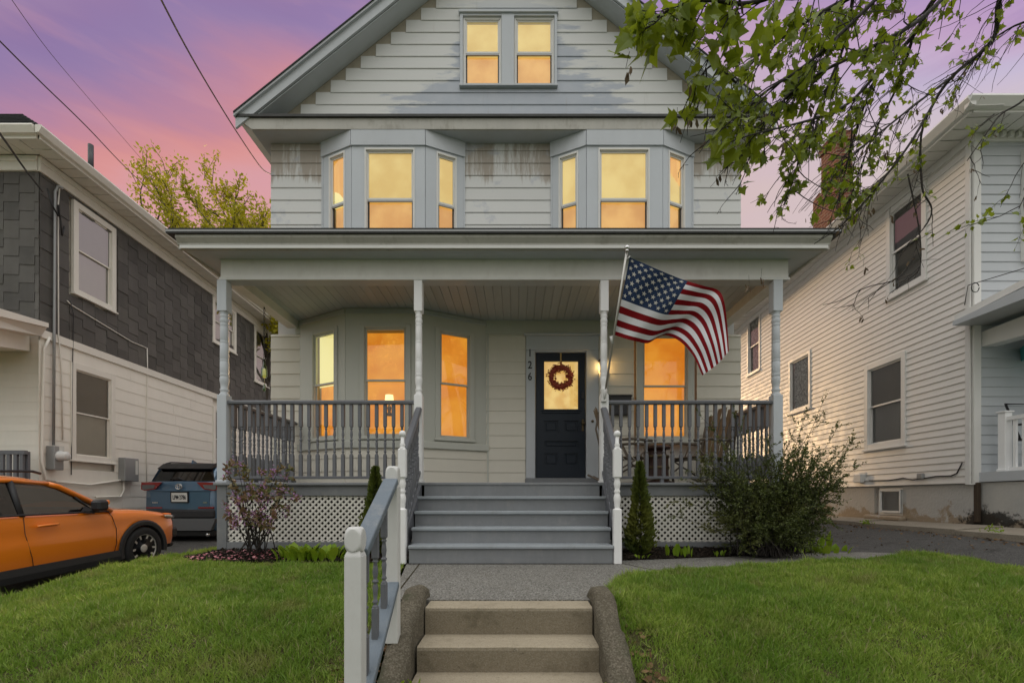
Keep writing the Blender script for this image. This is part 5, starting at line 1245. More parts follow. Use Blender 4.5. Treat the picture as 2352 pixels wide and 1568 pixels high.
# ---- orange crossover nosed into the drive
def orange_car():
    PSI = R(-2.0); h = Vector((-math.sin(PSI), math.cos(PSI), .05)); wp = Vector((X(321, 7.36), 7.36))
    l2 = Vector((-math.cos(PSI), -math.sin(PSI))); O = wp - 1.33 * Vector((h.x, h.y)) + .80 * l2
    ang = math.atan2(h.y, h.x)
    M = Matrix.Translation((O.x, O.y, zdrive_l(0, O.y) - .0)) @ Matrix.Rotation(ang, 4, 'Z') @ Matrix.Rotation(-.05, 4, 'Y')
    C = thing("car", (O.x, O.y, zdrive_l(0, O.y)), "orange compact crossover with black wheel-arch cladding parked nose-in on the left drive", "car")
    def sec(w, zb, zbelt, ztop, crown=.03, sh=.05):
        return [(0, zb), (w - .14, zb), (w - .04, zb + .05), (w - .008, zb + .17), (w, .60), (w - .004, .70), (w - .030, .80), (w - .022, .84), (w - sh, zbelt - .03), (w - sh - .035, zbelt),
                (w * .72, (zbelt + ztop) / 2 + .012), (w * .38, ztop), (0, ztop + crown)]
    st = [(-2.20, sec(.60, .46, .90, .92)), (-2.12, sec(.76, .36, .98, 1.0)), (-1.9, sec(.85, .30, 1.03, 1.04)), (-1.5, sec(.885, .27, 1.045, 1.045)), (-.9, sec(.89, .24, 1.035, 1.035)), (-.3, sec(.89, .24, 1.02, 1.02)),
          (.3, sec(.89, .24, 1.0, 1.0)), (.65, sec(.89, .24, .985, .99)), (.82, sec(.89, .24, .98, 1.0, .04)), (1.25, sec(.89, .25, .955, .99, .05)), (1.55, sec(.885, .26, .925, .955, .05)), (1.80, sec(.865, .28, .885, .91, .05)),
          (2.0, sec(.82, .28, .83, .85, .04)), (2.12, sec(.74, .28, .76, .78, .02)), (2.20, sec(.62, .30, .66, .67, .01)), (2.235, sec(.50, .34, .56, .57, .0))]
    mb = loft(st); me = cut_wheels(mb.mesh("body"), [(1.33, .345), (-1.335, .345)], .40, .89, ["paint_orange"])
    for p in me.polygons: p.use_smooth = True
    body = obj("body", me, "paint_orange", C, M)
    try: me.set_sharp_from_angle(angle=R(35))
    except Exception: pass
    # roof and pillars
    ya = lambda z: .815 - (z - 1.0) * .40                  # where the side glass leans in
    rf = []
    for x, zr_, dz in ((.26, 1.395, .0), (.12, 1.445, .02), (-.1, 1.495, .03), (-.5, 1.53, .035), (-1.0, 1.525, .035), (-1.45, 1.49, .03), (-1.75, 1.43, .02), (-1.88, 1.38, .01)):
        w = ya(zr_ - .06) - .01; rf.append((x, [(0, zr_ - .02), (w - .03, zr_ - .075), (w + .012, zr_ - .065), (w + .0, zr_ - .03), (w - .08, zr_ - .0), (w * .5, zr_ + dz), (0, zr_ + dz + .012)]))
    obj("roof", loft(rf, MB(M)), "paint_orange", C)
    for s in (-1, 1):
        b = MB(M); V = []
        for (x, z) in ((.84, .985), (.24, 1.37), (.12, 1.41)): V.append((x, s * (ya(z) + .012), z))
        b.tube(V, [.045, .036, .032], 8); b.tube([(.12, s * (ya(1.41) + .012), 1.41), (-.3, s * (ya(1.46) + .014), 1.46), (-1.0, s * (ya(1.455) + .014), 1.455), (-1.55, s * (ya(1.40) + .014), 1.40), (-1.95, s * ya(1.22), 1.22), (-2.02, s * .80, 1.02)], [.032, .03, .03, .036, .06, .07], 8); obj("pillar", b, "paint_orange", C)
        b = MB(M); b.tube([(-.33, s * .805, 1.0), (-.30, s * (ya(1.46) + .01), 1.45)], .036, 6); b.tube([(-1.26, s * .80, 1.03), (-1.42, s * (ya(1.38) + .01), 1.40)], .035, 6); obj("pillar", b, "cladding", C)
        b = MB(M); b.tube([(.80, s * .845, .987), (.3, s * .845, 1.006), (-.3, s * .842, 1.028), (-1.3, s * .838, 1.052), (-1.75, s * .81, 1.09)], .014, 6); obj("belt_moulding", b, "cladding", C)
        def gl(pts): 
            m = MB(M); m.add([(x, s * ya(z), z) for x, z in pts], [tuple(range(len(pts)))]); return m
        obj("side_window", gl([(.74, .995), (.22, 1.36), (.10, 1.405), (-.27, 1.455), (-.31, 1.01)]), "car_glass", C)
        obj("side_window", gl([(-.36, 1.015), (-.33, 1.455), (-.98, 1.45), (-1.40, 1.38), (-1.25, 1.045)]), "car_glass_dark", C)
        obj("side_window", gl([(-1.32, 1.05), (-1.46, 1.37), (-1.62, 1.33), (-1.75, 1.12)]), "car_glass_dark", C)
        b = MB(M); b.tube([(.60, s * .815, 1.0), (.40, s * .745, 1.22)], .010, 6); b.add([(.36, s * .852, 1.0), (.62, s * .83, 1.0), (.48, s * .80, 1.09)], [(0, 1, 2)]); obj("quarter_post", b, "cladding", C)
        b = MB(M); b.box(.42, .56, s * .84, s * .93, .985, 1.025); b.tube([(.49, s * .90, 1.0), (.49, s * .97, 1.05)], .03, 6); m = obj("mirror", b, "cladding", C)
        b = MB(M); b.box(.43, .60, s * .915, s * 1.06, 1.02, 1.17, bev=.03); obj("mirror_cap", b, "cladding", m)
        b = MB(M); b.box(.56, .62, s * .92, s * 1.05, 1.10, 1.165, bev=.015); obj("mirror_cap", b, "paint_orange", m)
        b = MB(M); b.box(-.22, .0, s * .885, s * .925, .862, .892, bev=.012); b.tube([(-.24, s * .90, .877), (-.22, s * .915, .88), (0, s * .915, .884), (.02, s * .90, .884)], .014, 8); obj("door_handle", b, "paint_orange", C)
        b = MB(M); b.box(-1.14, -.92, s * .885, s * .925, .882, .912, bev=.012); obj("door_handle", b, "paint_orange", C)
        # shut lines
        for pts in ([(.78, .985), (.83, .90), (.86, .72), (.85, .5), (.80, .36)], [(-.34, 1.0), (-.36, .8), (-.31, .5), (-.30, .36)], [(-1.28, 1.02), (-1.10, .8), (-.98, .6), (-.93, .40)]):
            b = MB(M); b.tube([(x, s * (.893 - max(0, z - .7) * .16), z) for x, z in pts], .0045, 4); obj("shut_line", b, "car_dark", C)
        b = MB(M)
        for cx in (1.33, -1.335):
            n = 18; ri, ro = .375, .458; V = []; Fs = []
            for k in range(n + 1):
                a = R(-14 + 208 * k / n)
                for (q, y) in ((ri, .80), (ri, .907), (ro - .03, .912), (ro, .895)): V.append((cx + q * math.cos(a), s * y, .345 + q * math.sin(a)))
            for k in range(n):
                for j in range(3): Fs.append((k * 4 + j, k * 4 + j + 1, k * 4 + 5 + j, k * 4 + 4 + j))
            a_ = MB(M); a_.add(V, Fs, 0, False); obj("wheel_arch", a_, "cladding", C)
        b = MB(M); b.prism([(s * .80, .20), (s * .895, .22), (s * .912, .30), (s * .900, .385), (s * .85, .39)], 'x', -.90, .90); obj("sill", b, "cladding", C)
        wheel(C, M, 1.33, s * .80, .345, .345, s); wheel(C, M, -1.335, s * .80, .345, .345, s)
        b = MB(M); b.add([(2.16, s * .56, .74), (2.06, s * .76, .745), (1.80, s * .872, .80), (1.78, s * .868, .845), (1.95, s * .815, .835), (2.13, s * .58, .80)], [(0, 1, 2, 3, 4, 5)]); b.tube([(2.16, s * .58, .765), (2.07, s * .765, .785), (1.93, s * .835, .805), (1.80, s * .865, .825)], [.02, .035, .035, .015], 8); obj("headlight", b, "lens_clear", C)
        b = MB(M); b.box(2.0, 2.16, s * .70, s * .80, .42, .60, bev=.03); obj("fog_lamp_bezel", b, "cladding", C)
        b = MB(M); b.tube([(.1, s * .60, 1.545), (.0, s * .60, 1.575), (-1.3, s * .59, 1.575), (-1.45, s * .59, 1.525)], .018, 6); obj("roof_rail", b, "black_metal", C)
    b = MB(M); b.box(2.10, 2.235, -.66, .66, .24, .34, bev=.03); obj("front_bumper", b, "cladding", C)
    b = MB(M); b.box(2.08, 2.19, -.40, .40, .56, .68, bev=.02); obj("grille", b, "cladding", C)
    ws = MB(M); V = []; Fs = []
    for i in range(5):
        t = i / 4
        for j in range(7):
            q = j / 6 * 2 - 1; x = .86 - .64 * t + .10 * (1 - q * q) * (1 - t); z = .985 + .40 * t; V.append((x, q * (ya(z) - .005), z + .02 * (1 - q * q)))
    for i in range(4):
        for j in range(6): Fs.append((i * 7 + j, i * 7 + j + 1, i * 7 + j + 8, i * 7 + j + 7))
    ws.add(V, Fs, 0, True); obj("windscreen", ws, "car_glass", C)
    b = MB(M); b.add([(-1.90, -.62, 1.36), (-1.90, .62, 1.36), (-2.12, .72, 1.0), (-2.12, -.72, 1.0)], [(0, 1, 2, 3)]); obj("rear_window", b, "car_glass_dark", C)
    for (x, y) in ((-.05, -.38), (-.05, .38)):
        b = MB(M); b.box(x - .30, x - .14, y - .24, y + .24, .9, 1.22, bev=.05); b.box(x - .26, x - .17, y - .12, y + .12, 1.25, 1.40, bev=.03); obj("seat", b, "car_dark", C)
    b = MB(M); b.box(.45, .80, -.70, .70, .96, 1.05, bev=.03); pts = [(.38 + .05 * math.sin(a), .38 + .17 * math.cos(a), 1.06 + .16 * math.sin(a)) for a in [k * math.pi / 8 for k in range(17)]]; b.tube(pts, .015, 6); obj("dashboard", b, "car_dark", C)
orange_car()

# ---- blue SUV seen from behind
def blue_suv():
    D = 10.35; xo = X(418, D); h = Vector((-.03, 1.0)).normalized(); ang = math.atan2(h.y, h.x); G = zdrive_l(0, D) - .05
    M = Matrix.Translation((xo + 2.27 * h.x, D + 2.27 * h.y, G)) @ Matrix.Rotation(ang, 4, 'Z') @ Matrix.Rotation(-.04, 4, 'Y') @ Matrix.Diagonal((1, .955, 1.13, 1))
    C = thing("car", (xo, D + 2.3, G), "steel blue sport utility vehicle seen from behind in the far end of the left drive", "car")
    def sec(w, zb, zt): return [(0, zb), (w - .12, zb), (w - .03, zb + .06), (w, .62), (w + .005, .80), (w - .01, 1.0), (w - .03, zt - .06), (w - .08, zt), (w * .6, zt + .01), (0, zt + .015)]
    st = [(-2.27, sec(.80, .46, 1.30)), (-2.22, sec(.85, .36, 1.33)), (-2.05, sec(.875, .28, 1.335)), (-1.5, sec(.88, .25, 1.12)), (0, sec(.88, .25, 1.08)), (1.1, sec(.88, .25, 1.05)), (1.9, sec(.84, .28, .98)), (2.2, sec(.70, .34, .80))]
    st[3] = (-1.6, sec(.88, .25, 1.30))
    obj("body", cut_wheels(loft(st).mesh("body"), [(1.35, .35), (-1.34, .35)], .40, .88, ["paint_blue"]), "paint_blue", C, M)
    gh = []
    for x, zt, w0 in ((-2.12, 1.36, .74), (-2.02, 1.54, .68), (-1.90, 1.64, .64), (-1.5, 1.68, .64), (0, 1.70, .65), (.4, 1.64, .64), (1.15, 1.10, .70)):
        gh.append((x, [(0, 1.25 if x < -1 else 1.0), (.80, 1.25 if x < -1 else 1.0), (.79, min(zt, 1.30)), (w0, zt - .03), (w0 - .06, zt), (0, zt + .02)]))
    obj("cabin", loft(gh, MB(M)), "paint_blue", C)
    b = MB(M); b.add([(-2.15, -.70, 1.34), (-2.15, .70, 1.34), (-2.03, .575, 1.60), (-2.03, -.575, 1.60)], [(3, 2, 1, 0)]); b.v = b.v; obj("rear_window", b, "car_glass_dark", C)
    b = MB(M); b.add([(-2.14, -.73, 1.335), (-2.14, .73, 1.335), (-2.02, .60, 1.61), (-2.02, -.60, 1.61)], [(3, 2, 1, 0)]); obj("window_surround", b, "car_dark", C)
    b = MB(M); b.prism([(-2.14, 1.60), (-1.95, 1.70), (-1.7, 1.715), (-1.7, 1.69), (-2.0, 1.62), (-2.12, 1.585)], 'y', -.62, .62); obj("spoiler", b, "car_dark", C)
    b = MB(M); b.lathe([(.012, 1.72), (.01, 1.73)], -1.8, 0, 8); b.prism([(-1.86, 1.705), (-1.70, 1.71), (-1.72, 1.735), (-1.83, 1.78)], 'y', -.018, .018); obj("antenna_fin", b, "paint_blue", C)
    b = MB(M); b.tube([(-2.19, -.02, 1.365), (-2.18, .10, 1.41), (-2.175, .30, 1.40)], .014, 6); obj("wiper", b, "black_metal", C)
    for s in (-1, 1):
        b = MB(M); b.prism([(s * .40, 1.325), (s * .87, 1.325), (s * .885, 1.18), (s * .80, 1.155), (s * .56, 1.185)], 'x', -2.305, -2.22); T = obj("tail_light", b, "tail_red", C)
        b = MB(M); b.prism([(s * .55, 1.27), (s * .85, 1.27), (s * .855, 1.19), (s * .80, 1.175), (s * .59, 1.20)], 'x', -2.311, -2.306); obj("lens", b, "bumper_silver", T)
        b = MB(M); b.add([(-2.10, s * .80, 1.34), (-1.98, s * .70, 1.60), (-1.6, s * .73, 1.60), (-1.5, s * .845, 1.33)], [(0, 1, 2, 3)]); obj("side_window", b, "car_glass_dark", C)
        b = MB(M)
        b = MB(M); b.tube([(-1.9, s * .60, 1.70), (-1.7, s * .62, 1.735), (.1, s * .62, 1.75)], .016, 6); obj("roof_rail", b, "black_metal", C)
        for cx in (-1.34, 1.35): wheel(C, M, cx, s * .78, .35, .35, s)
        b = MB(M); b.box(-2.30, -2.275, s * .42, s * .78, .80, .83); obj("reflector", b, "tail_red", C)
    b = MB(M); b.prism([(-.70, 1.17), (.70, 1.17), (.66, .80), (-.66, .80)], 'x', -2.285, -2.262); obj("tailgate", b, "paint_blue", C)
    b = MB(M); b.box(-2.30, -2.25, -.72, .72, 1.135, 1.175, bev=.012); obj("tailgate_crease", b, "paint_blue", C)
    b = MB(M); b.box(-2.325, -2.20, -.80, .80, .60, .775, bev=.03); obj("rear_bumper", b, "cladding", C)
    b = MB(M); b.prism([(-.84, .60), (.84, .60), (.80, .50), (.72, .36), (-.72, .36), (-.80, .50)], 'x', -2.345, -2.18); obj("skid_plate", b, "bumper_silver", C)
    b = MB(M); b.box(-2.26, -2.0, -.74, .74, .22, .362, bev=.03); obj("valance", b, "car_dark", C)
    b = MB(M); b.tube([(-2.32, -.62, .27), (-2.0, -.62, .27)], .035, 10); obj("exhaust_tip", b, "chrome", C)
    b = MB(M); b.box(-2.312, -2.286, -.19, .19, .93, 1.12, bev=.008); T = obj("licence_plate", b, "plate_white", C)
    b = MB(M); b.box(-2.316, -2.290, -.20, .20, .915, .935); b.box(-2.316, -2.290, -.20, .20, 1.115, 1.135); b.box(-2.316, -2.290, -.205, -.185, .915, 1.135); b.box(-2.316, -2.290, .185, .205, .915, 1.135); obj("plate_frame", b, "black_metal", T)
    me = text_mesh("LPM·2786", .105); me.materials.append(MATS["number_black"]); o = bpy.data.objects.new("plate_number", me)
    link(o, T, M @ Matrix.Translation((-2.314, 0, 1.02)) @ Matrix.Rotation(R(-90), 4, 'Z') @ Matrix.Rotation(R(90), 4, 'X') @ Matrix.Diagonal((.72, 1.15, 1, 1)))
    def ell(a, b_, cy, cz, r=.009):
        return [(-2.318, cy + a * math.cos(t), cz + b_ * math.sin(t)) for t in [k * math.pi / 10 for k in range(21)]]
    b = MB(M); b.tube(ell(.075, .052, 0, 1.235), .009, 6); b.tube(ell(.028, .050, 0, 1.235), .008, 6); b.tube(ell(.055, .020, 0, 1.262), .008, 6); obj("emblem", b, "chrome", C)
    for cy, w in ((.58, .13), (-.58, .10)):
        b = MB(M); 
        for k in range(4): b.box(-2.300, -2.287, cy - w / 2 + k * w / 4, cy - w / 2 + (k + .7) * w / 4, .905, .93)
        obj("badge", b, "chrome", C)
    for y in (-.36, .36):
        b = MB(M); b.box(-1.2, -1.05, y - .24, y + .24, 1.0, 1.36, bev=.05); obj("seat", b, "car_dark", C)
blue_suv()
def bez(pts, t):
    """Catmull-Rom through points"""
    n = len(pts) - 1; s = min(t * n, n - 1e-6); i = int(s); f = s - i
    p = [Vector(pts[max(0, min(n, i + k))]) for k in (-1, 0, 1, 2)]
    return .5 * ((2 * p[1]) + (p[2] - p[0]) * f + (2 * p[0] - 5 * p[1] + 4 * p[2] - p[3]) * f * f + (3 * p[1] - p[0] - 3 * p[2] + p[3]) * f ** 3)
# ================================================================== STEPS, HAND RAIL
CS = thing("concrete_steps", (0, 2.8, -.4), "tan concrete steps leading from the pavement up to the front walk", "steps")
sx0, sx1 = -.587, .483
ys_ = [3.14, 2.91, 2.67, 2.43, 2.19, 1.95]; zs_ = [.0, -.02, -.18, -.33, -.48, -.63, -.78]
def rough_box(x0, x1, y0, y1, z0, z1, amp=.005, n=24):
    """block with a worn front arris"""
    b = MB(); V = []; Fs = []
    for i in range(n + 1):
        x = x0 + (x1 - x0) * i / n; w = amp * (mnoise.noise((x * 7, y0 * 5, 1)) + .5 * mnoise.noise((x * 19, y0 * 5, 4)))
        V += [(x, y0 + .004, z0), (x, y0 + w * .3, z1 - .022), (x, y0 + .006 + abs(w) * .5, z1 - .006 + w * .4), (x, y0 + .024, z1), (x, y1, z1), (x, y1, z0)]
    for i in range(n):
        a = i * 6
        for j in range(5): Fs.append((a + j, a + j + 6, a + j + 7, a + j + 1))
    Fs += [(0, 1, 2, 3, 4, 5), tuple(n * 6 + q for q in (5, 4, 3, 2, 1, 0))]
    b.add(V, Fs); return b
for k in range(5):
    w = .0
    st_ = obj("step", rough_box(sx0 - w, sx1 + w, ys_[k + 1], 3.14 if k == 0 else ys_[k] + .02, zs_[k + 1] - .17, zs_[k + 1] + (.0 if k else .012)), ["step_concrete", "step_concrete_lit"], CS)
    for p_ in st_.data.polygons: p_.material_index = 1 if p_.normal.z > .7 or p_.normal.z < -.7 else 0  # level faces take the lighter copy with the light painted in
def curb(xs, name_side):
    """rounded concrete cheek running down beside the steps"""
    key = [(3.22, .035), (3.13, .075), (2.98, .075), (2.80, .0), (2.6, -.10), (2.4, -.21), (2.1, -.39), (1.8, -.58)]
    path = [tuple(bez([(a, c, 0) for a, c in key], i / 56))[:2] for i in range(57)]
    V = []; Fs = []; prof = [(-.068, -.5), (-.072, -.035), (-.060, .0), (-.030, .013), (.0, .016), (.034, .011), (.060, -.004), (.070, -.035), (.068, -.5)]
    n = len(prof)
    for i, (y, z) in enumerate(path):
        cx = xs(y)
        for (dx, dz) in prof:
            j = .016 * mnoise.noise((y * 7, dx * 22, 2 + cx)) + .007 * mnoise.noise((y * 25, dx * 60, 5)); V.append((cx + dx + j, y, z + (dz if i else dz - .05) + j))
    for i in range(len(path) - 1):
        for k in range(n - 1): Fs.append((i * n + k, i * n + k + 1, (i + 1) * n + k + 1, (i + 1) * n + k))
    Fs += [tuple(range(n)), tuple(range((len(path) - 1) * n, len(path) * n))[::-1]]
    m = MB(); m.add(V, Fs, 0, True); return m
obj("step_curb", curb(lambda y: -.668 - .03 * (y - 2.7), "l"), "curb_concrete", CS); obj("step_curb", curb(lambda y: .553 + .03 * (y - 2.7), "r"), "curb_concrete", CS)
# hand rail
HR = thing("hand_rail", (-.68, 2.2, -.5), "weathered wooden hand rail with white posts and blue-grey rail beside the concrete steps", "railing")
def hpost(x, y, zb, ztop, w, nm):
    hw = w / 2; b = MB(); zt = ztop - .105; b.box(x - hw, x + hw, y - hw, y + hw, zb, zt - .010, bev=.004)
    b.add([(x - hw + .002, y - hw + .002, zt - .010), (x + hw - .002, y - hw + .002, zt - .010), (x + hw - .002, y + hw - .002, zt - .010), (x - hw + .002, y + hw - .002, zt - .010),
           (x - hw * .68, y - hw * .68, zt + .012), (x + hw * .68, y - hw * .68, zt + .012), (x + hw * .68, y + hw * .68, zt + .012), (x - hw * .68, y + hw * .68, zt + .012)], [(0, 1, 5, 4), (1, 2, 6, 5), (2, 3, 7, 6), (3, 0, 4, 7), (4, 5, 6, 7)])
    P_ = obj("post", b, "post_worn", HR)
    # block with four rounded faces, like a worn ball cap
    bm = bmesh.new(); bmesh.ops.create_cube(bm, size=1.0); bmesh.ops.subdivide_edges(bm, edges=bm.edges[:], cuts=11, use_grid_fill=True)
    for v in bm.verts:
        c = v.co * 2; s = Vector((c.x * math.sqrt(max(0, 1 - c.y ** 2 / 2 - c.z ** 2 / 2 + c.y ** 2 * c.z ** 2 / 3)), c.y * math.sqrt(max(0, 1 - c.z ** 2 / 2 - c.x ** 2 / 2 + c.z ** 2 * c.x ** 2 / 3)), c.z * math.sqrt(max(0, 1 - c.x ** 2 / 2 - c.y ** 2 / 2 + c.x ** 2 * c.y ** 2 / 3))))
        q = s * 1.12; lim = .80
        v.co = Vector((max(-lim, min(lim, q.x)), max(-lim, min(lim, q.y)), max(-lim, min(.93, q.z)))) / lim
    for v in bm.verts: v.co = Vector((x + v.co.x * .034, y + v.co.y * .034, zt + .052 + v.co.z * .045))
    me = bpy.data.meshes.new("cap"); bm.to_mesh(me); bm.free()
    for p in me.polygons: p.use_smooth = True
    try: me.set_sharp_from_angle(angle=R(28))
    except Exception: pass
    obj("cap", me, "post_worn", P_)
hpost(-.660, 1.86, -.75, .578, .069, "near"); hpost(-.700, 2.57, -.12, .872, .069, "far")
a, c = Vector((-.660, 1.86, .455)), Vector((-.700, 2.57, .785))
def beam(p, q, w, t, bev=.004):
    d = q - p; M = Matrix.Translation(p) @ d.to_track_quat('X', 'Z').to_matrix().to_4x4(); b = MB(M); b.box(0, d.length, -w / 2, w / 2, -t / 2, t / 2, bev=bev); return b
obj("top_rail", beam(a + Vector((.0, .035, .010)), c + Vector((0, -.04, .0)), .078, .038), "rail_worn", HR)
obj("bottom_rail", beam(Vector((-.655, 1.90, -.155)), Vector((-.695, 2.535, .215)), .078, .036), "rail_worn", HR)
hb_ = baluster_mesh(.60, .030, "rail_dark", "hand_rail_baluster", 12)
for t in (.20, .45, .70):
    p = a.lerp(c, t); o = bpy.data.objects.new("baluster", hb_); link(o, HR, Matrix.Translation((p.x, p.y, p.z - .012 - .60)))
# ================================================================== FLAG
FD = 5.12
FL = thing("flag", tuple(P(1390, 905, 5.68)), "national flag with white stars and red and white stripes flying from the porch post", "flag")
pb, pt = P(1389, 905, 5.64), P(1440, 574, 5.0)
b = MB(); b.tube([pb, pb.lerp(pt, .5), pt], [.011, .013, .013], 10); POLE = obj("flagpole", b, "pole_silver", FL)
b = MB(); rb = .026; b.lathe([(.018, pt.z - .02), (.018, pt.z), (.008, pt.z + .005)] + [(rb * math.cos(R(t)), pt.z + .025 + rb * math.sin(R(t))) for t in range(-80, 90, 20)], pt.x, pt.y, 14); obj("finial", b, "chrome", POLE)
b = MB(); b.box(pb.x - .04, pb.x + .03, pb.y + .005, pb.y + .05, pb.z - .09, pb.z + .07, bev=.006); b.tube([pb + Vector((-.005, .02, -.06)), pb, pb.lerp(pt, .04)], .018, 8); obj("bracket", b, "plastic_white", FL)
topc = [(1446, 591, 5.05), (1484, 607, 5.02), (1528, 626, 5.06), (1571, 643, 5.12), (1615, 656, 5.13), (1650, 667, 5.08), (1664, 695, 5.02), (1671, 755, 5.0), (1674, 806, 5.02)]
botc = [(1411, 769, 5.38), (1435, 777, 5.34), (1462, 784, 5.33), (1487, 788, 5.36), (1508, 777, 5.42), (1530, 770, 5.42), (1562, 784, 5.33), (1592, 817, 5.27), (1613, 862, 5.25)]
hoist = [(1446, 591, 5.05), (1429, 680, 5.21), (1411, 769, 5.38)]; fly = [(1674, 806, 5.02), (1648, 836, 5.12), (1613, 862, 5.25)]
def cloth(s, t):
    """s along the stripes, t from top to bottom"""
    a_ = bez(topc, s) * (1 - t) + bez(botc, s) * t; b_ = bez(hoist, t) * (1 - s) + bez(fly, t) * s
    c_ = (Vector(topc[0]) * (1 - s) + Vector(topc[-1]) * s) * (1 - t) + (Vector(botc[0]) * (1 - s) + Vector(botc[-1]) * s) * t
    q = a_ + b_ - c_; q.z += .05 * math.sin(s * 9 + t * 2.5) * s + .012 * math.sin(s * 23 + t * 7)
    return P(q.x, q.y, q.z)
NS, NTT = 75, 52
b = MB(); V = [cloth(i / NS, j / NTT) for j in range(NTT + 1) for i in range(NS + 1)]
for j in range(NTT):
    for i in range(NS):
        s_, t_ = (i + .5) / NS, (j + .5) / NTT; st_ = int(t_ * 13); mi = 0 if st_ % 2 == 0 else 1
        if s_ < .4 and st_ < 7: mi = 2
        b.f.append([j * (NS + 1) + i, j * (NS + 1) + i + 1, (j + 1) * (NS + 1) + i + 1, (j + 1) * (NS + 1) + i]); b.mi.append(mi); b.sm.append(True)
b.v = [tuple(v) for v in V]; CL = obj("cloth", b, ["flag_red", "flag_white", "flag_blue"], FL)
star_m = 0
for r_ in range(9):
    for c_ in range(6 if r_ % 2 == 0 else 5):
        s0 = .4 * ((c_ * 2 + (1 if r_ % 2 == 0 else 2)) / 12); t0 = (7 / 13) * ((r_ + 1) / 10); m = MB(); V = []
        o_ = cloth(s0, t0); ds = (cloth(s0 + .01, t0) - o_); dt = (cloth(s0, t0 + .01) - o_); n_ = ds.cross(dt).normalized()
        if n_.y > 0: n_ = -n_
        for k in range(10):
            a_ = -math.pi / 2 + k * math.pi / 5; rad = (.030 if k % 2 == 0 else .0125); V.append(cloth(s0 + rad * .62 * math.cos(a_), t0 + rad * 1.05 * math.sin(a_)) + n_ * .004)
        V.append(o_ + n_ * .005); m.add(V, [(k, (k + 1) % 10, 10) for k in range(10)]); obj("star", m, "star_white", CL)
b = MB(); b.tube([P(1447, 588, 5.03), pb.lerp(pt, .93)], .006, 5); b.tube([P(1412, 770, 5.38), pb.lerp(pt, .40) + Vector((-.02, 0, 0))], .008, 5); b.tube([pb.lerp(pt, .42) + Vector((-.03, 0, .02)), pb.lerp(pt, .38)], .018, 6); obj("clips", b, "plastic_white", FL)
# ================================================================== PORCH FURNITURE
def twig_chair(cx, cy, face, label):
    C = thing("rocking_chair", (cx, cy, ZF), label, "chair", "rustic twig rockers on the porch"); Mx = Matrix.Translation((cx, cy, ZF)) @ Matrix.Rotation(face, 4, 'Z')
    def tb(pts, r): return MB(Mx).tube(pts, r, 6)
    for s in (-1, 1):
        obj("rocker", tb([(s * .27, -.42, .09), (s * .27, -.2, .02), (s * .27, .1, .015), (s * .27, .38, .06), (s * .27, .55, .14)], .017), "wood_twig", C)
        obj("leg", tb([(s * .27, -.24, .03), (s * .27, -.26, .62)], .018), "wood_twig", C); obj("leg", tb([(s * .26, .22, .03), (s * .25, .26, .40), (s * .24, .40, 1.05)], .018), "wood_twig", C)
        obj("arm", tb([(s * .29, -.36, .60), (s * .31, -.1, .64), (s * .29, .2, .63), (s * .25, .34, .66)], .022), "wood_twig", C)
        obj("brace", tb([(s * .27, -.25, .18), (s * .30, -.05, .30), (s * .29, .10, .62)], .012), "wood_twig", C); obj("brace", tb([(s * .28, -.28, .5), (s * .33, -.15, .35), (s * .28, .2, .15)], .012), "wood_twig", C)
    for k in range(6):
        x = -.21 + k * .084; hgt = 1.18 - abs(k - 2.5) * .04
        m = MB(Mx); m.add([(x - .032, .26, .36), (x + .032, .26, .36), (x * 1.1 + .034, .46, hgt), (x * 1.1 - .034, .46, hgt), (x - .032, .272, .36), (x + .032, .272, .36), (x * 1.1 + .034, .472, hgt), (x * 1.1 - .034, .472, hgt)], [(0, 1, 2, 3), (4, 7, 6, 5), (0, 4, 5, 1), (2, 6, 7, 3), (1, 5, 6, 2), (3, 7, 4, 0)]); obj("back_slat", m, "wood_slat", C)
    for k in range(8):
        y = -.26 + k * .072; m = MB(Mx); m.box(-.27, .27, y - .028, y + .028, .385, .40, bev=.004); obj("seat_slat", m, "wood_slat", C)
    obj("stretcher", tb([(-.27, -.25, .36), (.27, -.25, .36)], .02), "wood_twig", C); obj("stretcher", tb([(-.26, .25, .36), (.26, .25, .36)], .02), "wood_twig", C)
    obj("back_hoop", tb([(-.24, .40, 1.0), (-.28, .43, .8), (-.30, .36, .5)], .014), "wood_twig", C)
    obj("back_hoop", tb([(.24, .40, 1.0), (.28, .43, .8), (.30, .36, .5)], .014), "wood_twig", C)
twig_chair(X(1441, 6.75), 6.72, R(72), "rustic twig rocking chair beside the front door, left of the brown keg")
twig_chair(X(1602, 6.75), 6.70, R(-68), "rustic twig rocking chair behind the big shrub, right of the brown keg")
kx, ky = X(1509, 6.6), 6.6
K = thing("keg", (kx, ky, ZF), "dark brown wooden keg table between the two rocking chairs", "keg")
b = MB(); b.lathe([(.155, ZF + .001), (.165, ZF + .02), (.165, ZF + .10), (.158, ZF + .36), (.150, ZF + .40), (.12, ZF + .46), (.13, ZF + .50)], kx, ky, 24); obj("keg_body", b, "barrel_brown", K)
for z_ in (.06, .22, .38):
    b = MB(); b.lathe([(.168, ZF + z_), (.172, ZF + z_ + .01), (.172, ZF + z_ + .03), (.166, ZF + z_ + .04)], kx, ky, 24, caps=False); obj("hoop", b, "brass_dark", K)
b = MB(); b.lathe([(.14, ZF + .501), (.185, ZF + .51), (.19, ZF + .54), (.16, ZF + .56)], kx, ky, 24); obj("lid", b, "barrel_brown", K)
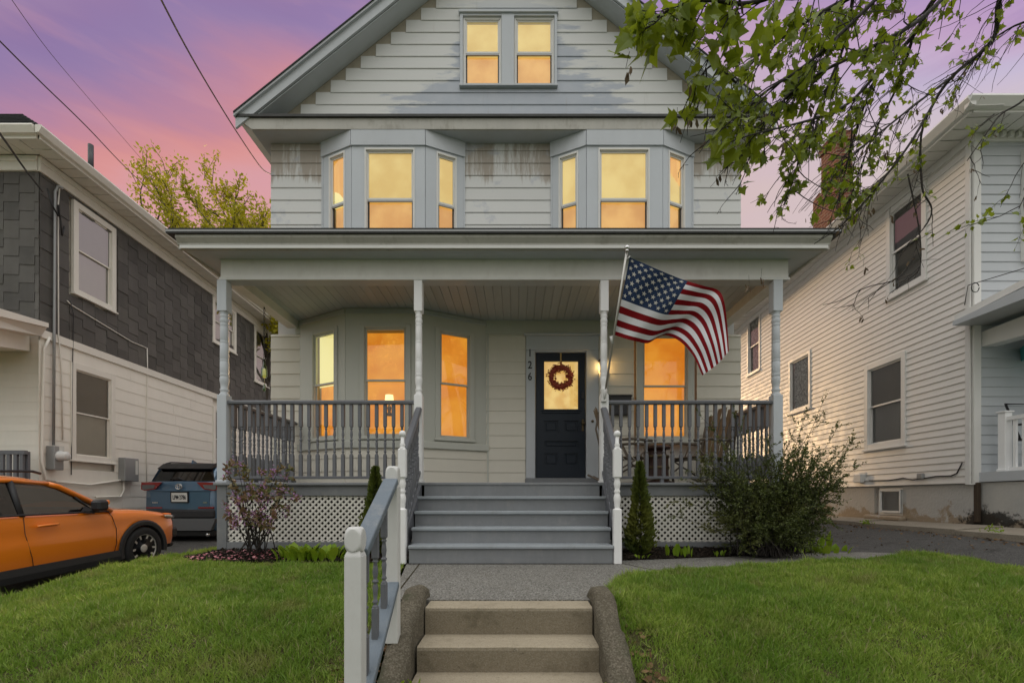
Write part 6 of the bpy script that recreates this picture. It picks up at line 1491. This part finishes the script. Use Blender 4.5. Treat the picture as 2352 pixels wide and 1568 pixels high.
# bottle wind chime on a chain
wd = 6.55; wc = P(607, 715, wd); WC = thing("wind_chime", (wc.x, wd, Z(905, wd)), "green glass bottle wind chime hanging on a chain at the porch's left end", "wind chime")
b = MB(); z0, z1 = Z(830, wd), Z(700, wd); n = 26
for k in range(n):
    zc = z0 + (z1 - z0) * (k + .5) / n; hh = (z1 - z0) / n * .62; ax = k % 2; pts = [(wc.x + (.014 * math.cos(a) if ax else 0), wd + (0 if ax else .014 * math.cos(a)), zc + hh * math.sin(a)) for a in [q * math.pi / 4 for q in range(9)]]; b.tube(pts, .0035, 4, cap=False)
obj("chain", b, "black_metal", WC)
z0 = Z(867, wd); b = MB(); b.lathe([(.035, z0), (.042, z0 + .02), (.042, z0 + .12), (.030, z0 + .16), (.012, z0 + .20), (.012, z0 + .27)], wc.x, wd, 14); obj("bottle", b, "bottle_glass", WC)
b = MB(); b.lathe([(.018, z0 + .0), (.022, z0 + .02), (.022, z0 + .10), (.015, z0 + .13)], wc.x, wd, 10); obj("candle", b, "lit_yellow", WC)
b = MB(); b.tube([(wc.x, wd, z0), (wc.x, wd, z0 - .10)], .003, 4); b.lathe([(.01, z0 - .20), (.026, z0 - .17), (.02, z0 - .12), (.004, z0 - .09)], wc.x, wd, 8); obj("striker", b, "bottle_glass", WC)
b = MB(); b.tube([(wc.x, wd, z1), (wc.x, wd, 3.40), (wc.x + .0, wd, 3.66)], .006, 5); obj("hook", b, "black_metal", WC)
# umbrella and chair on the far right porch
ux, uy = 8.35, 5.95
U = thing("patio_umbrella", (ux, uy, 1.02), "teal patio umbrella on the right-hand neighbour's porch, cut off by the picture edge", "umbrella")
b = MB(); zc = Z(800, 6.0); n = 8; V = [(ux, uy, zc + .42)]; 
for k in range(n): a = 2 * math.pi * k / n; V.append((ux + 1.62 * math.cos(a), uy + .9 * math.sin(a), zc + .12))
for k in range(n): a = 2 * math.pi * k / n; V.append((ux + 1.60 * math.cos(a), uy + .88 * math.sin(a), zc - .06))
b.add(V, [(0, 1 + k, 1 + (k + 1) % n) for k in range(n)] + [(1 + k, 9 + k, 9 + (k + 1) % n, 1 + (k + 1) % n) for k in range(n)]); obj("canopy", b, "teal_cloth", U)
b = MB(); b.tube([(ux, uy, 1.02), (ux, uy, zc + .42)], .025, 8); obj("pole", b, "grey_metal", U)
pc = P(2346, 1000, 6.1); PC = thing("patio_chair", (pc.x + .2, 6.1, 1.02), "black metal patio chair on the right-hand neighbour's porch", "chair")
for (n_, pts) in (("leg", [(0, 0, 0), (.05, 0, .45)]), ("leg", [(.45, 0, 0), (.42, 0, .45)]), ("back_frame", [(.0, .05, .45), (-.03, .2, .95), (.4, .2, .95), (.42, .05, .45)]), ("arm", [(-.02, .1, .65), (.02, -.3, .62), (.0, -.3, .0)])):
    b = MB(Matrix.Translation((pc.x - .02, 6.05, 1.02))); b.tube(pts, .016, 6); obj(n_, b, "black_metal", PC)
b = MB(Matrix.Translation((pc.x - .02, 6.05, 1.02))); b.box(0, .44, -.25, .1, .43, .46); obj("seat", b, "black_metal", PC)
# ================================================================== OVERHEAD WIRES
def wire(pts, r, label, name="power_line"):
    m = MB(); P3 = [P(*p) for p in pts]; q = []
    for i in range(len(P3) - 1):
        for k in range(8): q.append(bez(P3, (i + k / 8) / (len(P3) - 1)))
    q.append(P3[-1]); m.tube(q, r, 5); tag(obj(name, m, "wire_black"), label, "wire", "overhead wires")
wire([(355, -30, 4.0), (420, 95, 4.8), (480, 200, 5.8), (545, 305, 7.2), (600, 385, 9.0), (622, 400, 10.4)], .009, "thick black service wire running down to the house's left eave corner")
wire([(-20, 75, 5.0), (95, 190, 6.2), (200, 292, 7.8), (300, 396, 11), (420, 510, 16)], .009, "dark overhead wire crossing the left sky above the vent pipe")
wire([(20, -10, 5.2), (110, 115, 6.4), (200, 222, 8.2), (320, 360, 11), (440, 500, 17)], .004, "hair-thin overhead wire highest in the left sky")
wire([(-20, 280, 5.0), (20, 335, 6.0), (60, 392, 7.0), (98, 440, 8.3)], .014, "twisted black service drop reaching the dark shingled house's corner")
# ================================================================== PLANTS
half = [(0, 0), (.20, -.06), (.46, .10), (.36, .25), (.64, .50), (.38, .49), (.25, .62)]
out_ = half + [(0, 1.05)] + [(-x, y) for x, y in half[:0:-1]]
MAPLE_V = [(0, .36, 0)] + [(x, y, .16 * abs(x) - .10 * y * y) for x, y in out_]
MAPLE_F = [(0, 1 + k, 1 + (k + 1) % len(out_)) for k in range(len(out_))]
OVAL_V = [(0, 0, 0), (.22, .3, .05), (.20, .7, .03), (0, 1, -.08), (-.20, .7, .03), (-.22, .3, .05)]; OVAL_F = [(0, 1, 2), (0, 2, 3), (0, 3, 4), (0, 4, 5)]
def rv(s=1.0): return Vector((random.gauss(0, s), random.gauss(0, s), random.gauss(0, s)))
class Plant:
    def __init__(s): s.mb = MB(); s.lp = []; s.ld = []; s.ls = []
    def limb(s, pts, r0, r1, seg=6):
        n = len(pts); s.mb.tube(pts, [r0 + (r1 - r0) * i / (n - 1) for i in range(n)], seg, cap=False)
    def twig(s, p, d, L, r, bend=.25, n=5, grav=0.0, seg=4):
        pts = [p.copy()]; q = p.copy(); dd = d.normalized()
        for i in range(n):
            dd = (dd + rv(bend) / math.sqrt(n) * 1.0 + Vector((0, 0, -grav / n))).normalized(); q = q + dd * (L / n); pts.append(q.copy())
        s.limb(pts, r, r * .45, seg); return pts
    clip = None
    def leaf(s, p, d, size):
        if s.clip and s.clip(p): return
        s.lp.append(tuple(p)); s.ld.append(tuple(d)); s.ls.append(size)
# ---- overhanging street maple
MT = thing("maple_tree", (6.2, .6, -.9), "street maple whose leafy branches hang into the upper right of the picture", "tree")
mp = Plant(); sam = Plant()
def off_view(p):
    u, v = U0 + p[0] / p[1] * F, V0 - (p[2] - EYE) / p[1] * F
    return (v > 505 and u < 1930) or u < 1412 or (u < 1545 and v > 140) or (u < 1690 and v > 375) or (u < 1590 and v > 290)
mp.clip = off_view
def px_path(pts, per=5):
    P3 = [P(*p) for p in pts]; n = len(P3) - 1
    return [bez(P3, i / (n * per)) for i in range(n * per + 1)]
trunk = [Vector((6.2, .6, -1.0)), Vector((6.15, .65, .6)), Vector((6.0, .7, 2.2)), Vector((5.7, .8, 3.6)), Vector((5.2, 1.0, 4.8)), Vector((4.6, 1.3, 5.8))]
tm = MB(); tm.tube(trunk, [.30, .24, .21, .18, .14, .10], 14); obj("trunk", tm, "bark", MT)
limbs = [  # picture column, row, distance; thickest ends first
    ([(2700, -380, 2.2), (2480, -180, 2.7), (2350, -60, 3.0), (2296, 0, 3.2), (2280, 92, 3.3), (2187, 176, 3.4), (2141, 244, 3.45), (2116, 311, 3.5), (2116, 399, 3.5)], .022, .006, .35, 16),
    ([(2650, -420, 2.0), (2380, -200, 2.3), (2225, -70, 2.5), (2145, 0, 2.6), (2099, 80, 2.7), (2019, 164, 2.8), (1952, 235, 2.8), (1880, 270, 2.7), (1805, 290, 2.6)], .020, .005, 1.0, 26),
    ([(2500, -420, 1.9), (2280, -220, 2.0), (2100, -90, 2.1), (1960, -10, 2.2), (1850, 50, 2.2), (1760, 110, 2.2), (1690, 190, 2.2)], .018, .005, 1.0, 26),
    ([(2400, -420, 1.7), (2150, -240, 1.8), (1950, -110, 1.85), (1820, -30, 1.9), (1721, 8, 1.9), (1640, 2, 1.85), (1574, 4, 1.8), (1510, 40, 1.8)], .014, .004, .9, 16),
    ([(2116, 399, 3.5), (2120, 440, 3.5), (2140, 480, 3.5), (2125, 520, 3.5), (2085, 560, 3.5)], .008, .003, .15, 4),
    ([(2141, 244, 3.45), (2090, 330, 3.4), (2030, 410, 3.4), (1980, 470, 3.4), (1930, 520, 3.4), (1870, 560, 3.4)], .010, .003, .5, 22),
    ([(2019, 164, 2.8), (1990, 230, 2.9), (1960, 320, 3.0), (1935, 420, 3.1), (1920, 480, 3.1)], .009, .003, .9, 14),
    ([(1690, 190, 2.2), (1640, 150, 2.0), (1599, 193, 1.95), (1566, 260, 1.95)], .005, .002, .35, 5),
    ([(1880, 270, 2.7), (1800, 292, 2.3), (1763, 300, 2.0), (1700, 318, 1.95), (1654, 336, 1.95)], .005, .002, .3, 4),
    ([(2420, 150, 3.6), (2352, 229, 3.6), (2300, 262, 3.6), (2270, 300, 3.6), (2221, 370, 3.6)], .010, .003, .15, 4),
    ([(2600, -100, 3.4), (2440, 20, 3.5), (2330, 60, 3.6), (2260, 110, 3.7), (2215, 175, 3.7)], .012, .003, .5, 12),
    ([(1960, -10, 2.2), (1940, 100, 2.5), (1900, 200, 2.6), (1850, 320, 2.7), (1820, 420, 2.8), (1800, 470, 2.8)], .009, .003, .9, 18),
    ([(2099, 80, 2.7), (2060, 200, 3.0), (2010, 300, 3.2), (1975, 390, 3.3), (1960, 440, 3.3)], .009, .003, .8, 14),
    ([(2225, -70, 2.5), (2120, 40, 2.3), (2000, 110, 2.2), (1880, 170, 2.1), (1790, 240, 2.1), (1745, 300, 2.1)], .012, .003, 1.0, 22),
    ([(2100, -90, 2.1), (1950, 60, 2.1), (1850, 150, 2.1), (1760, 210, 2.05), (1700, 260, 2.0)], .010, .003, 1.0, 18),
    ([(2187, 176, 3.4), (2090, 250, 3.3), (1990, 330, 3.2), (1930, 380, 3.2), (1890, 420, 3.1)], .009, .003, .8, 12),
    ([(2460, 120, 3.2), (2400, 300, 3.3), (2365, 420, 3.3), (2340, 480, 3.3)], .007, .002, .6, 4),
    ([(2100, 590, 3.5), (2060, 640, 3.5), (1990, 660, 3.5), (1930, 690, 3.5), (1890, 700, 3.5)], .005, .002, .0, 6),
    ([(2085, 400, 3.5), (2110, 520, 3.5), (2115, 600, 3.5), (2100, 640, 3.5)], .006, .002, .0, 3)]
VD = Vector((-.55, .25, -.78))
for pts, r0, r1, dens, nt in limbs:
    path = px_path(pts); mp.limb(path, r0, r1, 7); n = len(path)
    for k in range(nt):
        i = int(n * (.22 + .78 * (k + random.random()) / nt)); i = min(n - 2, max(1, i)); p = path[i]
        d = (path[i + 1] - path[i - 1]).normalized() * .7 + VD * .7 + rv(.38); L = random.uniform(.14, .42)
        if off_view(p + d.normalized() * L * .9): continue
        tw = mp.twig(p, d, L, .0035, .35, 6, .2)
        subs = [tw]
        for q in range(random.randint(1, 3)):
            j = random.randint(2, 5); subs.append(mp.twig(tw[j], (tw[j] - tw[j - 1]).normalized() + rv(.6), L * random.uniform(.3, .6), .0022, .35, 4, .2))
        for tw2 in subs:
            if random.random() < dens * .92:
                for w in range(random.randint(3, 6)):
                    t = random.random() ** .6; j = min(len(tw2) - 2, int(t * (len(tw2) - 1))); q = tw2[j].lerp(tw2[j + 1], random.random())
                    dd = (tw2[-1] - tw2[0]).normalized() * .5 + rv(.6) + Vector((0, 0, -.35)); st = q + dd.normalized() * random.uniform(.01, .03)
                    mp.mb.tube([q, st], .0011, 3, cap=False); mp.leaf(st, dd, random.uniform(.022, .050))
            elif random.random() < .25:
                for w in range(random.randint(2, 4)): sam.leaf(tw2[-1] + rv(.008), Vector((0, 0, -1)) + rv(.35), random.uniform(.028, .045))
# the few near, clearly drawn leaf sprays at the branch tips
for (u, v, d, nn, sz) in ((1470, 60, 1.8, 7, .085), (1505, 110, 1.85, 7, .08), (1545, 60, 1.85, 6, .075), (1600, 170, 1.95, 6, .08), (1590, 225, 1.95, 7, .095), (1556, 262, 1.95, 6, .085), (1640, 338, 1.95, 8, .10), (1700, 225, 2.0, 8, .08), (1690, 30, 1.9, 9, .08), (1640, 20, 1.9, 7, .08), (1780, 60, 2.0, 10, .08), (1850, 40, 2.0, 10, .08), (1740, 150, 2.0, 9, .08), (1830, 190, 2.1, 9, .08), (1860, 240, 2.2, 8, .075), (1930, 60, 2.2, 8, .075), (1482, 25, 1.8, 9, .10), (1525, 85, 1.85, 8, .10), (1575, 40, 1.85, 9, .10), (1450, 92, 1.8, 6, .10), (1610, 95, 1.9, 8, .09), (1665, 90, 1.9, 9, .09), (1720, 70, 1.95, 9, .09), (1640, 55, 1.9, 8, .09)):
    c = P(u, v, d)
    for w in range(nn):
        dd = Vector((random.gauss(-.1, .7), random.gauss(0, .45), random.gauss(-.35, .6))); mp.leaf(c + rv(.04) , dd, sz * random.uniform(.55, 1.0))
for (u, v, d) in ((1446, 165, 1.8), (1556, 290, 1.95), (1585, 275, 1.95), (1752, 262, 2.1), (1560, 30, 1.85), (1700, 15, 1.9), (1765, 100, 2.0), (2030, 350, 3.0), (1990, 340, 3.0), (2105, 250, 3.3), (1960, 500, 3.3), (2005, 480, 3.4), (2045, 500, 3.4), (1985, 615, 3.5), (1750, 640, 3.5), (1720, 655, 3.5)):
    c = P(u, v, d); mp.mb.tube([c + Vector((0, 0, .08)), c + rv(.006)], .0012, 3, cap=False)
    for w in range(6): sam.leaf(c + rv(.01), Vector((0, 0, -1)) + rv(.25), random.uniform(.030, .048))
for pts, r0, r1, dens, nt in [limbs[q] for q in (0, 1, 5, 6, 10, 11, 12, 15, 15, 5)]:
    path = px_path(pts); n = len(path)
    for k in range(14):
        i = random.randint(n // 4, n - 2); dq = VD + rv(.45); Lq = random.uniform(.18, .5)
        if not off_view(path[i] + dq.normalized() * Lq): mp.twig(path[i], dq, Lq, .0032, .4, 7, .3)
obj("branches", mp.mb, "bark", MT)
lp, ld, ls = np.array(mp.lp), np.array(mp.ld), np.array(mp.ls)
ups = rng.normal(size=lp.shape); ups[:, 1] -= .9; ups[:, 2] += .5
RT = rots(ld, ups=ups)
near = np.argsort(-(ls / lp[:, 1]) + 1e3 * (lp[:, 1] < .3))[:290]; isn = np.zeros(len(lp), bool); isn[near] = True
lm = bpy.data.meshes.new("leaf"); lm.from_pydata(MAPLE_V, [], MAPLE_F); lm.materials.append(MATS["leaf_maple"]); a_ = lm.attributes.new("rnd", 'FLOAT', 'POINT'); a_.data.foreach_set("value", [.3] * len(MAPLE_V))
for k in near:
    m4 = Matrix([[*RT[k][0], 0], [*RT[k][1], 0], [*RT[k][2], 0], [0, 0, 0, 1]]); o = bpy.data.objects.new("leaf", lm); link(o, MT, Matrix.Translation(lp[k]) @ m4 @ Matrix.Diagonal((ls[k], ls[k], ls[k], 1)))
scatter("foliage", MAPLE_V, MAPLE_F, lp[~isn], RT[~isn], ls[~isn], "leaf_maple", MT, kind="stuff")
sl = np.array(sam.lp); scatter("seed_clusters", [(0, 0, 0), (.16, .2, .03), (.24, .75, 0), (.05, 1, 0), (-.12, .5, .02)], [(0, 1, 2, 3, 4)], sl, rots(np.array(sam.ld)), np.array(sam.ls), "samara", MT, kind="stuff")
# ---- trees beyond the left-hand house
def far_tree(u, d, vtop, spread, label, seed):
    random.seed(seed); x = X(u, d); zt = Z(vtop, d); H = zt + .3
    T = thing("tree", (x, d, -.3), label, "tree", "spring trees behind the houses"); pl = Plant()
    def grow(p, dr, L, r, lev):
        pts = pl.twig(p, dr, L, r, .16 + .05 * lev, 6, -.10, 5 if lev < 2 else 3)
        if lev >= 2:
            for q in pts[(2 if lev == 2 else 1):]:
                for w in range(5 if lev == 3 else 3): pl.leaf(q + rv(.11), rv(1), random.uniform(.10, .19))
        if lev >= 3: return
        for k in range(7 if lev == 1 else 6):
            i = random.randint(2, 6); d2 = (pts[i] - pts[i - 1]).normalized(); sd = rv(1); sd.z = abs(sd.z) * .5; d2 = (d2 * .8 + sd.normalized() * .6).normalized()
            grow(pts[i], d2, L * random.uniform(.34, .55), r * .45, lev + 1)
    base = Vector((x, d, -.3)); mid = Vector((x + random.uniform(-.3, .3), d, -.3 + H * .48)); pl.limb([base, base.lerp(mid, .5) + rv(.08), mid], .17, .12, 8)
    for k in range(4):
        a = 2 * math.pi * k / 4 + random.random(); grow(mid, Vector((math.cos(a) * spread, math.sin(a) * spread, .9)), H * .27, .06, 1)
    grow(mid, Vector((random.uniform(-.1, .1), 0, 1)), H * .33, .08, 1); grow(base.lerp(mid, .8), Vector((-.5, 0, .7)), H * .22, .05, 1); grow(base.lerp(mid, .85), Vector((.5, 0, .7)), H * .22, .05, 1)
    obj("trunk", pl.mb, "bark_far", T); lp = np.array(pl.lp); ld = np.array(pl.ld)
    scatter("crown", OVAL_V, OVAL_F, lp, rots(ld), np.array(pl.ls), "leaf_spring", T, kind="stuff")
far_tree(360, 19, 345, .60, "tall spring tree with thin yellow-green leaves, left of the pair behind the drive", 5)
far_tree(545, 19, 375, .60, "spring tree with yellow-green leaves next to the house's left eave", 9)
far_tree(300, 21, 440, .5, "low yellow-green tree peeping over the dark shingled house's roof", 14)
far_tree(450, 21, 425, .55, "yellow-green tree between the two taller ones behind the drive", 21)
far_tree(610, 17, 420, .35, "slim yellow-green tree partly hidden by the house's upper corner", 33)
random.seed(77)
# ---- big arching shrub right of the stairs
SH = thing("shrub", (2.95, 5.32, .05), "large dark green arching shrub right of the front stairs", "shrub")
pl = Plant(); base = Vector((2.90, 5.30, .03))
tips = [(1955, 1020, 5.0), (1925, 985, 5.1), (1895, 960, 5.2), (1885, 925, 5.2), (1850, 950, 5.2), (1830, 975, 5.3), (1800, 1000, 5.2), (1770, 1020, 5.2), (1760, 985, 5.4), (1720, 1000, 5.3), (1690, 960, 5.35), (1650, 1010, 5.3), (1612, 955, 5.35), (1625, 1060, 5.2), (1590, 1080, 5.2), (1575, 1105, 5.1), (1560, 1150, 5.0), (1545, 1185, 5.0), (1900, 1100, 5.0), (1905, 1150, 5.05), (1925, 1060, 5.0), (1880, 1045, 5.0), (1950, 1035, 5.1), (1910, 1130, 5.0)]
stems = []
for (u, v, d) in tips: stems += [(P(u, v, d), .0)]
for k in range(215):
    a = random.uniform(0, 2 * math.pi); rr = random.random() ** .5; zt = random.uniform(.35, 1.22); x = base.x + rr * math.cos(a) * (.82 + .1 * zt) * (.62 + .38 * min(1, zt / .9)) + .06 * zt; y = base.y - .05 + rr * math.sin(a) * .42; stems.append((Vector((x, min(y, 5.62), zt)), .1))
for k in range(80):
    a = random.uniform(0, 2 * math.pi); rr = random.uniform(.3, 1); stems.append((Vector((base.x + rr * math.cos(a) * .62, min(5.58, base.y - .08 + rr * math.sin(a) * .34), random.uniform(.10, .42))), .1))
for tip, w in stems:
    b0 = base + Vector((random.gauss(0, .16), random.gauss(0, .10), 0)); c1 = b0.lerp(tip, .45) + Vector((-(tip.x - b0.x) * .18, 0, .16)); n = 9
    pts = [((1 - t) ** 2) * b0 + 2 * t * (1 - t) * c1 + t * t * tip + rv(.008) for t in [i / n for i in range(n + 1)]]
    pl.limb(pts, .006, .0018, 4); tw_all = [(pts, 3)]
    for k in range(10):
        i = random.randint(4, n); d = (pts[i] - pts[i - 1]).normalized() * .8 + rv(.5); L = random.uniform(.06, .20); q = pl.twig(pts[i], d, L, .0018, .25, 4, .0, 3); tw_all.append((q, 0))
    for q, st in tw_all:
        m = len(q)
        for i in range(st + 1, m):
            for w in range(5 if st == 0 else 7):
                s = q[i - 1].lerp(q[i], random.random()); d = (q[i] - q[i - 1]).normalized() * .7 + rv(.6); pl.leaf(s + rv(.006), d, random.uniform(.016, .030))
obj("stems", pl.mb, "bark", SH)
lp = np.array(pl.lp); scatter("foliage", OVAL_V, OVAL_F, lp, rots(np.array(pl.ld)), np.array(pl.ls), "leaf_shrub", SH, kind="stuff")
# ---- arborvitae
def cedar(u, d, vtop, wid, label, n=5200):
    x = X(u, d); z0 = .02; zt = Z(vtop, d); H = zt - z0; T = thing("arborvitae", (x, d, z0), label, "shrub", "young arborvitae beside the stairs"); pl = Plant()
    pl.limb([Vector((x, d, z0 - .05)), Vector((x + .01, d, z0 + H * .5)), Vector((x, d, zt - .03))], .016, .004, 6); obj("trunk", pl.mb, "bark", T)
    t = rng.random(n) ** 1.15; prof = np.interp(t, [0, .08, .22, .45, .7, .9, 1.0], [.55, .95, 1.0, .68, .42, .20, .04]) * wid
    a = rng.uniform(0, 2 * math.pi, n); lump = 1 + .30 * np.sin(a * 4 + t * 19) * np.cos(t * 27 + a) + .15 * rng.normal(size=n); rr = prof * np.sqrt(rng.uniform(.35, 1.08, n)) * lump
    pos = np.stack([x + rr * np.cos(a), d + rr * np.sin(a), z0 + .02 + t * H * .96], 1); dr = np.stack([np.cos(a) * .55, np.sin(a) * .55, .9 + 0 * a], 1) + rng.normal(size=(n, 3)) * .35
    up = np.stack([-np.sin(a), np.cos(a), 0 * a], 1) + rng.normal(size=(n, 3)) * .3
    scatter("foliage", [(-.10, 0, 0), (.10, 0, 0), (.22, .55, .02), (.06, 1.0, 0), (-.08, .95, .02), (-.24, .5, 0)], [(0, 1, 2, 3), (0, 3, 4, 5)], pos, rots(dr, ups=up), rng.uniform(.028, .058, n), "leaf_cedar", T, kind="stuff")
cedar(1470, 5.30, 1060, .135, "slim arborvitae with yellowish top right of the front stairs")
cedar(862, 5.30, 1072, .15, "arborvitae half hidden behind the hand rail left of the front stairs")
# ---- rhododendron by the left corner
RH_ = thing("rhododendron", (X(590, 5.2), 5.2, .02), "sparse reddish rhododendron with mauve flowers at the porch's left corner", "shrub")
pl = Plant(); fl = Plant(); base = P(590, 1257, 5.25)
for (u, v, d) in ((520, 1078, 5.15), (535, 1065, 5.2), (548, 1085, 5.1), (570, 1100, 5.1), (600, 1085, 5.15), (625, 1090, 5.2), (640, 1080, 5.2), (660, 1115, 5.2), (672, 1150, 5.2), (530, 1120, 5.05), (520, 1160, 5.1), (545, 1150, 5.0), (575, 1140, 5.0), (560, 1190, 5.0), (610, 1130, 5.05), (640, 1130, 5.1), (600, 1165, 5.0), (650, 1165, 5.1), (540, 1205, 5.05), (585, 1195, 4.95), (625, 1190, 5.0), (530, 1100, 5.2), (655, 1095, 5.25), (560, 1075, 5.2), (580, 1120, 5.1), (635, 1150, 5.05), (615, 1105, 5.1)):
    tip = P(u, v, d); b0 = base + Vector((random.gauss(.0, .07), random.gauss(0, .05), -.05)); c1 = b0.lerp(tip, .5) + Vector((random.gauss(0, .05), 0, .05)); n = 7
    pts = [((1 - t) ** 2) * b0 + 2 * t * (1 - t) * c1 + t * t * tip + rv(.006) for t in [i / n for i in range(n + 1)]]; pl.limb(pts, .007, .0025, 5)
    ends = [(tip, (pts[-1] - pts[-2]).normalized())]
    for k in range(3):
        i = random.randint(4, 7); q = pl.twig(pts[i], (pts[i] - pts[i - 1]).normalized() * .7 + rv(.5), random.uniform(.05, .14), .0025, .2, 3, 0, 4); ends.append((q[-1], (q[-1] - q[-2]).normalized()))
    for e, dr in ends:
        for w in range(random.randint(5, 9)): pl.leaf(e + rv(.012), dr * .4 + rv(.75), random.uniform(.040, .070))
        if random.random() < .34:
            for w in range(18): fl.leaf(e + rv(.024), rv(1), random.uniform(.020, .036))
obj("stems", pl.mb, "bark", RH_); scatter("foliage", OVAL_V, OVAL_F, np.array(pl.lp), rots(np.array(pl.ld)), np.array(pl.ls), "leaf_rhodo", RH_, kind="stuff")
scatter("flowers", OVAL_V, OVAL_F, np.array(fl.lp), rots(np.array(fl.ld)), np.array(fl.ls) * 1.0, "flower_mauve", RH_, kind="stuff")
pts = [(random.gauss(-3.0, .42), random.uniform(4.98, 5.4)) for _ in range(230)] + [(random.uniform(-3.9, -3.2), random.uniform(5.0, 5.35)) for _ in range(60)]
pp = np.array([(x, y, max(zbedL(x, y), zl(x, y)) + .014) for x, y in pts]); d = rng.normal(size=(len(pp), 3)); d[:, 2] *= .2; up = rng.normal(size=(len(pp), 3)) * .35; up[:, 2] += 1
tag(scatter("fallen_petals", [(-.4, -.4, 0), (.4, -.45, .08), (.5, .4, 0), (-.35, .5, .1)], [(0, 1, 2, 3)], pp, rots(d, ups=up), rng.uniform(.014, .030, len(pp)), "petal"), "pink fallen petals scattered on the left mulch bed", "petals", kind="stuff")
# ---- hostas and shoots
def hosta(u, v, d, n, L, label, upright=.6, wide=.30, rad=.05):
    q = P(u, v, d); zf = zbedL if q.x < 0 else zbedR; z = zf(q.x, d) if abs(q.x) > 1.2 and q.x < 4.1 else max(0, zdrive_r(q.x, d)) ; T = thing("hosta", (q.x, d, z), label, "plant", "hostas in the mulch beds")
    for k in range(n):
        a = random.uniform(0, 2 * math.pi); r = random.random() ** .5 * rad * 3; o = Vector((q.x + r * math.cos(a) * 1.4, d + r * math.sin(a) * .7, z - .005)); l = L * random.uniform(.7, 1.1); out = Vector((math.cos(a), math.sin(a), 0)); m = MB(); V = []; nn = 5
        sd = Vector((-out.y, out.x, 0)); w0 = l * wide * random.uniform(.7, 1.1)
        for i in range(nn + 1):
            t = i / nn; c = o + Vector((0, 0, 1)) * l * (t * (1 - (1 - upright) * .55 * t)) + out * l * (1 - upright) * 1.2 * t * t; w = w0 * (.12 + math.sin(math.pi * min(1, t * .95 + .0)) * .9) * (0 if i == nn else 1) + .001
            V += [c - sd * w - out * w * .3, c + Vector((0, 0, -.0)) , c + sd * w - out * w * .3]
        Fs = []
        for i in range(nn): b_ = i * 3; Fs += [(b_, b_ + 1, b_ + 4, b_ + 3), (b_ + 1, b_ + 2, b_ + 5, b_ + 4)]
        m.add(V, Fs, 0, True); obj("leaf", m, "leaf_hosta", T)
hosta(678, 1255, 5.02, 34, .22, "bright green hosta clump below the lattice, left of the two by the petals", .66, .21, .06)
hosta(735, 1260, 5.02, 36, .205, "bright green hosta clump below the lattice, nearer the stairs", .62, .22, .065)
hosta(775, 1265, 5.0, 7, .11, "small hosta shoots beside the near hand rail post", .6, .26, .04)
hosta(1550, 1262, 5.25, 9, .15, "young hosta shoots in the right bed, left of the pair below the lattice", .9, .16, .035)
hosta(1575, 1265, 5.25, 8, .13, "young hosta shoots in the right bed, right of the pair below the lattice", .9, .16, .035)
hosta(1472, 1278, 5.05, 6, .07, "tiny sprout at the foot of the arborvitae", .5, .22, .02)
hosta(1648, 1266, 5.3, 6, .10, "lone small sprout left of the big shrub's base", .7, .2, .02)
hosta(1905, 1262, 5.75, 20, .19, "yellow-green hosta clump at the right end of the right bed", .75, .20, .075)
hosta(1865, 1250, 5.75, 14, .26, "dark upright strap-leaf clump at the big shrub's right foot", .85, .10, .06)
hosta(1835, 1256, 5.6, 8, .12, "low broad leaves between the big shrub and the yellow-green hosta", .4, .34, .04)
# weeds along the strip and steps
for (x, y, z, lb) in ((5.86, 8.6, .22, "small weed tuft at the strip's edge nearer the shrub"), (5.83, 7.6, .23, "small weed tuft in the middle of the concrete strip's edge"), (5.75, 5.5, .27, "weed tuft at the strip's edge beside the picture's right border"), (.49, 2.30, -.33, "leafy weed growing from the crack beside the lower right step"), (-.57, 2.35, -.33, "leafy weed in the crack beside the lower left step")):
    T = thing("weed", (x, y, z), lb, "weed", "weeds in the cracks"); 
    n = 40; d = rng.normal(size=(n, 3)); d[:, 2] = abs(d[:, 2]) + .5; pos = np.array([x, y, z]) + rng.normal(size=(n, 3)) * [.035, .05, .0] + np.abs(rng.normal(size=(n, 1))) * [0, 0, .035]
    scatter("foliage", OVAL_V, OVAL_F, pos, rots(d), rng.uniform(.02, .05, n), "leaf_hosta", T, kind="stuff")
